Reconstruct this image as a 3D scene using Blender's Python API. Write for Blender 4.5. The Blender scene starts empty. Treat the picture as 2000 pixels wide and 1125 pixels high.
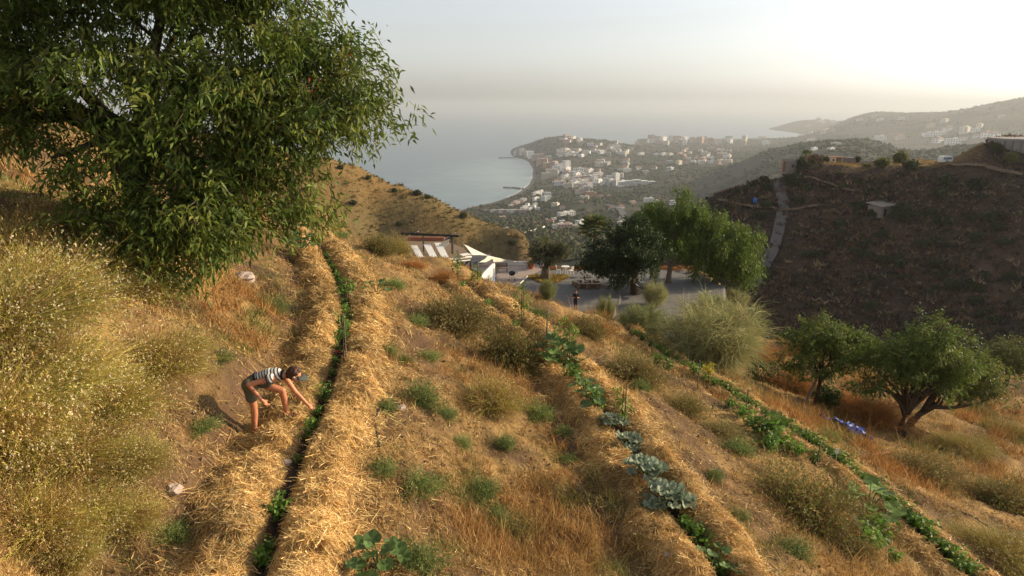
import bpy, bmesh, math, random
import numpy as np
from mathutils import Vector, Matrix

R = math.radians
rng = np.random.default_rng(7)
random.seed(7)
SC = bpy.context.scene
COL = SC.collection

# ------------------------------------------------------------------ camera, sky, sun, exposure
CZ = 250.0                      # camera height above the sea
PITCH = R(15.0)
FPX = 1333.0                    # focal length in photo pixels (photo is 2000 wide)
cam_d = bpy.data.cameras.new('camera')
cam_d.sensor_width = 36.0
cam_d.lens = 36.0 * FPX / 2000.0
cam_d.clip_start = 0.1
cam_d.clip_end = 120000.0
cam = bpy.data.objects.new('camera', cam_d)
cam.location = (0, 0, CZ)
cam.rotation_euler = (R(90) - PITCH, 0, 0)
COL.objects.link(cam)
SC.camera = cam

SUN_AZ, SUN_EL = R(76.0), R(20.0)      # azimuth clockwise from +Y (straight ahead)
w = bpy.data.worlds.new('World')
SC.world = w
w.use_nodes = True
nt = w.node_tree
bg = nt.nodes['Background']
sky = nt.nodes.new('ShaderNodeTexSky')
sky.sky_type = 'NISHITA'
sky.sun_disc = False
sky.sun_elevation = SUN_EL
sky.sun_rotation = SUN_AZ
sky.altitude = 250
sky.air_density = 1.0
sky.dust_density = 2.0
sky.ozone_density = 1.0
hs = nt.nodes.new('ShaderNodeHueSaturation')
hs.inputs['Saturation'].default_value = 0.32
nt.links.new(sky.outputs[0], hs.inputs['Color'])
nt.links.new(hs.outputs[0], bg.inputs['Color'])
bg.inputs['Strength'].default_value = 0.148

sd = bpy.data.lights.new('sun', 'SUN')
sd.energy = 5.0
sd.angle = R(0.6)
sd.color = (1.0, 0.81, 0.52)
so = bpy.data.objects.new('sun', sd)
sdir = Vector((math.sin(SUN_AZ) * math.cos(SUN_EL), math.cos(SUN_AZ) * math.cos(SUN_EL), math.sin(SUN_EL)))
so.rotation_euler = sdir.to_track_quat('Z', 'Y').to_euler()
so.location = (60, 60, CZ + 60)
COL.objects.link(so)

SC.view_settings.view_transform = 'Standard'
SC.view_settings.look = 'None'
SC.view_settings.exposure = 0.42
SC.view_settings.gamma = 1.0
SC.render.engine = 'CYCLES'
SC.cycles.use_denoising = True
SC.cycles.max_bounces = 6
SC.cycles.diffuse_bounces = 3
SC.cycles.glossy_bounces = 2
SC.cycles.transmission_bounces = 3
SC.cycles.volume_bounces = 1
SC.cycles.use_adaptive_sampling = True

# ------------------------------------------------------------------ helpers
def pdir(px, py):
    u, v = (px - 1000.0) / FPX, (562.5 - py) / FPX
    return np.array([u, math.cos(PITCH) + v * math.sin(PITCH), -math.sin(PITCH) + v * math.cos(PITCH)])

def at_h(px, py, h):
    """XY of the point seen at a photo pixel when it lies h metres below the camera."""
    d = pdir(px, py)
    t = -h / d[2]
    return d[0] * t, d[1] * t

def at_dist(px, py, D):
    """point at horizontal distance D seen at a pixel -> x, y, h below the camera"""
    d = pdir(px, py)
    t = D / math.hypot(d[0], d[1])
    return d[0] * t, d[1] * t, -d[2] * t

def _hash(ix, iy, seed):
    h = (ix.astype(np.int64) * 374761393 + iy.astype(np.int64) * 668265263 + seed * 974634777) & 0x7fffffff
    h = ((h ^ (h >> 13)) * 1274126177) & 0x7fffffff
    return ((h ^ (h >> 16)) & 0xffff) / 65535.0

def vnoise(x, y, seed=0):
    x = np.asarray(x, float); y = np.asarray(y, float)
    ix, iy = np.floor(x), np.floor(y)
    fx, fy = x - ix, y - iy
    fx = fx * fx * fx * (fx * (fx * 6 - 15) + 10); fy = fy * fy * fy * (fy * (fy * 6 - 15) + 10)
    a, b = _hash(ix, iy, seed), _hash(ix + 1, iy, seed)
    c, d = _hash(ix, iy + 1, seed), _hash(ix + 1, iy + 1, seed)
    return (a + (b - a) * fx) * (1 - fy) + (c + (d - c) * fx) * fy - 0.5

def fbm(x, y, octaves=4, seed=0, gain=0.5):
    s, a = 0, 1.0
    for k in range(octaves):
        s = s + a * vnoise(x * 2 ** k + 17.3 * k, y * 2 ** k - 9.1 * k, seed + k)
        a *= gain
    return s

class TPS:
    def __init__(self, pts, vals, lam=0.0):
        P = np.asarray(pts, float); v = np.asarray(vals, float)
        self.c = P.mean(0); self.s = P.std()
        P = (P - self.c) / self.s
        self.P = P
        n = len(P)
        K = self._k(np.hypot(P[:, None, 0] - P[None, :, 0], P[:, None, 1] - P[None, :, 1])) + lam * np.eye(n)
        A = np.zeros((n + 3, n + 3)); A[:n, :n] = K
        A[:n, n] = 1; A[:n, n + 1:] = P; A[n, :n] = 1; A[n + 1:, :n] = P.T
        sol = np.linalg.solve(A, np.concatenate([v, [0, 0, 0]]))
        self.w, self.a = sol[:n], sol[n:]
    @staticmethod
    def _k(r):
        return np.where(r > 0, r * r * np.log(np.maximum(r, 1e-12)), 0.0)
    def __call__(self, x, y):
        x = (np.asarray(x, float) - self.c[0]) / self.s; y = (np.asarray(y, float) - self.c[1]) / self.s
        out = self.a[0] + self.a[1] * x + self.a[2] * y
        for (px, py), wt in zip(self.P, self.w):
            r2 = (x - px) ** 2 + (y - py) ** 2
            out = out + wt * 0.5 * r2 * np.log(np.maximum(r2, 1e-24))
        return out

def mk_mesh(name, V, F, mats=(), mi=None, col=None, smooth=False):
    V = np.asarray(V, np.float32).reshape(-1, 3)
    me = bpy.data.meshes.new(name)
    if isinstance(F, np.ndarray):
        k = F.shape[1]
        me.vertices.add(len(V)); me.vertices.foreach_set('co', V.ravel())
        me.loops.add(F.size); me.loops.foreach_set('vertex_index', F.astype(np.int32).ravel())
        me.polygons.add(len(F)); me.polygons.foreach_set('loop_start', np.arange(0, F.size, k, dtype=np.int32))
    else:
        me.from_pydata(V.tolist(), [], F)
    if mi is not None:
        me.polygons.foreach_set('material_index', np.asarray(mi, np.int32))
    me.polygons.foreach_set('use_smooth', np.full(len(me.polygons), bool(smooth)))
    if col is not None:
        a = me.attributes.new('Col', 'FLOAT_COLOR', 'POINT')
        c = np.ones((len(V), 4), np.float32); c[:, :3] = col
        a.data.foreach_set('color', c.ravel())
    for m in mats:
        me.materials.append(m)
    me.update(calc_edges=True)
    return me

def link(name, data, parent=None, loc=None, rot=None, scale=None):
    o = bpy.data.objects.new(name, data)
    COL.objects.link(o)
    if parent is not None: o.parent = parent
    if loc is not None: o.location = loc
    if rot is not None: o.rotation_euler = rot
    if scale is not None: o.scale = scale if hasattr(scale, '__len__') else (scale,) * 3
    return o

def tag(o, label, cat, group=None, kind=None):
    o['label'] = label; o['category'] = cat
    if group: o['group'] = group
    if kind: o['kind'] = kind
    return o

def struct(o):
    o['kind'] = 'structure'; return o

def empty(name, loc, rz=0.0):
    o = link(name, None, None, loc, (0, 0, rz)); o.empty_display_size = 0.2
    return o

def copy_tree(o, parent=None):
    c = o.copy(); COL.objects.link(c); c.parent = parent
    for ch in [x for x in list(bpy.data.objects) if x.parent == o]:
        copy_tree(ch, c)
    return c

class MB:
    """collects shapes for ONE mesh"""
    def __init__(self):
        self.V, self.F, self.n, self.C, self.MI = [], [], 0, [], []
    def add(self, V, F, col=None, mi=0):
        V = np.asarray(V, float).reshape(-1, 3)
        self.V.append(V); self.F += [tuple(int(i) + self.n for i in f) for f in F]
        self.MI += [mi] * len(F)
        self.C.append(np.tile(col if col is not None else (1, 1, 1), (len(V), 1)))
        self.n += len(V); return self
    def box(self, c, s, rz=0.0, col=None, mi=0, taper=1.0):
        x, y, z = np.array(s) / 2.0
        V = np.array([[sx * x * (taper if sz > 0 else 1), sy * y * (taper if sz > 0 else 1), sz * z] for sz in (-1, 1) for sy in (-1, 1) for sx in (-1, 1)])
        ca, sa = math.cos(rz), math.sin(rz)
        V = V @ np.array([[ca, sa, 0], [-sa, ca, 0], [0, 0, 1]]) + np.array(c)
        return self.add(V, [(0, 2, 3, 1), (4, 5, 7, 6), (0, 1, 5, 4), (2, 6, 7, 3), (0, 4, 6, 2), (1, 3, 7, 5)], col, mi)
    def tube(self, pts, rad, n=6, col=None, mi=0, caps=True):
        pts = [np.array(p, float) for p in pts]
        if not hasattr(rad, '__len__'): rad = [rad] * len(pts)
        V = []
        up = np.array([0.0, 0, 1])
        for i, p in enumerate(pts):
            t = pts[min(i + 1, len(pts) - 1)] - pts[max(i - 1, 0)]
            t = t / (np.linalg.norm(t) + 1e-9)
            a = np.cross(t, up)
            if np.linalg.norm(a) < 0.15: a = np.cross(t, np.array([1.0, 0, 0]))
            a /= np.linalg.norm(a); b = np.cross(t, a)
            for k in range(n):
                th = 2 * math.pi * k / n
                V.append(p + rad[i] * (math.cos(th) * a + math.sin(th) * b))
        F = []
        for i in range(len(pts) - 1):
            for k in range(n):
                F.append((i * n + k, i * n + (k + 1) % n, (i + 1) * n + (k + 1) % n, (i + 1) * n + k))
        if caps:
            F.append(tuple(range(n - 1, -1, -1))); F.append(tuple((len(pts) - 1) * n + k for k in range(n)))
        return self.add(V, F, col, mi)
    def lathe(self, prof, n=14, c=(0, 0, 0), col=None, mi=0, squash=(1, 1)):
        V = []
        for r, z in prof:
            for k in range(n):
                th = 2 * math.pi * k / n
                V.append((c[0] + r * math.cos(th) * squash[0], c[1] + r * math.sin(th) * squash[1], c[2] + z))
        F = []
        for i in range(len(prof) - 1):
            for k in range(n):
                F.append((i * n + k, i * n + (k + 1) % n, (i + 1) * n + (k + 1) % n, (i + 1) * n + k))
        return self.add(V, F, col, mi)
    def mesh(self, name, mats, smooth=False, usecol=True):
        me = mk_mesh(name, np.concatenate(self.V), self.F, mats if isinstance(mats, (list, tuple)) else [mats], self.MI, np.concatenate(self.C) if usecol else None, smooth)
        return me
    def obj(self, name, mats, parent=None, loc=None, smooth=False, rot=None):
        return link(name, self.mesh(name, mats, smooth), parent, loc, rot)

# ------------------------------------------------------------------ materials
def mat(name, color=(0.5, 0.5, 0.5), rough=0.8, attr=False, noise=None, bump=None, trans=0.0, spec=0.3, metal=0.0, var=0.0):
    """noise=(scale, amount, [second scale, amount]) multiplies the colour; bump=(scale, strength, distance)"""
    m = bpy.data.materials.new(name); m.use_nodes = True
    N, L = m.node_tree.nodes, m.node_tree.links
    b = N['Principled BSDF']
    b.inputs['Roughness'].default_value = rough
    b.inputs['Specular IOR Level'].default_value = spec
    b.inputs['Metallic'].default_value = metal
    src = None
    if attr:
        a = N.new('ShaderNodeAttribute'); a.attribute_name = 'Col'
        mx = N.new('ShaderNodeMix'); mx.data_type = 'RGBA'; mx.blend_type = 'MULTIPLY'
        mx.inputs[0].default_value = 1.0
        L.new(a.outputs['Color'], mx.inputs[6]); mx.inputs[7].default_value = (*color, 1)
        src = mx.outputs[2]
    else:
        rgb = N.new('ShaderNodeRGB'); rgb.outputs[0].default_value = (*color, 1); src = rgb.outputs[0]
    tc = N.new('ShaderNodeTexCoord')
    if noise:
        for i in range(0, len(noise), 2):
            n = N.new('ShaderNodeTexNoise'); n.inputs['Scale'].default_value = noise[i]
            n.inputs['Detail'].default_value = 5; n.inputs['Roughness'].default_value = 0.65
            L.new(tc.outputs['Object'], n.inputs['Vector'])
            mr = N.new('ShaderNodeMapRange')
            mr.inputs[1].default_value = 0.25; mr.inputs[2].default_value = 0.75
            mr.inputs[3].default_value = 1 - noise[i + 1]; mr.inputs[4].default_value = 1 + noise[i + 1] * 0.8
            L.new(n.outputs['Fac'], mr.inputs[0])
            mm = N.new('ShaderNodeMix'); mm.data_type = 'RGBA'; mm.blend_type = 'MULTIPLY'; mm.inputs[0].default_value = 1
            L.new(src, mm.inputs[6]); L.new(mr.outputs[0], mm.inputs[7]); src = mm.outputs[2]
    if var:
        oi = N.new('ShaderNodeObjectInfo')
        mr = N.new('ShaderNodeMapRange'); mr.inputs[3].default_value = 1 - var; mr.inputs[4].default_value = 1 + var
        L.new(oi.outputs['Random'], mr.inputs[0])
        mm = N.new('ShaderNodeMix'); mm.data_type = 'RGBA'; mm.blend_type = 'MULTIPLY'; mm.inputs[0].default_value = 1
        L.new(src, mm.inputs[6]); L.new(mr.outputs[0], mm.inputs[7]); src = mm.outputs[2]
    L.new(src, b.inputs['Base Color'])
    if bump:
        n = N.new('ShaderNodeTexNoise'); n.inputs['Scale'].default_value = bump[0]; n.inputs['Detail'].default_value = 6
        L.new(tc.outputs['Object'], n.inputs['Vector'])
        bp = N.new('ShaderNodeBump'); bp.inputs['Strength'].default_value = bump[1]; bp.inputs['Distance'].default_value = bump[2]
        L.new(n.outputs['Fac'], bp.inputs['Height']); L.new(bp.outputs[0], b.inputs['Normal'])
    if trans:
        t = N.new('ShaderNodeBsdfTranslucent')
        L.new(src, t.inputs['Color'])
        ms = N.new('ShaderNodeMixShader'); ms.inputs[0].default_value = trans
        L.new(b.outputs[0], ms.inputs[1]); L.new(t.outputs[0], ms.inputs[2])
        L.new(ms.outputs[0], N['Material Output'].inputs['Surface'])
    return m

M = {}
M['near_ground'] = mat('near_ground', (1, 1, 1), 0.95, True, (3.0, 0.22, 22.0, 0.3), (16, 0.8, 0.05), spec=0.1)
M['scrub_ground'] = mat('scrub_ground', (1, 1, 1), 0.95, True, (0.12, 0.25, 0.9, 0.3), (0.8, 0.7, 0.5), spec=0.05)
M['far_ground'] = mat('far_ground', (1, 1, 1), 0.95, True, (0.006, 0.25, 0.03, 0.3), spec=0.05)
M['leaf'] = mat('leaf', (1, 1, 1), 0.6, True, trans=0.34, spec=0.28)
M['blade'] = mat('blade', (1, 1, 1), 0.7, True, trans=0.25, spec=0.2)
M['bladevar'] = mat('bladevar', (1, 1, 1), 0.7, True, trans=0.25, spec=0.2, var=0.22)
M['leafvar'] = mat('leafvar', (1, 1, 1), 0.55, True, trans=0.32, spec=0.35, var=0.3)
M['straw'] = mat('straw', (1, 1, 1), 0.6, True, trans=0.12, spec=0.3)
M['bark'] = mat('bark', (0.075, 0.052, 0.038), 0.95, False, (9, 0.35), (30, 0.8, 0.03), spec=0.1)
M['bark_grey'] = mat('bark_grey', (0.17, 0.13, 0.095), 0.95, False, (9, 0.35), (30, 0.8, 0.03), spec=0.1)
M['scrub'] = mat('scrub', (1, 1, 1), 0.9, True, trans=0.1, spec=0.05)
# ------------------------------------------------------------------ near hillside (garden slope, terrace)
ROW1 = [(508, 1135), (560, 965), (600, 865), (640, 765), (667, 680), (676, 620), (672, 580), (655, 540), (632, 498), (605, 460)]
ROW2 = [(1420, 1140), (1310, 995), (1225, 875), (1160, 785), (1105, 722), (1058, 684), (1020, 652), (942, 590), (890, 549)]
ROW3 = [(1900, 1135), (1800, 1045), (1700, 955), (1620, 893), (1540, 843), (1460, 793), (1380, 745), (1310, 705), (1262, 674), (1215, 640)]
H1, H2, H3 = 5.0, 6.5, 8.5
row_xy = [np.array([at_h(x, y, h) for x, y in r]) for r, h in ((ROW1, H1), (ROW2, H2), (ROW3, H3))]

def resample(P, step):
    # Catmull-Rom through the points, then even spacing
    Q = []
    n = len(P)
    for i in range(n - 1):
        p0, p1, p2, p3 = P[max(i - 1, 0)], P[i], P[i + 1], P[min(i + 2, n - 1)]
        for t in np.linspace(0, 1, 14, endpoint=False):
            Q.append(0.5 * ((2 * p1) + (-p0 + p2) * t + (2 * p0 - 5 * p1 + 4 * p2 - p3) * t * t + (-p0 + 3 * p1 - 3 * p2 + p3) * t ** 3))
    Q.append(P[-1]); Q = np.array(Q)
    s = np.concatenate([[0], np.cumsum(np.hypot(*np.diff(Q, axis=0).T))])
    u = np.arange(0, s[-1], step)
    return np.stack([np.interp(u, s, Q[:, 0]), np.interp(u, s, Q[:, 1])], 1)

rows = []
for P in row_xy:
    d0 = (P[0] - P[1]) / np.linalg.norm(P[0] - P[1])
    P = np.vstack([P[0] + d0 * 3.0, P])
    rows.append(resample(P, 0.12))

def row_coord(x, y, k):
    """signed offset (right positive) and arc length from row k"""
    Q = rows[k]
    x = np.atleast_1d(np.asarray(x, float)).ravel(); y = np.atleast_1d(np.asarray(y, float)).ravel()
    u = np.full(len(x), 1e3); s = np.zeros(len(x))
    T = np.gradient(Q, axis=0); T /= np.linalg.norm(T, axis=1)[:, None]
    lo, hi = Q.min(0) - 4, Q.max(0) + 4
    idx = np.where((x > lo[0]) & (x < hi[0]) & (y > lo[1]) & (y < hi[1]))[0]
    for ch in np.array_split(idx, max(1, len(idx) // 4000)):
        if not len(ch): continue
        dx = x[ch, None] - Q[None, :, 0]; dy = y[ch, None] - Q[None, :, 1]
        j = np.argmin(dx * dx + dy * dy, 1); r = np.arange(len(ch))
        dxx, dyy = dx[r, j], dy[r, j]
        u[ch] = dxx * T[j, 1] - dyy * T[j, 0]
        along = dxx * T[j, 0] + dyy * T[j, 1]
        off = np.abs(along) > 0.3
        u[ch] = np.where(off, np.sign(u[ch]) * np.hypot(dxx, dyy) + 1e-6, u[ch])
        s[ch] = j * 0.12
    return u, s

ctrl = []
for r, h in ((ROW1, H1), (ROW2, H2), (ROW3, H3)):
    ctrl += [(x, y, h) for x, y in r]
ctrl += [(800, 1115, 5.15), (780, 900, 5.15), (790, 750, 5.15), (760, 620, 5.15), (715, 520, 5.15), (665, 455, 5.15),
         (960, 1050, 5.9), (930, 850, 5.8), (900, 690, 5.8), (850, 575, 5.95), (770, 500, 6.1), (835, 517, 7.1), (800, 502, 6.7),
         (1210, 1080, 6.4), (1130, 880, 6.4), (1050, 750, 6.4), (960, 650, 6.4),
         (1490, 1110, 6.75), (1330, 890, 6.75), (1190, 740, 6.75), (1060, 630, 6.75), (960, 560, 6.8), (885, 512, 6.8),
         (1560, 1010, 7.6), (1370, 820, 7.6), (1220, 710, 7.7),
         (1960, 1110, 9.3), (1720, 910, 9.8), (1520, 780, 9.8), (1380, 700, 10.0), (1280, 662, 9.6),
         (1763, 850, 12.0), (1580, 800, 11.5), (1650, 845, 11.0), (1950, 960, 11.4), (1980, 850, 14.0),
         (1965, 755, 20.0), (1840, 790, 16.0), (1500, 700, 14.0), (1510, 665, 16.0), (1362, 712, 11.0), (1450, 690, 12.5),
         (965, 572, 8.3), (1040, 602, 8.9), (1120, 622, 9.6), (1220, 645, 10.2),
         # uphill side
         (575, 620, 5.02), (500, 845, 5.02), (420, 1000, 4.95), (320, 1110, 4.9), (590, 520, 5.0),
         (400, 800, 4.45), (440, 660, 4.4), (490, 570, 4.5), (530, 485, 4.55),
         (300, 900, 4.3), (340, 650, 3.5), (420, 530, 3.5), (150, 1000, 4.5), (250, 760, 3.9),
         (150, 800, 3.7), (180, 620, 2.9), (265, 445, 2.45), (0, 560, 2.6), (0, 800, 3.4), (0, 1000, 4.1), (0, 1120, 4.4),
         (60, 345, 2.0), (100, 238, 0.75), (30, 215, 0.25), (-200, 500, 1.6), (-300, 800, 2.4), (-200, 250, -1.0)]
cp = [(*at_h(x, y, h), h) for x, y, h in ctrl]
def pol(px, D, h):
    a = math.atan2(px - 1000, FPX / math.cos(PITCH) * 1.0)
    return (D * math.sin(a), D * math.cos(a), h)
for px in (960, 1040, 1120, 1200, 1300, 1400, 1480):
    for D in (45, 54, 62, 70):
        cp.append(pol(px, D, 16.5 if px < 1470 else 19.5))
    cp.append(pol(px, 84, 27))
cp += [pol(900, 62, 15.0), pol(900, 74, 22), pol(860, 50, 13.2), pol(820, 42, 10.2), pol(800, 60, 15.5), pol(760, 75, 26), pol(860, 70, 21),
       pol(1550, 60, 23), pol(1650, 60, 27), pol(1800, 60, 28), pol(2000, 60, 29), pol(1550, 84, 38), pol(1750, 84, 40), pol(2000, 84, 42), pol(2300, 60, 28), pol(2300, 40, 18), pol(2300, 84, 42),
       pol(100, 42, 3.0), pol(250, 34, 2.4), pol(350, 29, 2.8), pol(450, 28.5, 3.8), pol(330, 44, 8), pol(450, 42, 9), pol(600, 40, 10), pol(700, 46, 12), pol(600, 60, 20), pol(400, 65, 20), pol(0, 65, 12), pol(200, 84, 28), pol(600, 84, 32), pol(-300, 50, 0), pol(-300, 84, 14),
       (8.0, 1.0, 7.2), (0.0, 1.5, 5.3), (-4.0, 1.0, 4.5), (-9.0, 1.0, 3.0), (16.0, 1.0, 10.4), (28.0, 4.0, 15.0), (30, 14, 16)]
# level rows also between their control pixels
tps_near = TPS([c[:2] for c in cp], [c[2] for c in cp], 1e-4)

TER = np.array([pol(*p, 0)[:2] for p in ((945, 64), (985, 71.5), (1330, 71.5), (1450, 66), (1440, 47), (1300, 43), (1120, 45), (985, 50))])
def inside(x, y, poly):
    x = np.asarray(x, float); y = np.asarray(y, float)
    c = np.zeros(x.shape, bool); n = len(poly)
    for i in range(n):
        x1, y1 = poly[i]; x2, y2 = poly[(i + 1) % n]
        c ^= ((y1 > y) != (y2 > y)) & (x < (x2 - x1) * (y - y1) / (y2 - y1 + 1e-12) + x1)
    return c

def ridge_profile(u, s, half, hgt, seed):
    a = np.abs(u)
    side = np.where(u > 0, 1.0, 2.0)
    wob = 1 + 0.30 * vnoise(s * 0.9, side * 7, seed) + 0.32 * vnoise(s * 2.3, side * 3, seed + 3)
    c = half * 0.52 * wob
    p = hgt * np.exp(-(np.abs(a - c) / (half * 0.42 * wob)) ** 3.2)
    ss = s + 0.25 * vnoise(u * 2.0, s * 0.7, seed + 9)
    flake = np.abs(vnoise(ss * 2.1, side * 17 + 0.0 * s, seed + 7)) * 2           # shaken-out bale flakes lying across the ridge
    lump = 0.98 + 0.42 * vnoise(s * 1.1, side * 11, seed + 1) + 0.45 * fbm(s * 2.2 + 0.5 * u, u * 2.5 + side * 5, 3, seed + 5) - 0.42 * np.exp(-(flake / 0.22) ** 2)
    return p * lump

def near_h(x, y, detail=True):
    sh = np.shape(x)
    x = np.atleast_1d(np.asarray(x, float)).ravel(); y = np.atleast_1d(np.asarray(y, float)).ravel()
    h = tps_near(x, y)
    t = inside(x, y, TER)
    z = -h
    if detail:
        n = 0.30 * fbm(x * 0.35, y * 0.35, 3, 11) + 0.16 * fbm(x * 1.4, y * 1.4, 3, 12) + 0.07 * fbm(x * 5, y * 5, 2, 13)
        bed = np.zeros(len(x))
        for k, (half, hg, base) in enumerate(((0.92, 0.30, H1), (0.84, 0.29, H2), (0.62, 0.2, H3))):
            u, s = row_coord(x, y, k)
            m = np.exp(-(np.abs(u) / (half * 1.35)) ** 4)
            z = z * (1 - 0.7 * m) + (-base - 0.05) * 0.7 * m
            n = n * (1 - 0.75 * m)
            bed = np.maximum(bed, ridge_profile(u, s, half, hg, 20 + k))
        z = z + np.where(t, 0, n) + bed
    z = np.where(t, -16.5, z)
    return z.reshape(sh) + CZ if sh else float(z[0] + CZ)

AZ = np.radians(np.concatenate([np.linspace(-80, -42, 40, endpoint=False), np.linspace(-42, 42, 380, endpoint=False), np.linspace(42, 80, 40)]))
RR = np.geomspace(1.8, 86, 350)
def polar_sheet(name, AZ, RR, hfun, material, colfun):
    A, Rr = np.meshgrid(AZ, RR)
    X, Y = Rr * np.sin(A), Rr * np.cos(A)
    Z = hfun(X.ravel(), Y.ravel()).reshape(X.shape)
    V = np.stack([X, Y, Z], -1).reshape(-1, 3)
    n, m = X.shape
    I = np.arange(n * m).reshape(n, m)
    F = np.stack([I[:-1, :-1], I[:-1, 1:], I[1:, 1:], I[1:, :-1]], -1).reshape(-1, 4)
    c = colfun(V)
    o = link(name, mk_mesh(name, V, F, [material], None, c, True))
    return struct(o), V

def lerp(a, b, t):
    return np.asarray(a) * (1 - t[:, None]) + np.asarray(b) * t[:, None]
SOIL = np.array((0.115, 0.068, 0.040)); DRY = np.array((0.36, 0.225, 0.09)); STRAW = np.array((0.50, 0.32, 0.125)); GRAVEL = np.array((0.185, 0.175, 0.17))

rowUS = {}
def near_masks(x, y):
    """bed cover, bare-soil path, terrace"""
    bed = np.zeros(len(x)); path = np.zeros(len(x)); gul = np.zeros(len(x))
    for k, half in enumerate((0.92, 0.84, 0.62)):
        u, s = row_coord(x, y, k)
        a = np.abs(u) + 0.34 * fbm(x * 1.7, y * 1.7, 3, 31 + k)
        bed = np.maximum(bed, np.clip((half * 1.08 - a) / 0.15, 0, 1))
        gul = np.maximum(gul, np.clip((0.13 - np.abs(u)) / 0.05, 0, 1))
        side = -1 if k < 2 else 9
        path = np.maximum(path, np.clip(1 - np.abs(u * side - half * 1.38) / 0.38, 0, 1))
        if k == 0: path = np.maximum(path, 0.9 * np.clip(1 - np.abs(u - 1.75) / 0.6, 0, 1))
        if k == 1: path = np.maximum(path, 0.9 * np.clip(1 - np.abs(u - 1.75) / 0.45, 0, 1))
    return bed, path, gul

def near_col(V):
    x, y = V[:, 0], V[:, 1]
    bed, path, gul = near_masks(x, y)
    n = fbm(x * 0.8, y * 0.8, 4, 41)
    c = lerp(DRY * 0.8, SOIL * np.array((1.0, 1.05, 0.95)), np.clip(0.42 + n * 1.9, 0, 1))
    c = lerp(c, SOIL, np.clip(path * 1.2 * (0.75 + n), 0, 1)) if False else c * (1 - np.clip(path * (0.8 + n), 0, 1))[:, None] + SOIL * np.clip(path * (0.8 + n), 0, 1)[:, None]
    c = c * (1 - bed)[:, None] + (STRAW * 0.72) * bed[:, None]
    c = c * (1 - gul)[:, None] + (SOIL * 0.6) * gul[:, None]
    t = inside(x, y, TER)
    c[t] = GRAVEL
    return c
ground, VN = polar_sheet('ground', AZ, RR, near_h, M['near_ground'], near_col)

def on_near(px, py, tmin=2.0, tmax=95.0):
    d = pdir(px, py)
    t = np.geomspace(tmin, tmax, 900)
    z = near_h(d[0] * t, d[1] * t)
    below = (CZ + d[2] * t) < z
    i = int(np.argmax(below)) if below.any() else len(t) - 1
    t0, t1 = t[max(i - 1, 0)], t[i]
    tt = np.linspace(t0, t1, 12); zz = near_h(d[0] * tt, d[1] * tt)
    j = int(np.argmax((CZ + d[2] * tt) <= zz))
    return np.array([d[0] * tt[j], d[1] * tt[j], zz[j]])

# ------------------------------------------------------------------ ravine and facing hillsides
mc = []     # azimuth, log distance, height below camera
def madd(x, y, h): mc.append((math.atan2(x, y), math.log(math.hypot(x, y)), h))
SIL_L = [(-300, 240, 250), (-100, 245, 250), (100, 245, 248), (300, 252, 246), (400, 262, 245), (472, 275, 242), (540, 292, 240), (640, 312, 238), (700, 330, 238), (740, 350, 236), (800, 372, 228), (850, 388, 224), (900, 412, 218), (960, 442, 212), (1010, 468, 206), (1034, 488, 202), (1044, 512, 198)]
for px, py, D in SIL_L:
    x, y, h = at_dist(px, py, D); madd(x, y, h)
    for f, g in ((0.86, 0.055), (0.7, 0.12), (0.52, 0.19)):
        madd(x * f, y * f, h + g * D)
    k = D * 1.3 / math.hypot(x, y); madd(x * k, y * k, h + 0.32 * D)
    k = D * 2.0 / math.hypot(x, y); madd(x * k, y * k, 150 if D > 200 else 130)
for px in (300, 600, 900):
    madd(*pol(px, 75, 45))
for px in (1075, 1140):
    for D, h in ((75, 45), (120, 60), (200, 92), (330, 140), (480, 165)):
        madd(*pol(px, D, h))
SIL_R = [(1240, 480, 170), (1310, 430, 182), (1385, 388, 190), (1430, 374, 192), (1480, 357, 195), (1530, 342, 198), (1562, 322, 200), (1600, 314, 200), (1650, 320, 200), (1720, 321, 200), (1790, 319, 200), (1850, 317, 202), (1900, 303, 204), (1945, 288, 206), (2000, 290, 206), (2150, 285, 206), (2400, 280, 206)]
for px, py, D in SIL_R:
    if 1570 < px < 1880:      # grassy flat top behind the edge
        madd(*at_dist(px, py + 9, D - 3)); madd(*at_dist(px, py + 3, D + 12)); madd(*at_dist(px, py, D + 26)); madd(*at_dist(px, py + 4, D + 45))
        x, y, h = at_dist(px, py + 9, D - 3)
    else:
        x, y, h = at_dist(px, py, D); madd(x, y, h)
    S = 0.64
    for dy in (45, 100, 170, 260, 350):
        d = pdir(px, py + dy); tn = -d[2] / math.hypot(d[0], d[1])
        Dn = (h + S * D) / (tn + S); x2, y2, h2 = at_dist(px, py + dy, Dn)
        madd(x2, y2, h2)
    if not 1570 < px < 1880:
        k = 1.14; madd(x * k, y * k, h + (2 if px > 1550 else 18))
    k = 1.45; madd(x * k, y * k, h + 45)
    k = 2.2; madd(x * k, y * k, 150)
for px in (1420, 1600, 1800, 2000, 2300):
    madd(*pol(px, 100, 57)); madd(*pol(px, 75, 48))
tps_mid = TPS([(a * 3, l) for a, l, h in mc], [h for a, l, h in mc], 2e-4)
def mid_h(x, y):
    x = np.asarray(x, float); y = np.asarray(y, float)
    D = np.hypot(x, y)
    z = -tps_mid(np.arctan2(x, y) * 3, np.log(D))
    g = np.clip((D - 60) / 60, 0, 1)
    z = z + g * (1.0 * fbm(x * 0.03, y * 0.03, 3, 51) + 0.8 * fbm(x * 0.11, y * 0.11, 3, 52) + 0.6 * fbm(x * 0.3, y * 0.3, 2, 53))
    return z + CZ
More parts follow.
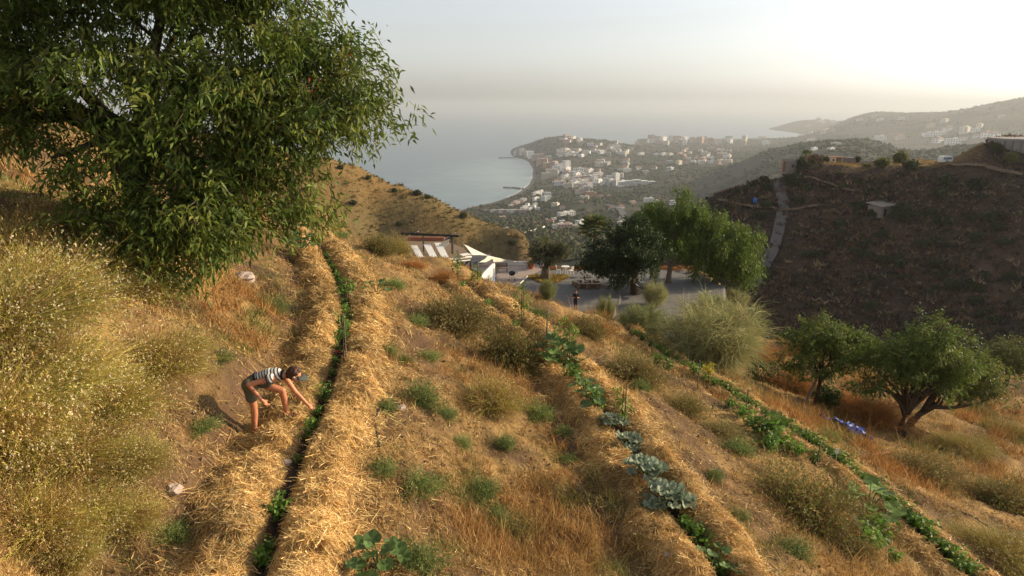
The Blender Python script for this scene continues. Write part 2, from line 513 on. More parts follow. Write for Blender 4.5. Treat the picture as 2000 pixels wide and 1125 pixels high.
def mid_col(V):
    x, y = V[:, 0], V[:, 1]
    n = fbm(x * 0.05, y * 0.05, 4, 61)
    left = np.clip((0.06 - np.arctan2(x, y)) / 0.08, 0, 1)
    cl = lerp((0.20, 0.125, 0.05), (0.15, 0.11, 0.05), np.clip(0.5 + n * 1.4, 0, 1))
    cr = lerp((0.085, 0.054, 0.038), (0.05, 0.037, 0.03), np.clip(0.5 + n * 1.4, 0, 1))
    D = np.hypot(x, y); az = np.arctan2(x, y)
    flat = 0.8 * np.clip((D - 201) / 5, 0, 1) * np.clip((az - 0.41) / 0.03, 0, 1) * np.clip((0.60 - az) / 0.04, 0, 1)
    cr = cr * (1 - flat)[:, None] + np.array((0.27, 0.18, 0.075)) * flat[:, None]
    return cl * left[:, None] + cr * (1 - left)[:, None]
AZm = np.radians(np.linspace(-48, 52, 440)); RRm = np.geomspace(66, 520, 200)
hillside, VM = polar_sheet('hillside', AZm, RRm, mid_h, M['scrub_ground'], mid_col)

def march(px, py, hf, tmin, tmax, n=1500):
    d = pdir(px, py)
    t = np.geomspace(tmin, tmax, n)
    z = hf(d[0] * t, d[1] * t)
    below = (CZ + d[2] * t) < z
    if not below.any(): return None
    i = int(np.argmax(below))
    return np.array([d[0] * t[i], d[1] * t[i], z[i]])
def on_mid(px, py): return march(px, py, mid_h, 75, 500)

# ------------------------------------------------------------------ valley, town hills, headland (elevations above the sea)
fc = []
def fadd(px, py, elev=None, D=None):
    d = pdir(px, py); tn = -d[2] / math.hypot(d[0], d[1])
    if D is None: D = (CZ - elev) / tn
    else: elev = CZ - D * tn
    fc.append((math.atan2(d[0], d[1]), math.log(D), elev))
def fpol(px, D, e): fc.append((math.atan2(px - 1000, FPX / math.cos(PITCH)), math.log(D), e))
for p in ((860, 425), (925, 403), (960, 397), (990, 386), (1010, 378), (1022, 368), (1034, 352), (1037, 338), (1028, 322), (1010, 311), (985, 305)):
    fadd(*p, 0.5)
for p in ((840, 410), (895, 395), (940, 385), (980, 372), (1000, 362), (1012, 348), (1012, 335), (1000, 324), (975, 315), (955, 304)):
    fadd(*p, -22)
for px, D in ((700, 1500), (700, 2500), (800, 3500), (930, 4200), (980, 4600), (900, 3300), (1050, 5000), (1100, 4900), (1150, 5000), (1210, 4900), (800, 6000), (1000, 7500), (1200, 7000), (1000, 9500), (1300, 9500), (1300, 6500), (1400, 6400), (1480, 6400), (1540, 6300), (1400, 8000)):
    fpol(px, D, -25)
for p in ((1000, 297, 2), (1030, 300, 8), (1040, 284, 30), (1060, 270, 68), (1100, 264, 85), (1120, 269, 72), (1150, 272, 58), (1200, 277, 38), (1226, 285, 16)):
    fadd(*p)
for p in ((1050, 335, 6), (1060, 310, 12), (1100, 345, 10), (1150, 345, 14), (1100, 312, 32), (1150, 305, 48), (1200, 312, 36), (1250, 300, 36), (1200, 345, 20), (1250, 355, 26), (1300, 345, 34), (1350, 315, 46), (1400, 302, 44),
          (1300, 385, 60), (1380, 385, 75), (1100, 400, 58), (1050, 420, 62), (1000, 418, 48), (1150, 430, 84), (1250, 420, 80), (1060, 460, 105), (1150, 470, 115), (960, 425, 60), (930, 440, 80), (1200, 395, 55),
          (1250, 276, 6), (1400, 277, 8), (1500, 272, 10), (1300, 286, 8), (1560, 268, 12), (1440, 288, 12), (1240, 272, 1), (1400, 271, 1), (1500, 267, 1), (1560, 262, 1)):
    fadd(*p)
for px, py, D in ((1450, 318, 1900), (1496, 296, 1900), (1577, 280, 1900), (1640, 277, 1900), (1691, 271, 1900), (1740, 287, 1900), (1766, 297, 1900), (1870, 285, 1800), (1934, 280, 1800), (2050, 280, 1800)):
    fadd(px, py, D=D); e = fc[-1][2]; fpol(px, D * 1.35, e - 60); fadd(px, py + 40, D=D * 0.72)
for px, py, D in ((1640, 240, 6300), (1670, 228, 6300), (1700, 218, 6200), (1730, 216, 6200), (1765, 225, 6100), (1800, 216, 6000), (1822, 221, 6000), (1850, 216, 5900), (1880, 212, 5800), (1920, 205, 5600), (1960, 197, 5500), (2000, 190, 5500), (2150, 178, 5500)):
    fadd(px, py, D=D); e = fc[-1][2]; fpol(px, D * 1.3, e * 0.5)
    fpol(px, D * 0.72, 60 + 0.22 * e)
for px, py, D in ((1540, 231, 8500), (1580, 227, 8600), (1620, 227, 8600), (1655, 230, 8300)):
    fadd(px, py, D=D); fpol(px, D * 1.1, -10)
fadd(1486, 244, 4); fpol(1470, 8500, -20); fadd(1600, 262, 15); fadd(1570, 251, 0.5); fadd(1530, 247, 0.5); fadd(1520, 252, -15)
for px in (300, 500, 600): fpol(px, 700, -20); fpol(px, 1200, -25)
for px, D, e in ((800, 700, 20), (900, 620, 85), (1000, 560, 120), (1200, 560, 135), (1400, 560, 140), (1700, 700, 130), (2000, 700, 140), (1700, 1100, 110), (2000, 1100, 110)):
    fpol(px, D, e)
tps_far = TPS([(a * 3, l) for a, l, e in fc], [e for a, l, e in fc], 3e-4)
def far_h(x, y):
    x = np.asarray(x, float); y = np.asarray(y, float)
    e = tps_far(np.arctan2(x, y) * 3, np.log(np.hypot(x, y)))
    D = np.hypot(x, y)
    land = np.clip(e / 25, 0, 1)
    e = e + land * (9 * fbm(x * 0.006, y * 0.006, 3, 71) + 5 * fbm(x * 0.025, y * 0.025, 3, 72)) + np.clip(e / 120, 0, 1) * np.clip((D - 4000) / 1500, 0, 1) * 34 * fbm(x * 0.0022, y * 0.0022, 4, 73)
    return np.maximum(e, -3.0)
def far_col(V):
    x, y, z = V.T
    n = fbm(x * 0.004, y * 0.004, 4, 81); n2 = fbm(x * 0.012, y * 0.012, 3, 82)
    c = lerp((0.042, 0.047, 0.030), (0.088, 0.075, 0.052), np.clip(0.35 + n * 1.5 + n2 * 1.2, 0, 1))
    D = np.hypot(x, y)
    b = np.clip(1 - z / 4.0, 0, 1) * (D < 3300)
    c = c * (1 - b)[:, None] + np.array((0.20, 0.175, 0.145)) * b[:, None]
    return c
AZf = np.radians(np.linspace(-14, 42, 460)); RRf = np.geomspace(420, 10500, 290)
valley, VF = polar_sheet('valley', AZf, RRf, far_h, M['far_ground'], far_col)
def on_far(px, py): return march(px, py, far_h, 430, 10400, 2500)

# ------------------------------------------------------------------ sea
m = mat('sea_water', (0.075, 0.12, 0.145), 0.30, False, (0.004, 0.10), None, spec=0.5)
N, L = m.node_tree.nodes, m.node_tree.links
tc = N.new('ShaderNodeTexCoord'); mp = N.new('ShaderNodeMapping'); mp.inputs['Scale'].default_value = (0.02, 0.05, 1)
nz = N.new('ShaderNodeTexNoise'); nz.inputs['Scale'].default_value = 1.0; nz.inputs['Detail'].default_value = 8
bp = N.new('ShaderNodeBump'); bp.inputs['Strength'].default_value = 0.5; bp.inputs['Distance'].default_value = 3.0
L.new(tc.outputs['Object'], mp.inputs['Vector']); L.new(mp.outputs[0], nz.inputs['Vector']); L.new(nz.outputs['Fac'], bp.inputs['Height'])
L.new(bp.outputs[0], N['Principled BSDF'].inputs['Normal'])
# paler sandy water in the shallow bay, with drifting streaks
bs = N['Principled BSDF']; old = bs.inputs['Base Color'].links[0].from_socket
bc = at_h(1010, 345, 250.0)
vs = N.new('ShaderNodeVectorMath'); vs.operation = 'SUBTRACT'; vs.inputs[1].default_value = (bc[0], bc[1], 0); L.new(tc.outputs['Object'], vs.inputs[0])
sc_ = N.new('ShaderNodeVectorMath'); sc_.operation = 'MULTIPLY'; sc_.inputs[1].default_value = (1 / 330.0, 1 / 900.0, 0); L.new(vs.outputs[0], sc_.inputs[0])
ln_ = N.new('ShaderNodeVectorMath'); ln_.operation = 'LENGTH'; L.new(sc_.outputs[0], ln_.inputs[0])
n2 = N.new('ShaderNodeTexNoise'); n2.inputs['Scale'].default_value = 0.006; n2.inputs['Detail'].default_value = 6; n2.inputs['Distortion'].default_value = 1.5; L.new(tc.outputs['Object'], n2.inputs['Vector'])
ad = N.new('ShaderNodeMath'); ad.operation = 'MULTIPLY_ADD'; ad.inputs[1].default_value = 1.6; L.new(n2.outputs['Fac'], ad.inputs[0]); L.new(ln_.outputs['Value'], ad.inputs[2])
mr = N.new('ShaderNodeMapRange'); mr.inputs[1].default_value = 0.9; mr.inputs[2].default_value = 2.0; mr.inputs[3].default_value = 1.0; mr.inputs[4].default_value = 0.0; L.new(ad.outputs[0], mr.inputs[0])
mxs = N.new('ShaderNodeMix'); mxs.data_type = 'RGBA'; L.new(mr.outputs[0], mxs.inputs[0]); L.new(old, mxs.inputs[6]); mxs.inputs[7].default_value = (0.22, 0.29, 0.27, 1)
L.new(mxs.outputs[2], bs.inputs['Base Color'])
M['sea_water'] = m
S = 48000.0
xs = np.array([-S, -8000, -2000, 0, 2000, 8000, S]); ys = np.array([-S, -2000, 500, 2000, 4000, 9000, S])
X, Y = np.meshgrid(xs, ys); V = np.stack([X, Y, 0 * X], -1).reshape(-1, 3)
I = np.arange(49).reshape(7, 7)
F = np.stack([I[:-1, :-1], I[:-1, 1:], I[1:, 1:], I[1:, :-1]], -1).reshape(-1, 4)
struct(link('sea', mk_mesh('sea', V, F, [m])))

# ------------------------------------------------------------------ haze
hz = MB().box((0, 0, (-5 + CZ + 140) / 2), (2 * S + 2000, 2 * S + 2000, CZ + 145))
hm = bpy.data.materials.new('haze'); hm.use_nodes = True
N, L = hm.node_tree.nodes, hm.node_tree.links
N.remove(N['Principled BSDF'])
pv = N.new('ShaderNodeVolumePrincipled')
pv.inputs['Color'].default_value = (0.60, 0.625, 0.655, 1)
pv.inputs['Density'].default_value = 1.1e-4
pv.inputs['Anisotropy'].default_value = 0.35
L.new(pv.outputs[0], N['Material Output'].inputs['Volume'])
ho = hz.obj('haze', hm)
tag(ho, 'pale sea haze hanging over the bay and the far hills', 'haze', kind='stuff')
# ------------------------------------------------------------------ foliage builders (all return numpy arrays or meshes)
def unit(v): return v / (np.linalg.norm(v, axis=-1, keepdims=True) + 1e-9)

def leaves(P, D, L, W, rs, fold=0.25):
    """kite-shaped leaves with a fold: one quad each"""
    n = len(P)
    D = unit(D)
    r = unit(rs.normal(size=(n, 3)))
    S = unit(np.cross(D, r)); Nn = np.cross(S, D)
    L = np.broadcast_to(L, (n,))[:, None]; Wd = np.broadcast_to(W, (n,))[:, None]
    mid = P + D * L * 0.45
    a = mid + S * Wd * 0.5 + Nn * Wd * fold; b = mid - S * Wd * 0.5 + Nn * Wd * fold
    tip = P + D * L - np.array([0, 0, 1]) * L * 0.12
    V = np.stack([P, a, tip, b], 1).reshape(-1, 3)
    F = np.arange(4 * n).reshape(n, 4)
    return V, F

def blades(P, D, L, W, rs):
    """tapering grass blades, one triangle each"""
    n = len(P)
    r = rs.normal(size=(n, 3)) * np.array([1, 1, 0.2])
    S = unit(np.cross(unit(D), r))
    L = np.broadcast_to(L, (n,))[:, None]; Wd = np.broadcast_to(W, (n,))[:, None]
    V = np.stack([P - S * Wd / 2, P + S * Wd / 2, P + unit(D) * L], 1).reshape(-1, 3)
    return V, np.arange(3 * n).reshape(n, 3)

def stems(P, D, L, W, rs, droop=0.3, seg=3):
    """curved ribbons; returns verts, quads and tips"""
    n = len(P)
    D = unit(D); L = np.broadcast_to(L, (n,))[:, None]
    S = unit(np.cross(D, rs.normal(size=(n, 3))))
    Wd = np.broadcast_to(W, (n,))[:, None]
    out = D * np.array([1, 1, 0]); pts = []
    for k in range(seg + 1):
        t = k / seg
        p = P + D * L * t + (out * 0.6 - np.array([0, 0, 1])) * L * droop * t * t
        pts.append(p)
    rings = [np.stack([p - S * Wd * (1 - 0.75 * k / seg) / 2, p + S * Wd * (1 - 0.75 * k / seg) / 2], 1) for k, p in enumerate(pts)]
    V = np.stack(rings, 1).reshape(n, (seg + 1) * 2, 3)
    base = np.arange(n)[:, None] * (seg + 1) * 2
    F = []
    for k in range(seg):
        F.append(np.stack([base[:, 0] + 2 * k, base[:, 0] + 2 * k + 1, base[:, 0] + 2 * k + 3, base[:, 0] + 2 * k + 2], 1))
    return V.reshape(-1, 3), np.concatenate(F), pts

def join(parts):
    V, F, C, n = [], [], [], 0
    for v, f, c in parts:
        V.append(v); F.append((np.concatenate([f, f[:, 2:3]], 1) if f.shape[1] == 3 else f) + n)
        C.append(c); n += len(v)
    return np.concatenate(V), np.concatenate(F), np.concatenate(C)

def tris_or_quads(name, parts, mats):
    """join triangle and quad parts"""
    tri = [p for p in parts if p[1].shape[1] == 3]; quad = [p for p in parts if p[1].shape[1] == 4]
    V, Fl, C, n = [], [], [], 0
    loops, starts, pos = [], [], 0
    for v, f, c in tri + quad:
        V.append(v); C.append(c); loops.append((f + n).ravel()); starts.append(pos + np.arange(len(f)) * f.shape[1]); pos += f.size; n += len(v)
    V = np.concatenate(V).astype(np.float32); C = np.concatenate(C)
    me = bpy.data.meshes.new(name)
    me.vertices.add(len(V)); me.vertices.foreach_set('co', V.ravel())
    loops = np.concatenate(loops).astype(np.int32); starts = np.concatenate(starts).astype(np.int32)
    me.loops.add(len(loops)); me.loops.foreach_set('vertex_index', loops)
    me.polygons.add(len(starts)); me.polygons.foreach_set('loop_start', starts)
    a = me.attributes.new('Col', 'FLOAT_COLOR', 'POINT')
    c = np.ones((len(V), 4), np.float32); c[:, :3] = C
    a.data.foreach_set('color', c.ravel())
    for m in mats: me.materials.append(m)
    me.update(calc_edges=True)
    return me

def tint(n, base, rs, v=0.2, hue=0.12, per=1):
    """per-element colour, repeated per vertices"""
    b = np.asarray(base, float)
    if b.ndim == 1: b = np.tile(b, (n, 1))
    c = b * (1 + rs.uniform(-v, v, (n, 1))) * (1 + rs.uniform(-hue, hue, (n, 3)))
    return np.repeat(np.clip(c, 0, 1), per, 0)

def pick(pal, n, rs, w=None):
    pal = np.asarray(pal, float)
    return pal[rs.choice(len(pal), n, p=w)]

# ---- weed mound: many fine stems in a dome, small leaves, pale flower heads
def weed_mesh(name, seed, stem_pal, leaf_pal, flower=None, n=2600, nleaf=9000, nfl=500, flat=0.75, straggle=0.15, droop=0.25, lw=(0.05, 0.012)):
    rs = np.random.default_rng(seed)
    th = rs.uniform(0, 2 * np.pi, n); el = np.arccos(rs.uniform(0.05, 1, n))
    D = np.stack([np.sin(el) * np.cos(th), np.sin(el) * np.sin(th), np.cos(el) * 1.0 + 0.15], 1)
    lobes = 1 + 0.22 * np.sin(3 * th + seed) + 0.16 * np.sin(5 * th + 2.1 * seed + 3 * el)
    P = np.stack([0.22 * rs.normal(size=n), 0.22 * rs.normal(size=n), np.zeros(n) - 0.03], 1)
    L = lobes * rs.uniform(0.55, 1.0, n) * (1 + straggle * rs.exponential(0.5, n))
    Ds = D * np.array([1, 1, flat])
    V, F, pts = stems(P, Ds, L, 0.008, rs, droop)
    pat = 0.5 + 0.5 * np.sin(3 * th + 1.7 * seed) * np.cos(4 * el + seed) + 0.35 * rs.normal(size=n)
    si = np.clip((pat * len(stem_pal)).astype(int), 0, len(stem_pal) - 1)
    Cs = tint(n, np.asarray(stem_pal, float)[si], rs, 0.3, 0.1, 8)
    parts = [(V, F, Cs)]
    Pn = np.stack(pts, 1)                                   # n, seg+1, 3
    i = rs.integers(0, n, nleaf); t = rs.uniform(0.35, 1, nleaf) ** 0.7 * 3
    k = np.minimum(t.astype(int), 2); f = (t - k)[:, None]
    Q = Pn[i, k] * (1 - f) + Pn[i, k + 1] * f
    Dl = unit(Ds[i]) + rs.normal(size=(nleaf, 3)) * 0.7
    V, F = leaves(Q, Dl, rs.uniform(0.6, 1.4, nleaf) * lw[0], lw[1], rs)
    li = np.clip((pat[i] * len(leaf_pal)).astype(int), 0, len(leaf_pal) - 1)
    parts.append((V, F, tint(nleaf, np.asarray(leaf_pal, float)[li], rs, 0.35, 0.12, 4)))
    if flower is not None and nfl:
        i = rs.choice(n, nfl)
        Q = Pn[i, 3] + rs.normal(size=(nfl, 3)) * 0.02
        q = np.repeat(Q, 3, 0)
        V, F = leaves(q, rs.normal(size=(len(q), 3)), 0.026, 0.019, rs)
        parts.append((V, F, tint(len(q), pick(flower, len(q), rs), rs, 0.15, 0.05, 4)))
    return tris_or_quads(name, parts, [M['bladevar']])

# ---- leafy herb: a handful of stems with broad leaves
def herb_mesh(name, seed, pal, n=14, nl=110, L=0.10, W=0.055, height=0.4, spread=0.6, sw=0.012, sag=0.4):
    rs = np.random.default_rng(seed)
    th = rs.uniform(0, 2 * np.pi, n); e = rs.uniform(0, 1, n)
    D = np.stack([spread * e * np.cos(th), spread * e * np.sin(th), np.full(n, 0.75)], 1)
    P = np.zeros((n, 3)); P[:, :2] = rs.normal(size=(n, 2)) * 0.04; P[:, 2] = -0.03
    V, F, pts = stems(P, D, rs.uniform(0.6, 1.1, n) * height, sw, rs, 0.1)
    parts = [(V, F, tint(n, np.array(pal[0]) * 0.9, rs, 0.2, 0.1, 8))]
    Pn = np.stack(pts, 1)
    i = rs.integers(0, n, nl); t = rs.uniform(0.15, 1, nl) * 3; k = np.minimum(t.astype(int), 2); f = (t - k)[:, None]
    Q = Pn[i, k] * (1 - f) + Pn[i, k + 1] * f
    Dl = np.stack([rs.normal(size=nl), rs.normal(size=nl), rs.uniform(-sag, 0.5, nl)], 1)
    V, F = leaves(Q, Dl, rs.uniform(0.6, 1.3, nl) * L, rs.uniform(0.7, 1.2, nl) * W, rs, 0.15)
    parts.append((V, F, tint(nl, pick(pal, nl, rs), rs, 0.25, 0.12, 4)))
    return tris_or_quads(name, parts, [M['leafvar']])

# ---- big lobed leaf plants (squash, cabbage): each leaf an object of its own mesh, shared
def big_leaf(name, r, lobes, pal, seed, wave=0.12, cup=0.25, rings=3, npt=18):
    rs = np.random.default_rng(seed)
    V = [(0, 0, 0)]; F = []
    for k in range(1, rings + 1):
        f = k / rings
        for j in range(npt):
            th = 2 * math.pi * j / npt
            rr = r * f * (1 + lobes * abs(math.sin(2.5 * th)) * f - 0.35 * f * math.exp(-((th - math.pi) / 0.35) ** 2))
            V.append((rr * math.cos(th) + 0.55 * r, rr * math.sin(th), cup * r * f * f + wave * r * f * f * math.sin(5 * th + seed) + 0.03 * r * rs.normal()))
    for j in range(npt):
        F.append((0, 1 + j, 1 + (j + 1) % npt))
    for k in range(rings - 1):
        for j in range(npt):
            a, b = 1 + k * npt + j, 1 + k * npt + (j + 1) % npt
            F.append((a, a + npt, b + npt, b))
    V = np.array(V); V[0, 0] = 0.55 * r
    C = tint(len(V), pal, rs, 0.12, 0.05)
    C[0] *= 1.35
    me = mk_mesh(name, V, F, [M['leafvar']], None, C, True)
    return me

def rosette(name, loc, leaf_meshes, n, r_in, lift, label, cat, group, stem_col=(0.12, 0.17, 0.06), seed=0, scale=1.0, petiole=0.18):
    """a plant of big leaves on petioles; each leaf and each stalk piece a part"""
    rs = random.Random(seed)
    root = empty(name, loc, rs.uniform(0, 6.28)); tag(root, label, cat, group)
    st = MB()
    for i in range(n):
        f = (i + 0.5) / n
        a = i * 2.4 + rs.uniform(-0.3, 0.3)
        rad = r_in * (0.25 + 0.75 * f) * scale
        z = (lift * (1.0 - 0.75 * f) + rs.uniform(0, 0.06)) * scale + 0.05
        p = (rad * math.cos(a), rad * math.sin(a), z)
        st.tube([(0, 0, -0.03), (p[0] * 0.5, p[1] * 0.5, z * 0.75), p], [0.012 * scale, 0.010 * scale, 0.006 * scale], 4, stem_col)
        link('leaf', leaf_meshes[i % len(leaf_meshes)], root, p, (rs.uniform(-0.25, 0.25), rs.uniform(-0.1, 0.5) - 0.5 * (1 - f), a), rs.uniform(0.65, 1.15) * scale * (0.6 + 0.4 * f))
    st.obj('stalk', M['leafvar'], root)
    return root

# ---- trees
def limb_net(rs, base, trunk_top, r0, tips, jitter=0.12, n=7):
    """trunk plus limbs that run to the given tips, and side twigs"""
    mb = MB()
    b, t = np.array(base, float), np.array(trunk_top, float)
    mid = (b + t) / 2 + rs.normal(size=3) * np.array([1, 1, 0]) * 0.06 * np.linalg.norm(t - b)
    mb.tube([b - np.array([0, 0, 0.25]), b + (mid - b) * 0.25, mid, t], [r0 * 1.35, r0 * 1.05, r0 * 0.85, r0 * 0.7], 9)
    twigs = []
    for tip in tips:
        tip = np.array(tip, float)
        d = tip - t; Ld = np.linalg.norm(d)
        pts = [t - d / Ld * 0.08]
        for f in (0.25, 0.5, 0.75, 1.0):
            lift = np.array([0, 0, 0.10 * Ld * math.sin(math.pi * f)])
            pts.append(t + d * f + lift + rs.normal(size=3) * jitter * Ld * 0.35 * (1 if f < 1 else 0.2))
        rr = r0 * 0.55
        mb.tube(pts, [rr, rr * 0.75, rr * 0.55, rr * 0.36, rr * 0.16], 6)
        for q in range(3):
            f = rs.uniform(0.35, 0.95); k = int(f * 4); p = pts[k] * (1 - (f * 4 - k)) + pts[min(k + 1, 4)] * (f * 4 - k)
            e = p + unit(rs.normal(size=3) + d / Ld * 0.6) * Ld * rs.uniform(0.2, 0.4)
            mb.tube([p, (p + e) / 2 + rs.normal(size=3) * 0.03 * Ld, e], [rr * 0.3, rr * 0.2, rr * 0.06], 5)
            twigs.append(e)
    return mb, twigs

def crown_points(rs, blobs, n, shell=0.55, sub=None):
    """points spread through ellipsoids, denser toward the surface; blobs = (cx,cy,cz,rx,ry,rz,weight)"""
    B = np.array(blobs, float)
    wgt = B[:, 6] * B[:, 3] * B[:, 4] * B[:, 5]; wgt /= wgt.sum()
    i = rs.choice(len(B), n, p=wgt)
    d = unit(rs.normal(size=(n, 3)))
    r = shell + (1 - shell) * rs.uniform(0, 1, n) ** 0.6
    r = np.where(rs.uniform(0, 1, n) < 0.25, rs.uniform(0.1, 1, n), r)
    C = B[i, :3] + d * r[:, None] * B[i, 3:6]
    if sub:          # gather into boughs so that gaps and clumps show
        m_, rad = sub
        j = rs.integers(0, m_, n)
        C = C[j] + rs.normal(size=(n, 3)) * np.array([rad, rad, rad * 0.6]); d = unit(d[j] + 0.5 * rs.normal(size=(n, 3)))
    return C, d, i

def crown(rs, blobs, nclump, per, L, W, pal, clump_r, droop=0.5, shell=0.5, hang=0.0, dead=0.0, sub=None):
    C, d, bi = crown_points(rs, blobs, nclump, shell, sub)
    n = nclump * per
    ci = np.repeat(np.arange(nclump), per)
    axis = unit(d * np.array([1, 1, 0.6]) + rs.normal(size=(nclump, 3)) * 0.5 + np.array([0, 0, -droop]))
    t = rs.uniform(0, 1, n)
    P = C[ci] + axis[ci] * (t[:, None] * clump_r) + rs.normal(size=(n, 3)) * clump_r * 0.28 - np.array([0, 0, 1]) * (hang * t * t)[:, None]
    D = axis[ci] * 0.6 + rs.normal(size=(n, 3)) * 0.55 + np.array([0, 0, -droop * 0.8])
    V, F = leaves(P, D, rs.uniform(0.65, 1.25, n) * L, rs.uniform(0.75, 1.2, n) * W, rs)
    cc = pick(pal, nclump, rs)
    col = cc[ci] * (1 + rs.uniform(-0.2, 0.2, (n, 1))) * (1 + rs.uniform(-0.1, 0.1, (n, 3)))
    if dead:
        k = rs.choice(nclump, max(1, int(dead * nclump)), replace=False); mk = np.isin(ci, k)
        col[mk] = np.array((0.30, 0.10, 0.02))
    return V, F, np.repeat(np.clip(col, 0, 1), 4, 0), C, axis

def twig_ribbons(mb_list, C, axis, r, rs):
    pass

def tree(name, loc, label, cat, group, blobs, trunk_top, r0, seed, nclump, per, L, W, pal, clump_r, droop=0.5, shell=0.5, hang=0.0, bark='bark', ntips=9, base=(0, 0, 0), dead=0.0, twig=True, leafmat='leaf', extra=None, sub=None):
    rs = np.random.default_rng(seed)
    root = empty(name, loc); tag(root, label, cat, group)
    V, F, Cc, C, ax = crown(rs, blobs, nclump, per, L, W, pal, clump_r, droop, shell, hang, dead, sub)
    B = np.array(blobs)
    tips = []
    for k in range(ntips):
        b = B[k % len(B)]
        dd = unit(rs.normal(size=3)) * 0.55
        tips.append(b[:3] + dd * b[3:6])
    mb, tw = limb_net(rs, base, trunk_top, r0, tips)
    if extra: extra(mb)
    mb.obj('trunk', M[bark], root, smooth=True)
    parts = [(V, F, Cc)]
    if twig:      # fine twigs inside the crown
        nt_ = len(C)
        Vt, Ft, _ = stems(C - ax * clump_r * 0.5, ax, clump_r * 1.5, 0.018, rs, 0.05)
        parts.append((Vt, Ft, tint(nt_, (0.10, 0.075, 0.045), rs, 0.3, 0.05, 8)))
    link('crown', tris_or_quads('crown', parts, [M[leafmat]]), root)
    return root
# ------------------------------------------------------------------ trees
G_DARK = [(0.105, 0.15, 0.022), (0.075, 0.115, 0.02), (0.135, 0.175, 0.028), (0.17, 0.195, 0.034)]
G_MID = [(0.085, 0.115, 0.028), (0.065, 0.095, 0.024), (0.115, 0.135, 0.034)]

# the big tree on the uphill bank
p = on_near(268, 450)
BIGT = tuple(p)
def big_extra(mb):
    # long bare limb reaching out to the open side, and a second stem from the base
    mb.tube([(-0.2, -0.2, 1.9), (-0.9, -0.9, 2.5), (-1.5, -1.4, 2.85), (-2.3, -1.8, 3.2)], [0.12, 0.10, 0.085, 0.05], 7)
    mb.tube([(0.1, -0.1, -0.2), (0.5, -0.5, 0.7), (0.7, -0.6, 1.6), (1.6, -0.8, 2.4), (2.6, -0.9, 2.9)], [0.17, 0.13, 0.11, 0.08, 0.03], 7)
    mb.tube([(0.3, 0.1, 1.5), (1.2, -0.2, 2.3), (2.2, -0.2, 2.7), (3.6, -0.3, 3.3)], [0.13, 0.10, 0.075, 0.03], 7)
big_blobs = [(0.2, 0, 4.7, 3.0, 2.4, 1.9, 1.0), (2.4, -0.4, 3.7, 1.8, 1.8, 1.5, 1.0), (3.8, -0.3, 2.9, 1.2, 1.2, 0.8, 1.8), (4.6, -0.3, 2.3, 0.7, 0.8, 0.5, 3.0), (2.2, -0.6, 2.2, 1.7, 1.6, 1.2, 0.9), (3.2, -0.8, 1.2, 0.75, 0.8, 0.75, 2.8), (2.6, -1.2, 0.6, 0.8, 0.7, 0.5, 3.5), (1.5, -1.7, -0.15, 0.9, 0.8, 0.6, 3.5), (0.7, -1.8, 0.3, 0.8, 0.7, 0.6, 3.0), (2.0, -1.5, 0.6, 0.9, 0.8, 0.6, 3.0), (-1.1, -0.9, 2.6, 1.0, 0.9, 0.9, 0.8), (-2.4, -0.9, 3.0, 1.0, 0.9, 0.8, 2.2), (-3.2, -1.0, 2.6, 0.8, 0.8, 0.6, 2.2), (-2.0, -1.0, 2.2, 0.7, 0.7, 0.5, 2.2), (-3.6, -0.8, 3.9, 1.2, 1.0, 1.0, 1.5),
             (-2.6, -0.6, 4.3, 2.2, 1.9, 1.5, 1.0), (-3.9, -1.0, 3.2, 1.2, 1.2, 1.0, 0.8), (0.6, -1.3, 2.5, 1.8, 1.3, 1.2, 1.0), (1.3, -1.5, 1.15, 1.3, 1.1, 0.95, 1.0), (2.3, -1.3, 1.2, 1.1, 1.0, 0.8, 0.9),
             (-0.4, -1.2, 1.7, 1.0, 0.9, 0.9, 0.5), (1.8, -0.5, 5.6, 2.4, 2.0, 1.4, 0.9), (2.9, 0.2, 4.7, 1.1, 1.2, 0.9, 0.9), (-1.5, 0.4, 6.0, 2.6, 2.2, 1.5, 0.7), (1.5, -1.9, 0.45, 0.9, 0.8, 0.5, 0.7), (3.2, -0.9, 2.6, 1.2, 1.1, 1.0, 0.8)]
tree('broadleaf_tree', BIGT, 'large spreading tree with drooping long dark leaves on the grassy bank above the straw beds', 'tree', None,
     big_blobs, (0.15, 0, 1.7), 0.26, 101, 4300, 22, 0.168, 0.047, G_DARK, 0.34, droop=0.45, shell=0.55, hang=0.12, sub=(360, 0.34), ntips=22, dead=0.006, extra=big_extra)

def hpx(loc, px):         # metres for a photo-pixel length at a place
    return px * loc[1] / math.cos(PITCH) / FPX * 0.98 if False else px * (loc[1] * math.cos(PITCH) - (loc[2] - CZ) * math.sin(PITCH)) / FPX

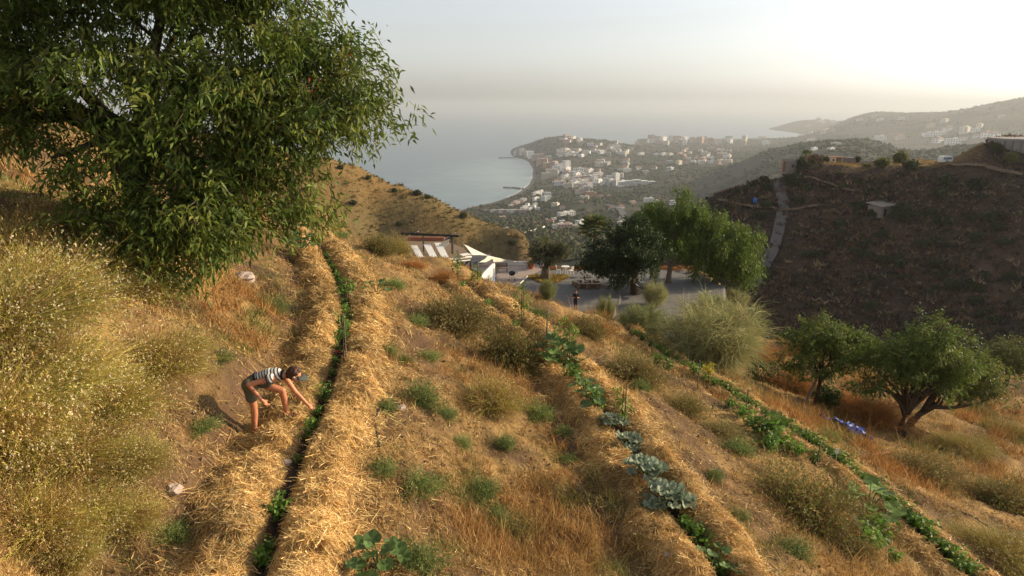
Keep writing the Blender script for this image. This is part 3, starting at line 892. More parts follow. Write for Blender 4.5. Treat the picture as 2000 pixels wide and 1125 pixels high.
# terrace trees: olive, dark round tree, pepper trees, fan palm
def terrace_at(px, py): 
    x, y = at_h(px, py, 16.5); return np.array([x, y, CZ - 16.5])
p = terrace_at(1066, 544); s = hpx(p, 1)
OLIVE = p
def olive_extra(mb):
    for k in range(5):
        a = k * 1.26
        mb.tube([(0.55 * math.cos(a), 0.55 * math.sin(a), -0.1), (0.32 * math.cos(a + 0.3), 0.32 * math.sin(a + 0.3), 0.5), (0.22 * math.cos(a + 0.8), 0.22 * math.sin(a + 0.8), 1.2)], [0.2, 0.17, 0.12], 7)
tree('olive_tree', p, 'old olive tree with gnarled fluted trunk and round silvery crown on the gravel terrace', 'tree', 'trees around the gravel terrace',
     [(0, 0, 2.9, 1.65, 1.6, 1.35, 1), (-0.5, 0, 2.5, 1.2, 1.2, 1.0, 0.8), (0.6, 0, 2.6, 1.2, 1.2, 1.0, 0.8)], (0.05, 0, 1.3), 0.42, 102, 700, 16, 0.22, 0.075, [(0.135, 0.14, 0.075), (0.10, 0.115, 0.058), (0.16, 0.155, 0.08)], 0.34, droop=-0.3, shell=0.45, bark='bark_grey', ntips=12, sub=(45, 0.36), extra=olive_extra)
p = terrace_at(1240, 574); CAROB = p
tree('carob_tree', p, 'dark dense round tree with low hanging crown beside the hammocks', 'tree', 'trees around the gravel terrace',
     [(-1.2, 0, 4.0, 2.9, 2.4, 2.1, 1), (-2.6, 0, 3.0, 2.1, 1.8, 1.5, 1), (0.6, 0, 4.4, 2.0, 1.9, 1.9, 0.9), (-1.4, -0.3, 2.3, 1.8, 1.5, 1.1, 0.9), (-3.6, 0, 3.2, 1.4, 1.3, 1.1, 0.8), (0.2, 0.5, 5.6, 1.6, 1.5, 1.2, 0.8)], (-0.1, 0, 1.6), 0.38, 103, 1700, 16, 0.22, 0.12, [(0.030, 0.052, 0.014), (0.040, 0.065, 0.016), (0.022, 0.040, 0.012)], 0.42, droop=0.2, shell=0.35, ntips=14, sub=(75, 0.5))
PEP = [(0.115, 0.175, 0.022), (0.085, 0.14, 0.018), (0.15, 0.20, 0.03), (0.06, 0.10, 0.015)]
p = terrace_at(1305, 552); 
tree('pepper_tree', p, 'tall pepper tree with bright green weeping foliage and two crown tops behind the hammocks', 'tree', 'trees around the gravel terrace',
     [(-0.9, 0.5, 6.6, 1.7, 1.7, 1.6, 1), (-1.6, 0.5, 5.4, 1.6, 1.6, 1.5, 1), (1.3, 0, 7.0, 1.6, 1.7, 2.0, 1), (1.8, 0.3, 5.4, 2.0, 1.8, 1.7, 1), (0.3, 0, 4.6, 1.8, 1.7, 1.6, 0.8), (2.6, 0.2, 4.0, 1.8, 1.7, 1.6, 0.9)], (0.2, 0, 2.6), 0.26, 104, 1200, 18, 0.30, 0.085, PEP, 0.5, droop=0.8, shell=0.35, hang=0.7, bark='bark_grey', ntips=14, sub=(60, 0.48))
p = terrace_at(1408, 560) + np.array([0, 2.0, 0])
tree('pepper_tree', p, 'wide pepper tree with weeping foliage trailing to the ground at the end of the terrace', 'tree', 'trees around the gravel terrace',
     [(0.3, 0, 4.4, 2.6, 2.3, 2.0, 1), (2.2, 0, 3.6, 1.7, 1.7, 1.9, 1), (-1.2, 0, 4.0, 1.9, 1.8, 1.9, 1), (1.3, -0.3, 2.4, 2.0, 1.8, 1.7, 1), (2.6, -0.2, 1.8, 1.3, 1.3, 1.6, 0.9), (-0.6, -0.3, 2.2, 1.7, 1.6, 1.4, 0.8), (0.6, 0.2, 5.8, 1.5, 1.5, 1.1, 0.8)], (0.2, 0, 2.2), 0.28, 105, 1500, 18, 0.30, 0.085, PEP, 0.5, droop=0.9, shell=0.35, hang=0.9, bark='bark_grey', ntips=14, sub=(70, 0.5))

# fan palm behind the dark tree
def fan_palm(loc, h, nfr, fl, label, group, seed, col=((0.12, 0.15, 0.05), (0.17, 0.17, 0.06), (0.09, 0.12, 0.04)), name='fan_palm'):
    rs = np.random.default_rng(seed)
    root = empty(name, loc); tag(root, label, 'palm', group)
    mb = MB(); mb.tube([(0, 0, -0.4), (0.02, 0, h * 0.5), (0, 0, h)], [0.24, 0.2, 0.2], 10); mb.obj('trunk', M['bark_grey'], root, smooth=True)
    V, F, C = [], [], []
    parts = []
    for k in range(nfr):
        a = k * 2.4; e = 1.35 - 1.75 * (k / nfr)
        ax = np.array([math.cos(a) * math.cos(e), math.sin(a) * math.cos(e), math.sin(e)])
        b = np.array([0, 0, h]); hub = b + ax * fl * 0.5
        Vs, Fs, _ = stems(b[None], ax[None], fl * 0.5, 0.05, rs, 0.02)
        c = np.array(col[k % 3])
        parts.append((Vs, Fs, np.tile(c, (len(Vs), 1))))
        side = unit(np.cross(ax, (0, 0, 1.0))); nrm = np.cross(side, ax)
        n = 22; th = np.linspace(-1.7, 1.7, n)
        D = np.cos(th)[:, None] * ax + np.sin(th)[:, None] * side + nrm * 0.12 - np.array([0, 0, 0.1])
        Vl, Fl = leaves(np.repeat(hub[None], n, 0), D, fl * 0.6 * (0.75 + 0.25 * np.cos(th)), 0.085 * fl, rs, 0.05)
        parts.append((Vl, Fl, tint(n, c, rs, 0.15, 0.05, 4)))
    link('crown', tris_or_quads('crown', parts, [M['leaf']]), root)
    return root
p = terrace_at(1162, 520) ; p[1] += 1
fan_palm(p + np.array([0, 0, -0.3]), 4.0, 30, 1.9, 'fan palm with spiky yellowish fronds standing behind the dark round tree', 'trees around the gravel terrace', 106)

# almond trees on the right
ALM = [(0.105, 0.15, 0.026), (0.08, 0.12, 0.022), (0.14, 0.175, 0.034)]
p = on_near(1763, 850); ALMOND = p
def alm_extra(mb):
    mb.tube([(0, 0, 0.9), (0.22, 0, 1.35), (0.35, 0, 1.9), (0.9, 0.2, 2.25), (1.5, 0.2, 2.35)], [0.13, 0.11, 0.09, 0.06, 0.03], 7)
    mb.tube([(-0.02, 0, 0.8), (-0.25, 0, 1.3), (-0.6, 0.1, 1.7), (-1.3, 0.1, 1.95)], [0.11, 0.09, 0.07, 0.03], 7)
    mb.tube([(0.33, 0, 1.8), (0.42, 0.1, 2.4), (0.75, 0.1, 2.9)], [0.09, 0.07, 0.04], 7)
tree('almond_tree', p, 'almond tree with dark forked trunk and open spreading crown below the garden rows', 'tree', 'almond trees below the garden rows',
     [(0.6, 0, 3.4, 1.3, 1.3, 0.95, 1), (-0.9, 0, 2.9, 1.2, 1.2, 0.95, 1), (1.5, 0.2, 3.2, 1.0, 1.1, 0.9, 1), (0.4, 0, 2.6, 1.5, 1.2, 0.6, 0.6), (-1.5, 0, 2.3, 0.95, 0.9, 0.8, 0.8), (0.9, 0.2, 4.0, 1.0, 0.9, 0.5, 0.9), (2.0, 0.2, 2.6, 0.7, 0.8, 0.7, 0.7)], (0.0, 0, 0.95), 0.15, 107, 1050, 15, 0.14, 0.05, ALM, 0.26, droop=0.35, shell=0.3, ntips=16, sub=(75, 0.24), extra=alm_extra)
p = on_near(1800, 842) + np.array([0.0, 0.8, 0])
def alm2_extra(mb):
    mb.tube([(0, 0, -0.1), (0.35, 0, 0.35), (0.9, 0.1, 0.6), (1.6, 0.1, 0.55), (2.3, 0.2, 0.62), (3.0, 0.2, 0.8)], [0.13, 0.12, 0.10, 0.08, 0.06, 0.03], 7)
    mb.tube([(0.9, 0.1, 0.6), (0.85, 0.1, 1.0), (0.7, 0.2, 1.4)], [0.06, 0.05, 0.03], 6)
    mb.tube([(1.9, 0.15, 0.6), (2.2, 0.2, 1.0), (2.5, 0.3, 1.5)], [0.05, 0.04, 0.02], 6)
tree('almond_tree', p, 'leaning almond tree with a branch growing along the ground beside the forked one', 'tree', 'almond trees below the garden rows',
     [(2.1, 0.3, 1.9, 1.2, 1.1, 0.85, 1), (1.3, 0.3, 2.1, 0.9, 1.0, 0.7, 1), (2.9, 0.3, 1.4, 0.85, 0.9, 0.6, 1), (1.9, 0, 2.5, 0.9, 0.9, 0.5, 0.8)], (0.4, 0, 0.4), 0.13, 108, 600, 15, 0.14, 0.05, [(0.13, 0.16, 0.028), (0.085, 0.11, 0.024), (0.14, 0.15, 0.035)], 0.26, droop=0.35, shell=0.3, ntips=9, sub=(45, 0.24), extra=alm2_extra)
p = on_near(1590, 790); SECOND = p
tree('almond_tree', p, 'upright almond tree with a pale wooden prop leaning on its slim trunk', 'tree', 'almond trees below the garden rows',
     [(0.1, 0, 2.3, 1.15, 1.1, 0.9, 1), (0.9, 0.2, 2.5, 1.0, 1.0, 0.7, 1), (-0.6, 0, 1.9, 0.8, 0.8, 0.75, 0.9), (0.3, 0, 2.95, 1.0, 0.9, 0.5, 1), (1.7, 0.5, 2.3, 0.9, 0.8, 0.6, 0.8), (0.3, 0, 1.5, 0.7, 0.7, 0.5, 0.5)], (0.12, 0, 1.05), 0.10, 109, 820, 15, 0.14, 0.05, ALM, 0.26, droop=0.3, shell=0.3, ntips=10, sub=(55, 0.25))
pr = MB(); pr.tube([(-0.62, -0.35, -0.1), (0.05, -0.1, 1.55)], [0.06, 0.05], 8, (0.20, 0.15, 0.11))
pt = pr.obj('wooden_prop', mat('prop_wood', (1, 1, 1), 0.9, True, (14, 0.3)), None, tuple(p)); tag(pt, 'grey wooden pole leaning against the upright almond tree', 'pole')
p = on_near(1965, 752)
tree('scrub_tree', p, 'rounded low tree growing alone at the lip of the ravine', 'tree', None,
     [(0, 0, 1.9, 1.5, 1.4, 1.05, 1), (-0.8, 0, 1.5, 0.9, 0.9, 0.8, 0.8), (0.9, 0, 1.4, 1.0, 1.0, 0.8, 0.9)], (0.05, 0, 0.7), 0.12, 110, 560, 18, 0.13, 0.05, [(0.115, 0.125, 0.03), (0.085, 0.10, 0.025)], 0.32, droop=-0.1, shell=0.4, ntips=8)
p = on_near(1512, 662)
tree('bushy_tree', p, 'dense rounded dark green tree standing between the broom and the ravine', 'tree', None,
     [(0, 0, 1.6, 1.5, 1.4, 1.3, 1), (-0.8, 0.3, 1.9, 1.0, 1.0, 0.9, 0.8), (0.7, 0, 1.2, 1.0, 1.0, 0.9, 0.8)], (0, 0, 0.7), 0.14, 111, 800, 18, 0.13, 0.06, [(0.070, 0.085, 0.022), (0.095, 0.11, 0.026), (0.05, 0.065, 0.02)], 0.34, droop=0.1, shell=0.4, ntips=6)

# broom bushes (fine grey-green rods)
def broom_mesh(name, seed, n=15000, pal=((0.32, 0.31, 0.13), (0.40, 0.37, 0.17), (0.25, 0.255, 0.10))):
    rs = np.random.default_rng(seed)
    parts = []
    m = 60
    th = rs.uniform(0, 2 * np.pi, m); e = rs.uniform(0.05, 1, m) ** 0.6
    D = np.stack([np.cos(th) * e, np.sin(th) * e, 0.85 - 0.35 * e], 1)
    L = rs.uniform(0.55, 0.8, m)
    V, F, pts = stems(np.zeros((m, 3)) - [0, 0, 0.02], D, L, 0.02, rs, -0.12)
    parts.append((V, F, tint(m, (0.12, 0.095, 0.06), rs, 0.2, 0.05, 8)))
    Pn = np.stack(pts, 1)
    i = rs.integers(0, m, n); t = rs.uniform(0.3, 1, n) * 3; k = np.minimum(t.astype(int), 2); f = (t - k)[:, None]
    Q = Pn[i, k] * (1 - f) + Pn[i, k + 1] * f + rs.normal(size=(n, 3)) * 0.03
    Dd = unit(D[i]) * 0.9 + rs.normal(size=(n, 3)) * 0.75 + np.array([0, 0, 0.2])
    V, F, _ = stems(Q, Dd, rs.uniform(0.10, 0.30, n), 0.0052, rs, 0.35)
    parts.append((V, F, tint(n, pick(pal, n, rs), rs, 0.25, 0.08, 8)))
    return tris_or_quads(name, parts, [M['blade']])
BR = [broom_mesh('broom_twigs', 120, 12500), broom_mesh('broom_twigs', 121, 12000, ((0.21, 0.225, 0.085), (0.26, 0.27, 0.11), (0.17, 0.185, 0.07)))]
def bush(name, me, px, py, sx, sz, label, cat, group=None, rz=None, dz=-0.03, dy=0.0):
    p = on_near(px, py); p[1] += dy
    if dy: p[2] = near_h(p[0], p[1])
    o = link(name, me, None, (p[0], p[1], p[2] + dz), (0, 0, rng.uniform(0, 6.28) if rz is None else rz), (sx, sx, sz))
    return tag(o, label, cat, group)
bush('broom_bush', BR[0], 1385, 716, 3.3, 3.3, 'huge airy grey green broom bush with bare brown stems at its foot', 'shrub', 'broom bushes below the terrace')
bush('broom_bush', BR[1], 1290, 676, 1.8, 1.7, 'broad pale broom bush partly hiding the gravel terrace', 'shrub', 'broom bushes below the terrace', dy=3)
bush('broom_bush', BR[1], 1425, 672, 2.7, 3.0, 'tall feathery broom bush against the weeping pepper tree', 'shrub', 'broom bushes below the terrace', dy=4)
bush('broom_bush', BR[0], 1310, 640, 1.9, 2.6, 'slender pale broom bush next to the dark hammock', 'shrub', 'broom bushes below the terrace', dy=6)
bush('broom_bush', BR[0], 1468, 672, 1.9, 2.1, 'rounded broom bush at the downhill corner of the gravel terrace', 'shrub', 'broom bushes below the terrace', dy=5)
bush('broom_bush', BR[1], 1212, 636, 0.8, 1.7, 'narrow yellow green broom bush beside the standing person', 'shrub', 'broom bushes below the terrace', dy=4)
bush('broom_bush', BR[1], 1075, 604, 0.55, 1.1, 'small wispy green broom at the upper edge of the terrace', 'shrub', 'broom bushes below the terrace', dy=2)
# ------------------------------------------------------------------ straw mulch on the beds
ST_PAL = [(0.64, 0.43, 0.17), (0.55, 0.35, 0.13), (0.74, 0.54, 0.25), (0.42, 0.25, 0.085), (0.62, 0.44, 0.20), (0.34, 0.20, 0.075)]
def straw_for(k, half, n, label, seed):
    rs = np.random.default_rng(seed)
    Q = rows[k]
    T = np.gradient(Q, axis=0); T /= np.linalg.norm(T, axis=1)[:, None]
    Nn = np.stack([T[:, 1], -T[:, 0]], 1)
    d = np.hypot(Q[:, 0], Q[:, 1])
    wt = 1.0 / np.maximum(d, 5.0) ** 1.15; wt /= wt.sum()
    j = rs.choice(len(Q), n, p=wt)
    a = rs.beta(1.6, 1.5, n) * (half * 1.12 - 0.1) + 0.1
    a = np.where(rs.uniform(0, 1, n) < 0.13, a + rs.exponential(0.32, n), a)
    u = a * rs.choice([-1, 1], n)
    xy = Q[j] + Nn[j] * u[:, None] + T[j] * rs.uniform(-0.06, 0.06, n)[:, None]
    eps = 0.05
    z = near_h(xy[:, 0], xy[:, 1]); zx = near_h(xy[:, 0] + eps, xy[:, 1]); zy = near_h(xy[:, 0], xy[:, 1] + eps)
    gx, gy = (zx - z) / eps, (zy - z) / eps
    th = rs.normal(0, 1, n) * 0.75 + np.where(rs.uniform(0, 1, n) < 0.55, 1.57, 0) + np.arctan2(T[j, 1], T[j, 0])
    dx, dy = np.cos(th), np.sin(th)
    D = np.stack([dx, dy, gx * dx + gy * dy + rs.normal(0.14, 0.30, n)], 1)
    L = rs.uniform(0.07, 0.30, n) * (1 + 0.02 * d[j]) * np.where(rs.uniform(0, 1, n) < 0.05, 1.5, 1.0)
    weather = 1 + 0.55 * fbm(xy[:, 0] * 1.3, xy[:, 1] * 1.3, 3, seed)
    W = (0.005 + 0.00055 * d[j]) * rs.uniform(0.6, 1.3, n)
    P = np.stack([xy[:, 0], xy[:, 1], z + rs.uniform(0.0, 0.035, n)], 1) - unit(D) * (L / 2)[:, None]
    V, F, _ = stems(P, D, L, W, rs, 0.0, 1)
    o = link('straw', tris_or_quads('straw', [(V, F, tint(n, pick(ST_PAL, n, rs, [.25, .25, .15, .15, .12, .08]) * weather[:, None], rs, 0.3, 0.06, 4))], [M['straw']]))
    return tag(o, label, 'straw', 'straw mulch on the beds', 'stuff')
straw_for(0, 0.92, 80000, 'thick golden straw mulch piled in two ridges where the person bends down', 201)
straw_for(1, 0.84, 62000, 'golden straw mulch in two ridges along the row of grey green cabbages', 202)
straw_for(2, 0.62, 16000, 'thin straw mulch beside the long hedge of green bean plants', 203)

# ------------------------------------------------------------------ dry grass over the slope
def grass_patch(n_clump, per, seed):
    rs = np.random.default_rng(seed)
    parts = []
    r = np.exp(rs.uniform(math.log(3.2), math.log(66), n_clump)); az = np.radians(rs.uniform(-47, 47, n_clump))
    x, y = r * np.sin(az), r * np.cos(az)
    bed, path, gul = near_masks(x, y)
    t = inside(x, y, TER)
    n1 = fbm(x * 0.5, y * 0.5, 3, 91); n2 = fbm(x * 0.22, y * 0.22, 3, 92); n3 = fbm(x * 1.3, y * 1.3, 3, 93)
    keep = (bed < 0.3) & (gul < 0.2) & ~t & (rs.uniform(0, 1, n_clump) > path * 0.85) & (rs.uniform(0, 1, n_clump) < 0.62 + 1.1 * n1 + 0.35 * (x < -3.2))
    x, y, r, n1, n2, n3 = [v[keep] for v in (x, y, r, n1, n2, n3)]
    m = len(x); z = near_h(x, y)
    u0, _ = row_coord(x, y, 0)
    ah = tps_near(x, y)
    lush = np.clip(0.6 + 1.3 * n2, 0.3, 1.4)
    ci = np.repeat(np.arange(m), per); n = len(ci)
    P = np.stack([x[ci] + rs.normal(size=n) * 0.09, y[ci] + rs.normal(size=n) * 0.09, z[ci] - 0.02], 1)
    D = np.stack([rs.normal(size=n) * 0.55, rs.normal(size=n) * 0.55, np.ones(n)], 1)
    tall = np.where((rs.uniform(0, 1, m) < 0.16) & (np.abs(u0) > 2.4), 1.9, 1.0)
    Lc = (rs.uniform(0.10, 0.30, m) * lush * tall * (1 + 0.012 * r) * np.where(ah > 9.5, 1.5, 1.0))
    L = Lc[ci] * rs.uniform(0.5, 1.3, n)
    W = (0.0055 + 0.00075 * r[ci]) * rs.uniform(0.6, 1.3, n)
    V, F = blades(P, D, L, W, rs)
    dry = pick([(0.46, 0.29, 0.105), (0.56, 0.385, 0.16), (0.40, 0.225, 0.08), (0.31, 0.165, 0.065), (0.46, 0.325, 0.13)], m, rs)
    grn = pick([(0.17, 0.19, 0.05), (0.22, 0.22, 0.07), (0.13, 0.16, 0.045)], m, rs)
    org = pick([(0.36, 0.17, 0.05), (0.30, 0.14, 0.045)], m, rs)
    g = np.clip(n3 * 2.8 - 0.22 + 0.35 * (x < -5), 0, 0.95)[:, None]
    o_ = np.clip(n2 * 2.8 + 0.15 * (ah > 9.5), 0, 0.85)[:, None]
    c = dry * (1 - o_) + org * o_; c = c * (1 - g) + grn * g
    C = np.repeat(np.clip(c[ci] * (1 + rs.uniform(-0.45, 0.4, (n, 1))), 0, 1), 3, 0)
    return V, F, C
def litter(n, seed):
    rs = np.random.default_rng(seed)
    r = np.exp(rs.uniform(math.log(4), math.log(45), n)); az = np.radians(rs.uniform(-45, 45, n)); x, y = r * np.sin(az), r * np.cos(az)
    bed, path, gul = near_masks(x, y); kp = (bed < 0.5) & ~inside(x, y, TER) & (fbm(x * 0.7, y * 0.7, 3, 95) > -0.22); x, y, r = x[kp], y[kp], r[kp]; n = len(x)
    z = near_h(x, y); eps = 0.08; gx = (near_h(x + eps, y) - z) / eps; gy = (near_h(x, y + eps) - z) / eps
    th = rs.uniform(0, 6.28, n); D = np.stack([np.cos(th), np.sin(th), gx * np.cos(th) + gy * np.sin(th) + rs.normal(0.12, 0.15, n)], 1); L = rs.uniform(0.05, 0.24, n)
    V, F = blades(np.stack([x, y, z + 0.012], 1) - unit(D) * (L / 2)[:, None], D, L, (0.007 + 0.0007 * r) * rs.uniform(0.6, 1.5, n), rs)
    return V, F, tint(n, pick([(0.46, 0.30, 0.12), (0.38, 0.23, 0.085), (0.56, 0.40, 0.18), (0.22, 0.13, 0.06)], n, rs), rs, 0.25, 0.08, 3)
o = link('dry_grass', tris_or_quads('dry_grass', [grass_patch(78000, 10, 301), litter(90000, 303)], [M['blade']]))
tag(o, 'dry golden and rusty grass covering the slope between the beds', 'grass', kind='stuff')

# loose clods and leaf litter on the soil
rs = np.random.default_rng(302)
n = 3800
r = np.exp(rs.uniform(math.log(5), math.log(40), n)); az = np.radians(rs.uniform(-40, 40, n)); x, y = r * np.sin(az), r * np.cos(az)
bed, path, gul = near_masks(x, y); keep = (bed < 0.2) & ~inside(x, y, TER)
x, y, r = x[keep], y[keep], r[keep]; n = len(x); z = near_h(x, y)
s = rs.uniform(0.010, 0.035, n) * (1 + 0.7 * (rs.uniform(0, 1, n) < 0.06))
octa = np.array([(1, 0, 0), (0, 1, 0), (-1, 0, 0), (0, -1, 0), (0, 0, 0.8), (0, 0, -0.8)])
V = (octa[None] * s[:, None, None] * rs.uniform(0.6, 1.4, (n, 6, 1)) + np.stack([x, y, z + s * 0.2], 1)[:, None]).reshape(-1, 3)
f = np.array([(0, 1, 4), (1, 2, 4), (2, 3, 4), (3, 0, 4), (1, 0, 5), (2, 1, 5), (3, 2, 5), (0, 3, 5)])
F = (f[None] + 6 * np.arange(n)[:, None, None]).reshape(-1, 3)
o = link('soil_clods', mk_mesh('soil_clods', V, F, [M['near_ground']], None, tint(n, pick([(0.13, 0.08, 0.05), (0.19, 0.13, 0.085), (0.10, 0.06, 0.04)], n, rs), rs, 0.2, 0.05, 6)))
tag(o, 'loose brown soil clods and small stones on the slope', 'clods', kind='stuff')

# ------------------------------------------------------------------ weed mounds
YG = [(0.46, 0.37, 0.09), (0.38, 0.335, 0.08), (0.54, 0.41, 0.125), (0.30, 0.29, 0.07)]
BRN = [(0.28, 0.165, 0.065), (0.34, 0.205, 0.08), (0.21, 0.115, 0.05)]
FLW = [(0.56, 0.46, 0.26), (0.50, 0.40, 0.20), (0.64, 0.55, 0.38)]
WB = [weed_mesh('flowering_weed', 401, BRN[:2] + YG, BRN[1:2] + YG, FLW, 5000, 13000, 1300), weed_mesh('flowering_weed', 402, YG + BRN[:1], YG[::-1] + BRN[:1], FLW, 5000, 13000, 1900), weed_mesh('flowering_weed', 403, BRN + YG, BRN + YG, FLW, 5200, 11000, 800)]
DB = [weed_mesh('dry_bush', 411, BRN[::2] + [(0.26, 0.12, 0.05)], [(0.15, 0.16, 0.045), (0.22, 0.20, 0.06), (0.12, 0.13, 0.04)], [(0.45, 0.36, 0.2)], 2200, 10000, 250, flat=0.85, lw=(0.07, 0.018)), weed_mesh('dry_bush', 412, BRN[::2], [(0.16, 0.165, 0.05), (0.23, 0.20, 0.07), (0.28, 0.24, 0.09)], [(0.5, 0.42, 0.25)], 2200, 10000, 400, flat=0.85, lw=(0.07, 0.018))]
OB = [weed_mesh('rusty_bush', 421, [(0.36, 0.16, 0.045), (0.30, 0.13, 0.04), (0.40, 0.21, 0.07)], [(0.36, 0.16, 0.045), (0.42, 0.22, 0.07), (0.28, 0.12, 0.04)], None, 3000, 7000, 0, flat=0.9)]
FEN = [weed_mesh('feathery_herb', 431, [(0.17, 0.21, 0.06), (0.22, 0.26, 0.08)], [(0.16, 0.21, 0.06), (0.25, 0.29, 0.10), (0.11, 0.155, 0.045)], None, 700, 4200, 0, flat=0.9, lw=(0.11, 0.026), droop=0.15)]
left = [(60, 600, 0.95, 1.15, 0), (165, 560, 1.0, 1.15, 1), (245, 575, 0.7, 0.8, 0), (10, 520, 0.9, 1.2, 2), (295, 720, 0.72, 0.85, 2), (350, 680, 0.42, 0.5, 0), (90, 750, 0.85, 1.0, 1), (205, 800, 0.68, 0.85, 0),
        (240, 905, 0.5, 0.6, 1), (120, 900, 0.62, 0.85, 2), (25, 870, 0.7, 0.95, 1), (170, 1010, 0.5, 0.6, 0), (60, 1030, 0.55, 0.8, 2), (10, 710, 0.7, 1.0, 2), (110, 470, 0.9, 1.1, 2), (205, 490, 0.8, 0.9, 1), (-40, 640, 0.9, 1.2, 1), (-40, 820, 0.85, 1.0, 0), (260, 1010, 0.35, 0.4, 2), (120, 1090, 0.4, 0.55, 1)]
for i, (px, py, sx, sz, k) in enumerate(left):
    lab = ['tall yellow green weed mound with white seed heads on the steep bank', 'pale green weed clump thick with whitish flowers on the steep bank', 'browning weed mound with sparse seed heads on the steep bank'][k]
    bush('flowering_weed', WB[k], px, py, sx, sz, lab, 'weed', ['green weed mounds on the bank', 'flowery weed clumps on the bank', 'browning weed mounds on the bank'][k])
mids = [('dry_bush', DB[0], 738, 494, 0.62, 0.95, 'dark green and rusty bush beside the pergola at the top of the slope', 'bush'),
        ('flowering_weed', WB[0], 775, 492, 0.55, 0.9, 'bright yellow green wispy weed next to the dark rusty bush', 'weed'),
        ('dry_bush', DB[1], 883, 640, 0.95, 1.15, 'large olive topped bush with rusty brown foot between the two straw beds', 'bush'),
        ('dry_bush', DB[0], 1000, 712, 0.85, 1.2, 'tall grey green bush leaning over the cabbage row path', 'bush'),
        ('flowering_weed', WB[2], 955, 790, 0.55, 0.75, 'sprawling thin weed below the tall grey green bush', 'weed'),
        ('dry_bush', DB[1], 1232, 740, 0.85, 0.95, 'rounded straw coloured bush between cabbage row and bean hedge', 'bush'),
        ('dry_bush', DB[0], 1137, 652, 0.75, 0.8, 'round olive brown bush above the small staked sapling', 'bush'),
        ('dry_bush', DB[0], 1330, 800, 0.55, 0.5, 'small dark dry bush just above the bean hedge', 'bush'),
        ('dry_bush', DB[1], 1405, 850, 0.55, 0.45, 'low brown bush in the grass above the bean hedge', 'bush'),
        ('dry_bush', DB[0], 1562, 1000, 1.0, 1.05, 'wide dome shaped bush of green tips and brown stems beside the sunflower', 'bush'),
        ('dry_bush', DB[1], 1660, 1072, 0.4, 0.35, 'low grassy bush at the foot of the sunflower', 'bush'),
        ('dry_bush', DB[1], 1800, 935, 0.95, 0.95, 'olive flowering bush downhill from the bean hedge near the fallen board', 'bush'),
        ('dry_bush', DB[0], 1958, 985, 0.95, 0.9, 'brown footed bush downhill beyond the black hose', 'bush'),
        ('flowering_weed', WB[1], 1945, 1085, 0.8, 0.7, 'pale flowering bush lowest on the slope beside the hose', 'weed'),
        ('flowering_weed', WB[0], 1880, 880, 0.9, 0.7, 'yellow green weed mat under the leaning almond tree', 'weed'),
        ('flowering_weed', WB[2], 1975, 850, 1.0, 0.7, 'mottled weed mound behind the leaning almond tree', 'weed'),
        ('rusty_bush', OB[0], 1700, 815, 1.2, 1.15, 'bright rusty orange dry bush between the two almond trunks', 'bush'),
        ('rusty_bush', OB[0], 1640, 790, 0.9, 0.9, 'rusty orange bush behind the blue tarp', 'bush'),
        ('rusty_bush', OB[0], 1545, 760, 1.2, 1.1, 'orange brown bush uphill of the upright almond tree', 'bush'),
        ('rusty_bush', OB[0], 1480, 705, 1.2, 1.2, 'orange dry thicket between the broom and the citrus bush', 'bush'),
        ('rusty_bush', OB[0], 1560, 700, 1.2, 1.2, 'rusty thicket behind the citrus bush', 'bush'),
        ('dry_bush', DB[0], 1900, 810, 1.1, 0.9, 'grey dry bush behind the leaning almond branch', 'bush'),
        ('rusty_bush', OB[0], 868, 545, 0.55, 0.45, 'rusty dry brush below the white loungers', 'bush'),
        ('rusty_bush', OB[0], 806, 522, 0.5, 0.4, 'rusty dry brush at the foot of the pergola', 'bush'),
        ('rusty_bush', OB[0], 1110, 640, 0.55, 0.5, 'reddish dry tuft in front of the standing person', 'bush'),
        ('rusty_bush', OB[0], 1165, 648, 0.6, 0.55, 'orange dry tuft between the standing person and the broom', 'bush')]
for nm, me, px, py, sx, sz, lab, cat in mids:
    bush(nm, me, px, py, sx * 1.12, sz * 1.18, lab, cat, 'bushes on the slope')
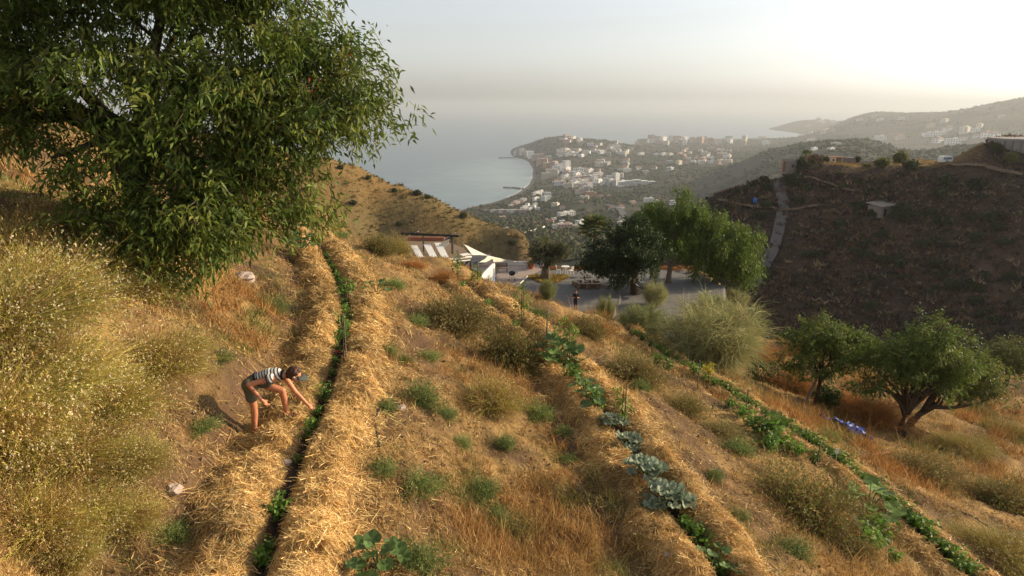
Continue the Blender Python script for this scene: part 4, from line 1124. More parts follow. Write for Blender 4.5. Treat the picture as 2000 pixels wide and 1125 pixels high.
fens = [(822, 790, 0.36, 0.62, 'tall light green feathery herb beside the bare soil path'), (868, 812, 0.28, 0.22, 'low feathery herb next to the tall light green one'), (815, 955, 0.36, 0.36, 'straggly green herb in the middle of the bare soil path'),
        (815, 1108, 0.34, 0.42, 'bushy feathery herb growing beside the large leaved squash'), (768, 560, 0.38, 0.36, 'bright green herb beside the straw bed near the bushes'), (812, 632, 0.36, 0.32, 'dark shaded herb at the foot of the olive topped bush'),
        (835, 700, 0.30, 0.26, 'small herb on the bare soil below the olive topped bush'), (528, 608, 0.45, 0.5, 'soft green herb under the large tree'), (665, 462, 0.4, 0.3, 'round green herb at the far end of the straw bed'),
        (900, 868, 0.24, 0.2, 'tiny bright herb in the dry grass between the beds'), (1052, 815, 0.3, 0.45, 'thin green herb beside the path of the cabbage bed'), (1045, 618, 0.5, 0.42, 'bright green herb mat above the terrace edge'),
        (390, 835, 0.28, 0.2, 'low grey green herb on the bank behind the bending person'), (330, 1045, 0.25, 0.2, 'small grass green herb at the foot of the bank'), (430, 700, 0.25, 0.2, 'pale green herb on the bank behind the bending person'),
        (1250, 760, 0.3, 0.35, 'green herb between cabbage row and the straw coloured bush'),
        (940, 960, 0.3, 0.3, 'grey green herb sunk in the rusty grass between the beds'), (965, 1010, 0.26, 0.2, 'low dark herb in a hollow of the rusty grass'), (985, 870, 0.22, 0.3, 'thin upright green herb in the golden grass between the beds'), (1110, 900, 0.2, 0.18, 'small green herb on the path beside the cabbage bed'), (1100, 845, 0.22, 0.2, 'green herb at the edge of the path above the cabbages'),
        (790, 705, 0.2, 0.2, 'tiny green herb at the outer edge of the thick straw bed'), (755, 800, 0.2, 0.28, 'grassy green herb by the curved hose'), (748, 920, 0.22, 0.25, 'weedy green tuft along the outer edge of the thick straw bed'), (760, 690, 0.2, 0.3, 'upright green tuft where the straw thins out'),
        (1395, 930, 0.22, 0.2, 'green tuft on the dark soil right below the cabbage bed'), (1440, 1010, 0.22, 0.22, 'green grass tuft along the soil strip below the cabbage bed'), (1500, 870, 0.4, 0.35, 'soft green weed uphill of the bean plants'), (1440, 880, 0.45, 0.35, 'olive green weed mat above the bean hedge'), (1545, 1080, 0.4, 0.3, 'low green weed below the dome shaped bush'), (1620, 860, 0.3, 0.45, 'thin tall weed below the bean hedge')]
for px, py, sx, sz, lab in fens:
    bush('feathery_herb', FEN[0], px, py, sx, sz, lab, 'herb', 'feathery herbs on the slope')

# ------------------------------------------------------------------ garden plants
GRN = [(0.105, 0.20, 0.03), (0.15, 0.245, 0.04), (0.08, 0.155, 0.026)]
GY = [(0.18, 0.22, 0.045), (0.23, 0.26, 0.06)]
HB = [herb_mesh('bean_plant', 501, GRN), herb_mesh('bean_plant', 502, GRN + GY[:1]), herb_mesh('bean_plant', 503, GRN, n=18, nl=140)]
def rowpt(k, py):
    """point in the gully of row k at the photo height py"""
    r = (ROW1, ROW2, ROW3)[k]
    ys = [q[1] for q in r]; px = np.interp(-py, [-v for v in ys], [q[0] for q in r])
    return px, py
for i, (py, sc) in enumerate([(1105, 0.75), (1078, 0.6), (1012, 1.0), (905, 0.45), (862, 0.8), (840, 0.75), (812, 0.6), (782, 1.05), (735, 0.55), (712, 0.6), (690, 0.8), (668, 1.0), (648, 1.1), (630, 1.0), (612, 0.8), (596, 0.7), (572, 0.6), (545, 0.8), (532, 0.9), (520, 0.8), (505, 0.9)]):
    px, _ = rowpt(0, py); p = on_near(px, py)
    o = link('bean_plant', HB[i % 3], None, tuple(p), (0, 0, i * 1.3), (sc * 0.75, sc * 0.75, sc))
    tag(o, 'leafy green plant in the dark gully between the two thick straw ridges', 'plant', 'plants in the gully of the first straw bed')
for i, (py, sc) in enumerate([(1125, 0.9), (1090, 0.9), (1062, 1.0), (1040, 0.9), (800, 0.9), (785, 0.9), (768, 1.0), (752, 1.0), (738, 1.1), (725, 1.0), (640, 0.7), (600, 0.8), (560, 0.7)]):
    px, _ = rowpt(1, py); p = on_near(px, py)
    o = link('bean_plant', HB[i % 3], None, tuple(p), (0, 0, i * 1.7), (sc * 0.9, sc * 0.9, sc))
    tag(o, 'leafy green plant in the same straw bed as the grey green cabbages', 'plant', 'plants in the cabbage bed')
rs = np.random.default_rng(55)
ys = 1135 - np.cumsum(np.interp(np.arange(70), [0, 70], [16, 4.2])); ys = ys[ys > 652]
for i, py in enumerate(ys):
    px, _ = rowpt(2, py); p = on_near(px + 6, py)
    sc = rs.uniform(0.8, 1.15)
    o = link('bean_plant', HB[i % 3], None, (p[0], p[1], p[2]), (0, 0, i * 2.1), (sc * 1.0, sc * 1.0, sc * 0.95))
    tag(o, 'green bean plant in the long unbroken hedge row lowest on the slope', 'plant', 'plants of the bean hedge')
for i, (px, py, sc) in enumerate([(1285, 712, 1.2), (1305, 722, 1.1), (1425, 795, 0.8), (1448, 815, 1.1), (1462, 830, 1.1), (1480, 845, 1.1), (1505, 848, 1.7), (1520, 870, 1.6), (1500, 880, 1.2), (1560, 890, 0.9), (1590, 905, 0.9), (1545, 880, 0.9), (1700, 1045, 1.4), (1720, 1062, 1.3), (1690, 1070, 1.2), (1745, 1100, 0.8), (1660, 985, 0.9)]):
    p = on_near(px, py)
    o = link('bean_plant', HB[i % 3], None, tuple(p), (0, 0, i * 1.1), (sc, sc, sc * 1.15))
    tag(o, 'leafy green plant on the straw strip just uphill of the bean hedge', 'plant', 'plants uphill of the bean hedge')

SQ = [big_leaf('squash_leaf', 0.16, 0.12, (0.10, 0.165, 0.045), 61), big_leaf('squash_leaf', 0.15, 0.15, (0.125, 0.19, 0.055), 62, 0.18)]
CB = [big_leaf('cabbage_leaf', 0.15, 0.22, (0.25, 0.30, 0.20), 63, 0.34, 0.5), big_leaf('cabbage_leaf', 0.14, 0.28, (0.31, 0.36, 0.25), 64, 0.36, 0.55), big_leaf('cabbage_leaf', 0.15, 0.25, (0.21, 0.26, 0.17), 65, 0.34, 0.4)]
SUN = [big_leaf('sunflower_leaf', 0.19, 0.06, (0.125, 0.20, 0.04), 66, 0.08, 0.1)]
for i, (px, py, sc, n, lab) in enumerate([(1195, 838, 0.85, 17, 'grey green cabbage at the foot of the thin staked sapling'), (1230, 880, 1.0, 19, 'grey green cabbage second up from the largest one'), (1260, 932, 1.1, 17, 'flat spreading grey green cabbage next to the largest one'), (1305, 995, 1.25, 21, 'largest grey green cabbage with ruffled bluish leaves in straw')]):
    p = on_near(px, py); p[2] = near_h(p[0], p[1])
    rosette('cabbage', tuple(p), CB, n, 0.27, 0.24, lab, 'cabbage', 'cabbages in straw', seed=i + 3, scale=sc * 0.82)
for i, (px, py, sc, n, lab) in enumerate([(742, 1112, 0.85, 12, 'large leaved squash plant on bare soil beside the thick straw ridge'), (1085, 705, 1.5, 16, 'broad squash plant with big leaves around the tall stake'), (1110, 722, 1.1, 10, 'squash plant trailing below the tall staked sapling'), (592, 488, 1.5, 13, 'squash plant with big rounded leaves at the far end of the thick straw bed'), (612, 482, 1.1, 8, 'squash plant sprawling beside the tagged citrus sapling'), (1160, 790, 0.8, 9, 'dark squash plant just above the cabbages'), (1140, 770, 0.8, 9, 'squash plant with shiny pale edged leaves above the cabbages'), (735, 575, 1.0, 8, 'pale yellow green squash on the outer side of the thick straw bed'), (1395, 1115, 0.9, 7, 'squash plant with pale leaves at the low end of the cabbage bed')]):
    p = on_near(px, py)
    rosette('squash_plant', tuple(p), SQ, n, 0.34, 0.30, lab, 'plant', 'squash plants', seed=i + 30, scale=sc)
# sunflower with broad leaves
p = on_near(1690, 1035)
rosette('sunflower', tuple(p), SUN, 13, 0.42, 0.75, 'young sunflower with wide bright green leaves beside a short green stake', 'sunflower', None, seed=77, scale=1.25)

# saplings: slim stem, little crown, thin stake
def sapling(px, py, h, cr, pal, label, seed, stake=True, n=46, base=0.55):
    p = on_near(px, py)
    rs = np.random.default_rng(seed)
    root = empty('sapling', tuple(p)); tag(root, label, 'sapling', 'staked saplings')
    mb = MB(); mb.tube([(0, 0, -0.05), (0.01, 0.01, h * 0.5), (0.02, 0, h * 0.92)], [0.014, 0.011, 0.006], 5); 
    for k in range(5):
        a = k * 1.3; z = h * (base + 0.07 * k)
        mb.tube([(0.01, 0, z), (cr * 0.6 * math.cos(a), cr * 0.6 * math.sin(a), z + 0.12)], [0.007, 0.003], 4)
    mb.obj('trunk', M['bark'], root)
    V, F, C, _, _ = crown(rs, [(0, 0, h * (base + 1) / 2, cr, cr, h * (1 - base) / 2, 1)], n, 7, 0.085, 0.035, pal, 0.1, 0.5, 0.2)
    link('crown', tris_or_quads('crown', [(V, F, C)], [M['leaf']]), root)
    if stake:
        s = MB(); s.tube([(0.06, -0.03, -0.1), (0.06, -0.03, h * 0.95)], 0.012, 5); s.obj('stake', M['bark_grey'], root)
    return root
sapling(1107, 712, 1.25, 0.30, GY + GRN[1:2], 'leafy young fruit tree tied in the squash patch', 601)
sapling(1213, 845, 1.15, 0.13, GRN[1:2] + GY, 'thin drooping sapling on a pale stake among the cabbages', 602, n=22, base=0.3)
sapling(1018, 640, 1.5, 0.22, GRN + GY, 'slender leafy sapling near the terrace edge', 603, base=0.25)
sapling(893, 556, 1.35, 0.16, GY + GRN, 'slim yellow green sapling in front of the solar deck', 604, base=0.3, n=30)
sapling(675, 600, 0.75, 0.22, GRN, 'small round headed citrus sapling in the thick straw bed', 605, n=40)
sapling(623, 500, 0.85, 0.16, [(0.28, 0.27, 0.05), (0.33, 0.31, 0.06)], 'yellow leaved citrus sapling carrying a paper tag', 606, n=36)
sapling(672, 712, 1.1, 0.08, GRN, 'thin sapling whip with few leaves in the thick straw bed', 607, n=10, base=0.45)
sapling(610, 470, 0.9, 0.2, GY + GRN, 'pale sapling at the crest behind the squash leaves', 608, n=30)
sapling(1383, 748, 0.75, 0.13, [(0.40, 0.33, 0.04), (0.45, 0.38, 0.05)], 'bright yellow leaved sapling below the bean hedge', 609, stake=False, n=26, base=0.2)
sapling(932, 560, 0.8, 0.2, GRN + GY, 'short leafy sapling by the white wall', 610, n=30, base=0.2, stake=False)
# paper tag on the yellow sapling's stake: its own small thing
p = on_near(628, 508); tg = MB().box((0, 0, 0.25), (0.07, 0.01, 0.2), 0.2); tag(tg.obj('paper_tag', mat('paper', (0.75, 0.42, 0.2), 0.8), None, tuple(p)), 'small orange paper tag hanging below the yellow citrus sapling', 'tag')
p = on_near(658, 692); tg = MB().box((0, 0, 0.06), (0.10, 0.02, 0.04), 0.2); tag(tg.obj('plant_marker', mat('marker_red', (0.55, 0.06, 0.05), 0.6), None, tuple(p)), 'small red plant marker at the edge of the gully', 'marker')

M['stake'] = mat('stake', (0.10, 0.12, 0.08), 0.7, False, (20, 0.3))
for px, py, ptop, lab in [(1067, 694, 606, 'tall green stake standing in the squash patch'), (1272, 690, 662, 'thin stake at the start of the bean hedge'), (1362, 760, 703, 'green stake uphill of the yellow sapling'), (1456, 812, 758, 'dark stake in the middle of the bean hedge'), (1596, 908, 859, 'dark stake beside the pale plant label on the bean hedge'), (1724, 1030, 978, 'short green stake against the sunflower leaves'), (1390, 805, 790, 'short stub of a stake above the bean hedge'), (1545, 760, 700, 'grey stake beside the citrus bush')]:
    p = on_near(px, py); h = hpx(p, py - ptop) * 1.03
    s = MB(); s.tube([(0, 0, -0.15), (0.01, 0, h)], 0.018, 6); s.tube([(0.01, 0, h - 0.001), (0.01, 0, h + 0.012)], 0.021, 6)
    tag(s.obj('garden_stake', M['stake'], None, tuple(p)), lab, 'stake', 'garden stakes')
p = on_near(1632, 905); s = MB(); s.tube([(0, 0, -0.1), (0, 0, 0.25)], 0.008, 5); s.box((0, 0, 0.33), (0.08, 0.012, 0.14)); tag(s.obj('plant_label', mat('label_white', (0.6, 0.56, 0.5), 0.7), None, tuple(p)), 'pale plant label on a thin stick in the bean hedge', 'label')

# citrus bushes on the right
for px, py, sx, sz, lab, sd_ in ((1500, 745, 1.0, 0.8, 'wide glossy dark citrus bush beside the grey stake', 71), (1612, 792, 0.5, 0.75, 'small dark citrus bush behind the blue tarp', 72)):
    p = on_near(px, py); rs = np.random.default_rng(sd_)
    root = empty('citrus_bush', tuple(p)); tag(root, lab, 'shrub', 'citrus bushes')
    V, F, C, _, _ = crown(rs, [(0, 0, 0.6 * sz, sx, sx * 0.8, 0.5 * sz, 1)], 170, 12, 0.10, 0.05, [(0.045, 0.075, 0.018), (0.065, 0.095, 0.022)], 0.16, 0.2, 0.4)
    link('crown', tris_or_quads('crown', [(V, F, C)], [M['leaf']]), root)
    mb = MB(); 
    for k in range(4): mb.tube([(0, 0, -0.1), (0.3 * sx * math.cos(k * 1.6), 0.3 * sx * math.sin(k * 1.6), 0.6 * sz)], [0.03, 0.012], 5)
    mb.obj('trunk', M['bark'], root)

# blue tarp, fallen board, hoses
p = on_near(1650, 848); rs = np.random.default_rng(81)
n = 14; gx, gy = np.meshgrid(np.linspace(-0.7, 0.8, n), np.linspace(-0.5, 0.5, n))
gz = 0.30 + 0.25 * fbm(gx * 2.5, gy * 2.5, 3, 7) + 0.08 * rs.normal(size=gx.shape) * 0.5
X, Y = p[0] + gx, p[1] + gy; Z = near_h(X.ravel(), Y.ravel()).reshape(n, n) + gz
I = np.arange(n * n).reshape(n, n); F = np.stack([I[:-1, :-1], I[:-1, 1:], I[1:, 1:], I[1:, :-1]], -1).reshape(-1, 4)
o = link('tarp', mk_mesh('tarp', np.stack([X, Y, Z], -1).reshape(-1, 3), F, [mat('tarp_blue', (0.015, 0.065, 0.32), 0.5, False, (6, 0.3))], None, None, False))
sm = o.modifiers.new('thick', 'SOLIDIFY'); sm.thickness = 0.012
tag(o, 'crumpled blue plastic tarp lying in dry grass by the almond trees', 'tarp')
p = on_near(1716, 892); b = MB().box((0, 0, 0.10), (0.75, 0.16, 0.05), 0.15); b.box((0.1, 0.12, 0.05), (0.5, 0.1, 0.05), -0.1)
tag(b.obj('wooden_board', mat('board', (0.36, 0.19, 0.08), 0.85, False, (12, 0.3)), None, tuple(p)), 'orange brown wooden board lying on the slope beside the hose', 'board')
def hose(pix, label, r=0.014):
    P = np.array([on_near(*q) for q in pix]); Q = resample(P[:, :2], 0.12)
    z = near_h(Q[:, 0], Q[:, 1]) + r * 0.8 + 0.012
    mb = MB(); mb.tube([(a, b_, c) for (a, b_), c in zip(Q, z)], r, 5)
    return tag(mb.obj('irrigation_hose', M['hose'], None, smooth=True), label, 'hose', 'black irrigation hoses')
M['hose'] = mat('hose', (0.018, 0.018, 0.02), 0.5)
hose([(742, 875), (735, 845), (733, 825), (740, 800), (752, 780)], 'short curved black hose lying beside the thick straw bed', 0.016)
hose([(1680, 885), (1720, 893), (1790, 905)], 'black hose running past the fallen board')
hose([(1860, 950), (1920, 975), (1990, 1010)], 'black hose crossing below the brown footed bush')
hose([(1850, 990), (1900, 1010), (1960, 1045)], 'black hose lowest on the slope by the pale flowering bush')
u = [rowpt(0, y) for y in (1130, 1060, 980, 920, 860, 800, 740, 680, 620, 560, 510)]
hose(u, 'long black drip hose lying in the gully of the thick straw bed', 0.012)
u = [rowpt(1, y) for y in (1130, 1060, 980, 900, 820, 740, 680)]
hose(u, 'long black drip hose under the cabbages', 0.012)
# ------------------------------------------------------------------ terrace, house corner, furniture
ZT = CZ - 16.5
def A(px, py, h): x, y = at_h(px, py, h); return np.array([x, y, CZ - h])
def AD(px, py, D): x, y, h = at_dist(px, py, D); return np.array([x, y, CZ - h])
def prism(poly, z0, z1):
    mb = MB(); n = len(poly)
    V = [(x, y, z0) for x, y in poly] + [(x, y, z1) for x, y in poly]
    mb.add(V, [tuple(range(n - 1, -1, -1)), tuple(range(n, 2 * n))] + [(i, (i + 1) % n, n + (i + 1) % n, n + i) for i in range(n)])
    return mb
M['white_paint'] = mat('white_paint', (0.74, 0.72, 0.68), 0.7, False, (2.5, 0.10))
M['sailcloth'] = mat('sailcloth', (0.72, 0.67, 0.58), 0.8, False, None, None, trans=0.25)
M['dark_metal'] = mat('dark_metal', (0.02, 0.02, 0.022), 0.45)
M['grey_metal'] = mat('grey_metal', (0.35, 0.34, 0.32), 0.4, metal=0.6)
M['dark_roof'] = mat('dark_roof', (0.085, 0.082, 0.088), 0.8, False, (3, 0.15))
M['pavers'] = mat('pavers', (0.33, 0.26, 0.225), 0.85, False, (4, 0.12))
M['wood'] = mat('wood', (0.20, 0.135, 0.085), 0.85, False, (9, 0.25))
M['brick_red'] = mat('brick_red', (0.33, 0.13, 0.08), 0.9, False, (6, 0.2))
M['terracotta'] = mat('terracotta', (0.45, 0.14, 0.065), 0.8, False, (8, 0.15))

poly = [A(*q, 16.5)[:2] for q in ((967, 566), (1004, 566), (1030, 541), (1058, 526), (1052, 518), (972, 518))]
o = prism(poly, ZT - 0.1, ZT + 0.03).obj('patio', M['pavers']); struct(o)
kb = MB(); a, b = A(1003, 567, 16.5), A(1031, 540, 16.5)
kb.tube([(a[0], a[1], ZT + 0.04), (b[0], b[1], ZT + 0.04)], 0.07, 4); tag(kb.obj('edging', M['white_paint']), 'pale edging strip between paved patio and gravel', 'edging')
w0, w1 = A(966, 518, 16.5), A(1062, 521, 16.5)
pl = MB(); d = w1 - w0; pl.box(((w0[0] + w1[0]) / 2, (w0[1] + w1[1]) / 2 + 0.3, ZT + 0.18), (np.linalg.norm(d[:2]), 0.25, 0.5), math.atan2(d[1], d[0])); tag(pl.obj('parapet', M['white_paint']), 'low white parapet along the far edge of the patio', 'wall')

# white wall with the sloping top
P0, P1 = AD(937, 540, 55), AD(964, 513, 61.6)
n_ = unit(np.array([-(P1 - P0)[1], (P1 - P0)[0], 0.0])) * 0.14
V = []
for off in (-1, 1):
    V += [P0 + n_ * off + [0, 0, -4.5], P1 + n_ * off + [0, 0, -3.0], P1 + n_ * off, P0 + n_ * off]
mb = MB().add(V, [(0, 1, 2, 3), (7, 6, 5, 4), (0, 4, 5, 1), (1, 5, 6, 2), (2, 6, 7, 3), (3, 7, 4, 0)])
tag(mb.obj('white_wall', M['white_paint']), 'whitewashed retaining wall with sloping top at the corner of the patio', 'wall')

# house block with dark flat roof, deck above
poly = [A(*q, 13.5)[:2] for q in ((905, 521), (912, 500), (957, 499), (963, 513), (940, 536))]
root = empty('house', (0, 0, 0)); tag(root, 'low house with dark flat roof tucked into the slope beside the patio', 'house')
prism(poly, ZT - 1.5, CZ - 13.52).obj('wall', M['white_paint'], root)
pc = np.mean(poly, 0); poly2 = [pc + (np.array(q) - pc) * 1.03 for q in poly]
prism(poly2, CZ - 13.519, CZ - 13.36).obj('roof', M['dark_roof'], root)
ln = MB(); a, b = A(908, 519, 13.34), A(955, 520, 13.34); ln.tube([tuple(a), tuple(b)], 0.05, 4); ln.obj('roof_edge', M['brick_red'], root)
# deck
HD = 11.0
dk = [A(*q, HD) for q in ((846, 509), (921, 500), (905, 484), (868, 470), (785, 470), (780, 500))]
root = empty('deck', tuple(dk[0])); tag(root, 'raised wooden deck with pale front beam above the dark flat roof', 'deck')
def rel(o_): return o_
prism([q[:2] - dk[0][:2] for q in dk], -0.22, 0.0).obj('floor', M['wood'], root)
fb = MB(); a, b = dk[0] - dk[0], dk[1] - dk[0]; fb.tube([tuple(a + [0, -0.1, -0.05]), tuple(b + [0, -0.1, -0.05])], 0.10, 4); fb.tube([tuple(a + [0, -0.1, -0.28]), tuple(b * 0.97 + [0, -0.1, -0.28])], 0.06, 4); fb.obj('front_beam', M['white_paint'], root)
sp = MB()
for f, hh in ((0.35, 3.5), (0.97, 3.5)):
    q = b * f; sp.tube([(q[0], q[1], -hh), (q[0], q[1], -0.2)], 0.06, 6)
q = b * 0.97; sp.tube([(q[0] - 1.0, q[1], -1.3), (q[0], q[1], -0.2)], 0.07, 6); sp.obj('support', M['dark_metal'], root)
wl = prism([q[:2] - dk[0][:2] for q in (dk[0] + [0.3, 0.4, 0], dk[1] + [-0.9, 0.4, 0], dk[2] + [-0.8, -0.4, 0], dk[4])], -4.5, -0.221); wl.obj('wall', M['wood'], root)
# brick parapet behind the white panels
bw = MB(); a, b = A(786, 470, HD), A(868, 471, HD); d = b - a
bw.box(((a[0] + b[0]) / 2, (a[1] + b[1]) / 2 + 0.2, CZ - HD + 0.12), (np.linalg.norm(d), 0.25, 0.35), math.atan2(d[1], d[0])); tag(bw.obj('brick_parapet', M['brick_red']), 'low brick red parapet behind the white panels on the deck', 'wall')
labs = ['narrow white slanted panel half hidden by the rusty brush on the deck', 'white slanted panel lying between the other two on the deck', 'white slanted panel with loose cloth at its head nearest the pergola post', 'white panel corner showing behind the wispy weed on the deck']
for (x0, y0, x1, y1, wd), lab in zip(((808, 479, 822, 503, 13), (834, 477, 850, 507, 14), (855, 474, 870, 503, 14), (788, 479, 800, 498, 12)), labs):
    a = [A(x0 - wd / 2, y0, HD - 0.75), A(x0 + wd / 2, y0, HD - 0.75), A(x1 + wd / 2, y1, HD - 0.2), A(x1 - wd / 2, y1, HD - 0.2)]
    c = sum(a) / 4
    root = empty('white_panel', (c[0], c[1], CZ - HD)); tag(root, lab, 'panel', 'white panels on the deck')
    V = [q - [c[0], c[1], CZ - HD] for q in a]; V += [q - np.array([0, 0, 0.05]) for q in V]
    MB().add(V, [(3, 2, 1, 0), (4, 5, 6, 7), (0, 1, 5, 4), (1, 2, 6, 5), (2, 3, 7, 6), (3, 0, 4, 7)]).obj('sheet', M['white_paint'], root)
    for q in V[:4]: MB().tube([(q[0] * 0.95, q[1] * 0.95, -0.02), (q[0] * 0.95, q[1] * 0.95, q[2] - 0.055)], 0.03, 5).obj('leg', M['wood'], root)
cl = MB(); c = A(870, 478, HD - 0.7); V = [c + np.array(v) for v in ((-0.5, 0, 0.0), (0.1, 0.1, 0.35), (0.35, 0, 0.45), (0.2, -0.1, 0.0), (-0.2, -0.15, -0.35))]
o = cl.add(V, [(0, 1, 3), (1, 2, 3), (0, 3, 4)]).obj('loose_cloth', M['sailcloth']); o.modifiers.new('t', 'SOLIDIFY').thickness = 0.02; tag(o, 'loose white cloth flapping at the head of the panel by the pergola post', 'cloth')
bx_ = MB(); c = A(908, 497, HD - 0.2); bx_.box((c[0], c[1], c[2]), (0.75, 0.5, 0.06), 0.6); bx_.box((c[0], c[1], c[2] - 0.12), (0.1, 0.1, 0.2)); tag(bx_.obj('side_table', M['white_paint']), 'small white table at the corner of the deck', 'table')
# pergola
pb = AD(884, 497, 51.5); root = empty('pergola', (pb[0], pb[1], CZ - HD)); tag(root, 'black steel pergola frame over the deck', 'pergola')
b0 = AD(784, 456, 53) - [pb[0], pb[1], CZ - HD]; b1 = AD(896, 461, 51.5) - [pb[0], pb[1], CZ - HD]
MB().tube([tuple(b0), tuple(b1)], 0.085, 4).obj('beam', M['dark_metal'], root)
MB().tube([(0, 0, -0.1), (0, 0, b1[2] - 0.05)], 0.08, 4).obj('post', M['dark_metal'], root)
q = b0 * 0.62 + b1 * 0.38; MB().tube([(q[0], q[1] + 0.1, 0), (q[0], q[1] + 0.1, q[2] - 0.05)], 0.06, 4).obj('post', M['dark_metal'], root)
for (x0, y0), (x1, y1) in (((789, 467), (817, 452)), ((867, 469), (889, 455))):
    a, b = AD(x0, y0, 54.5) - [pb[0], pb[1], CZ - HD], AD(x1, y1, 52.3) - [pb[0], pb[1], CZ - HD]
    MB().tube([tuple(a), tuple(b)], 0.045, 5).obj('rafter', M['grey_metal'], root)
# shade sails
def sail(corners, label, poles):
    P = [AD(*c) for c in corners]; c0 = sum(P) / len(P); n = 8
    V, F = [], []
    root = empty('shade_sail', tuple(c0)); tag(root, label, 'sail', 'shade sails')
    idx = {}
    for i in range(n + 1):
        for j in range(n + 1 - i):
            k = n - i - j; l = np.array([i, j, k]) / n
            sag = 27 * l[0] * l[1] * l[2]; pin = 1 - 0.16 * (1 - max(l)) * 1.5 * (1 if min(l) < 1e-6 else 0)
            p = l[0] * P[0] + l[1] * P[1] + l[2] * P[2]
            p = c0 + (p - c0) * pin - np.array([0, 0, 0.3 * sag * 0.4])
            idx[(i, j)] = len(V); V.append(p - c0)
    for i in range(n):
        for j in range(n - i):
            F.append((idx[(i, j)], idx[(i + 1, j)], idx[(i, j + 1)]))
            if j < n - i - 1: F.append((idx[(i + 1, j)], idx[(i + 1, j + 1)], idx[(i, j + 1)]))
    o = MB().add(V, F).obj('cloth', M['sailcloth'], root, smooth=True); o.modifiers.new('t', 'SOLIDIFY').thickness = 0.02
    for k, zb in poles:
        q = P[k] - c0; MB().tube([(q[0], q[1], zb - c0[2]), (q[0], q[1], q[2] + 0.1)], 0.05, 6).obj('pole', M['grey_metal'], root)
sail(((905, 476, 57.5), (922, 498, 57), (953, 499, 61)), 'cream triangular shade sail peaking above the dark flat roof', [(0, CZ - 16)])
sail(((934, 513, 57), (953, 499, 59), (1010, 511, 67)), 'cream shade sail stretched out toward the potted tree', [(0, CZ - 16), (2, ZT)])

# bench, kettle grill, pot, table and chairs, stumps, stones, hammocks
p = A(977, 533, 16.5); root = empty('garden_bench', tuple(p), 0.1); tag(root, 'grey slatted garden bench on the patio behind the white wall', 'bench')
for k in range(4): MB().box((0, 0.05 + 0.12 * k - 0.2, 0.45), (1.6, 0.09, 0.03)).obj('seat_slat', M['wood'], root)
for k in range(4): MB().box((0, 0.28 + 0.02 * k, 0.58 + 0.12 * k), (1.6, 0.03, 0.08)).obj('back_slat', M['wood'], root)
for sx in (-0.7, 0.7):
    for sy in (-0.2, 0.25): MB().box((sx, sy, 0.22), (0.06, 0.06, 0.44 if sy < 0 else 0.43)).obj('leg', M['wood'], root)
    MB().box((sx, 0.36, 0.62), (0.06, 0.05, 0.75)).obj('leg', M['wood'], root)
p = A(1000, 549, 16.5); root = empty('kettle_grill', tuple(p)); tag(root, 'black kettle barbecue on three thin legs on the patio', 'barbecue')
MB().lathe([(0.0, 0.55), (0.18, 0.58), (0.31, 0.70), (0.34, 0.80)], 16).obj('bowl', M['dark_metal'], root, smooth=True)
MB().lathe([(0.35, 0.80), (0.32, 0.90), (0.2, 1.0), (0.0, 1.04)], 16).obj('lid', M['dark_metal'], root, smooth=True)
for a in (0.5, 2.6, 4.7): MB().tube([(0.18 * math.cos(a), 0.18 * math.sin(a), 0.62), (0.34 * math.cos(a), 0.34 * math.sin(a), 0.03)], 0.018, 6).obj('leg', M['grey_metal'], root)
for a in (0.5, 2.6): MB().lathe([(0.02, -0.03), (0.08, -0.02), (0.08, 0.02), (0.02, 0.03)], 10, (0.36 * math.cos(a), 0.36 * math.sin(a), 0.08)).obj('wheel', M['dark_metal'], root)
p = A(1037, 525, 16.5); root = empty('flower_pot', tuple(p)); tag(root, 'large terracotta flower pot at the corner of the patio', 'pot')
MB().lathe([(0, 0), (0.28, 0), (0.40, 0.55), (0.45, 0.55), (0.45, 0.66), (0.36, 0.66), (0.34, 0.58), (0, 0.58)], 18).obj('pot_body', M['terracotta'], root, smooth=False)
rs = np.random.default_rng(5); V, F, C, _, _ = crown(rs, [(0, 0, 0.7, 0.3, 0.3, 0.2, 1)], 20, 8, 0.14, 0.05, GRN, 0.12, 0.1, 0.2); link('plant', tris_or_quads('plant', [(V, F, C)], [M['leaf']]), root)
def bistro(px, py, label, rz, chairs):
    p = A(px, py, 16.5); root = empty('bistro_table', tuple(p), rz); tag(root, label, 'table', 'white bistro furniture')
    MB().lathe([(0, 0.72), (0.42, 0.72), (0.42, 0.75), (0, 0.75)], 18).obj('table_top', M['white_paint'], root)
    for a in (0.4, 2.5, 4.6): MB().tube([(0.05 * math.cos(a), 0.05 * math.sin(a), 0.72), (0.32 * math.cos(a), 0.32 * math.sin(a), 0)], 0.02, 5).obj('leg', M['white_paint'], root)
    for dx, dy, r_, lab in chairs:
        c = empty('bistro_chair', (p[0] + dx, p[1] + dy, p[2]), r_); tag(c, lab, 'chair', 'white bistro furniture')
        MB().box((0, 0, 0.45), (0.42, 0.42, 0.03)).obj('seat', M['white_paint'], c)
        for sx in (-0.18, 0.18):
            for sy in (-0.18, 0.18): MB().tube([(sx, sy, 0.44), (sx * 1.15, sy * 1.15, 0)], 0.016, 5).obj('leg', M['white_paint'], c)
            MB().tube([(sx, 0.2, 0.46), (sx, 0.27, 0.9)], 0.016, 5).obj('back_post', M['white_paint'], c)
        for k in range(3): MB().box((0, 0.23 + 0.02 * k, 0.6 + 0.12 * k), (0.36, 0.015, 0.05)).obj('back_slat', M['white_paint'], c)
bistro(1104, 534, 'round white bistro table behind the olive tree on gravel', 0.2, [(-0.7, -0.2, 1.4, 'white bistro chair on the olive tree side of its table'), (0.5, -0.5, -2.4, 'white bistro chair on the stump stool side of its table')])
bistro(1156, 540, 'round white bistro table half under the dark round tree', 0.5, [(0.75, -0.1, -1.5, 'white bistro chair half under the dark round tree')])
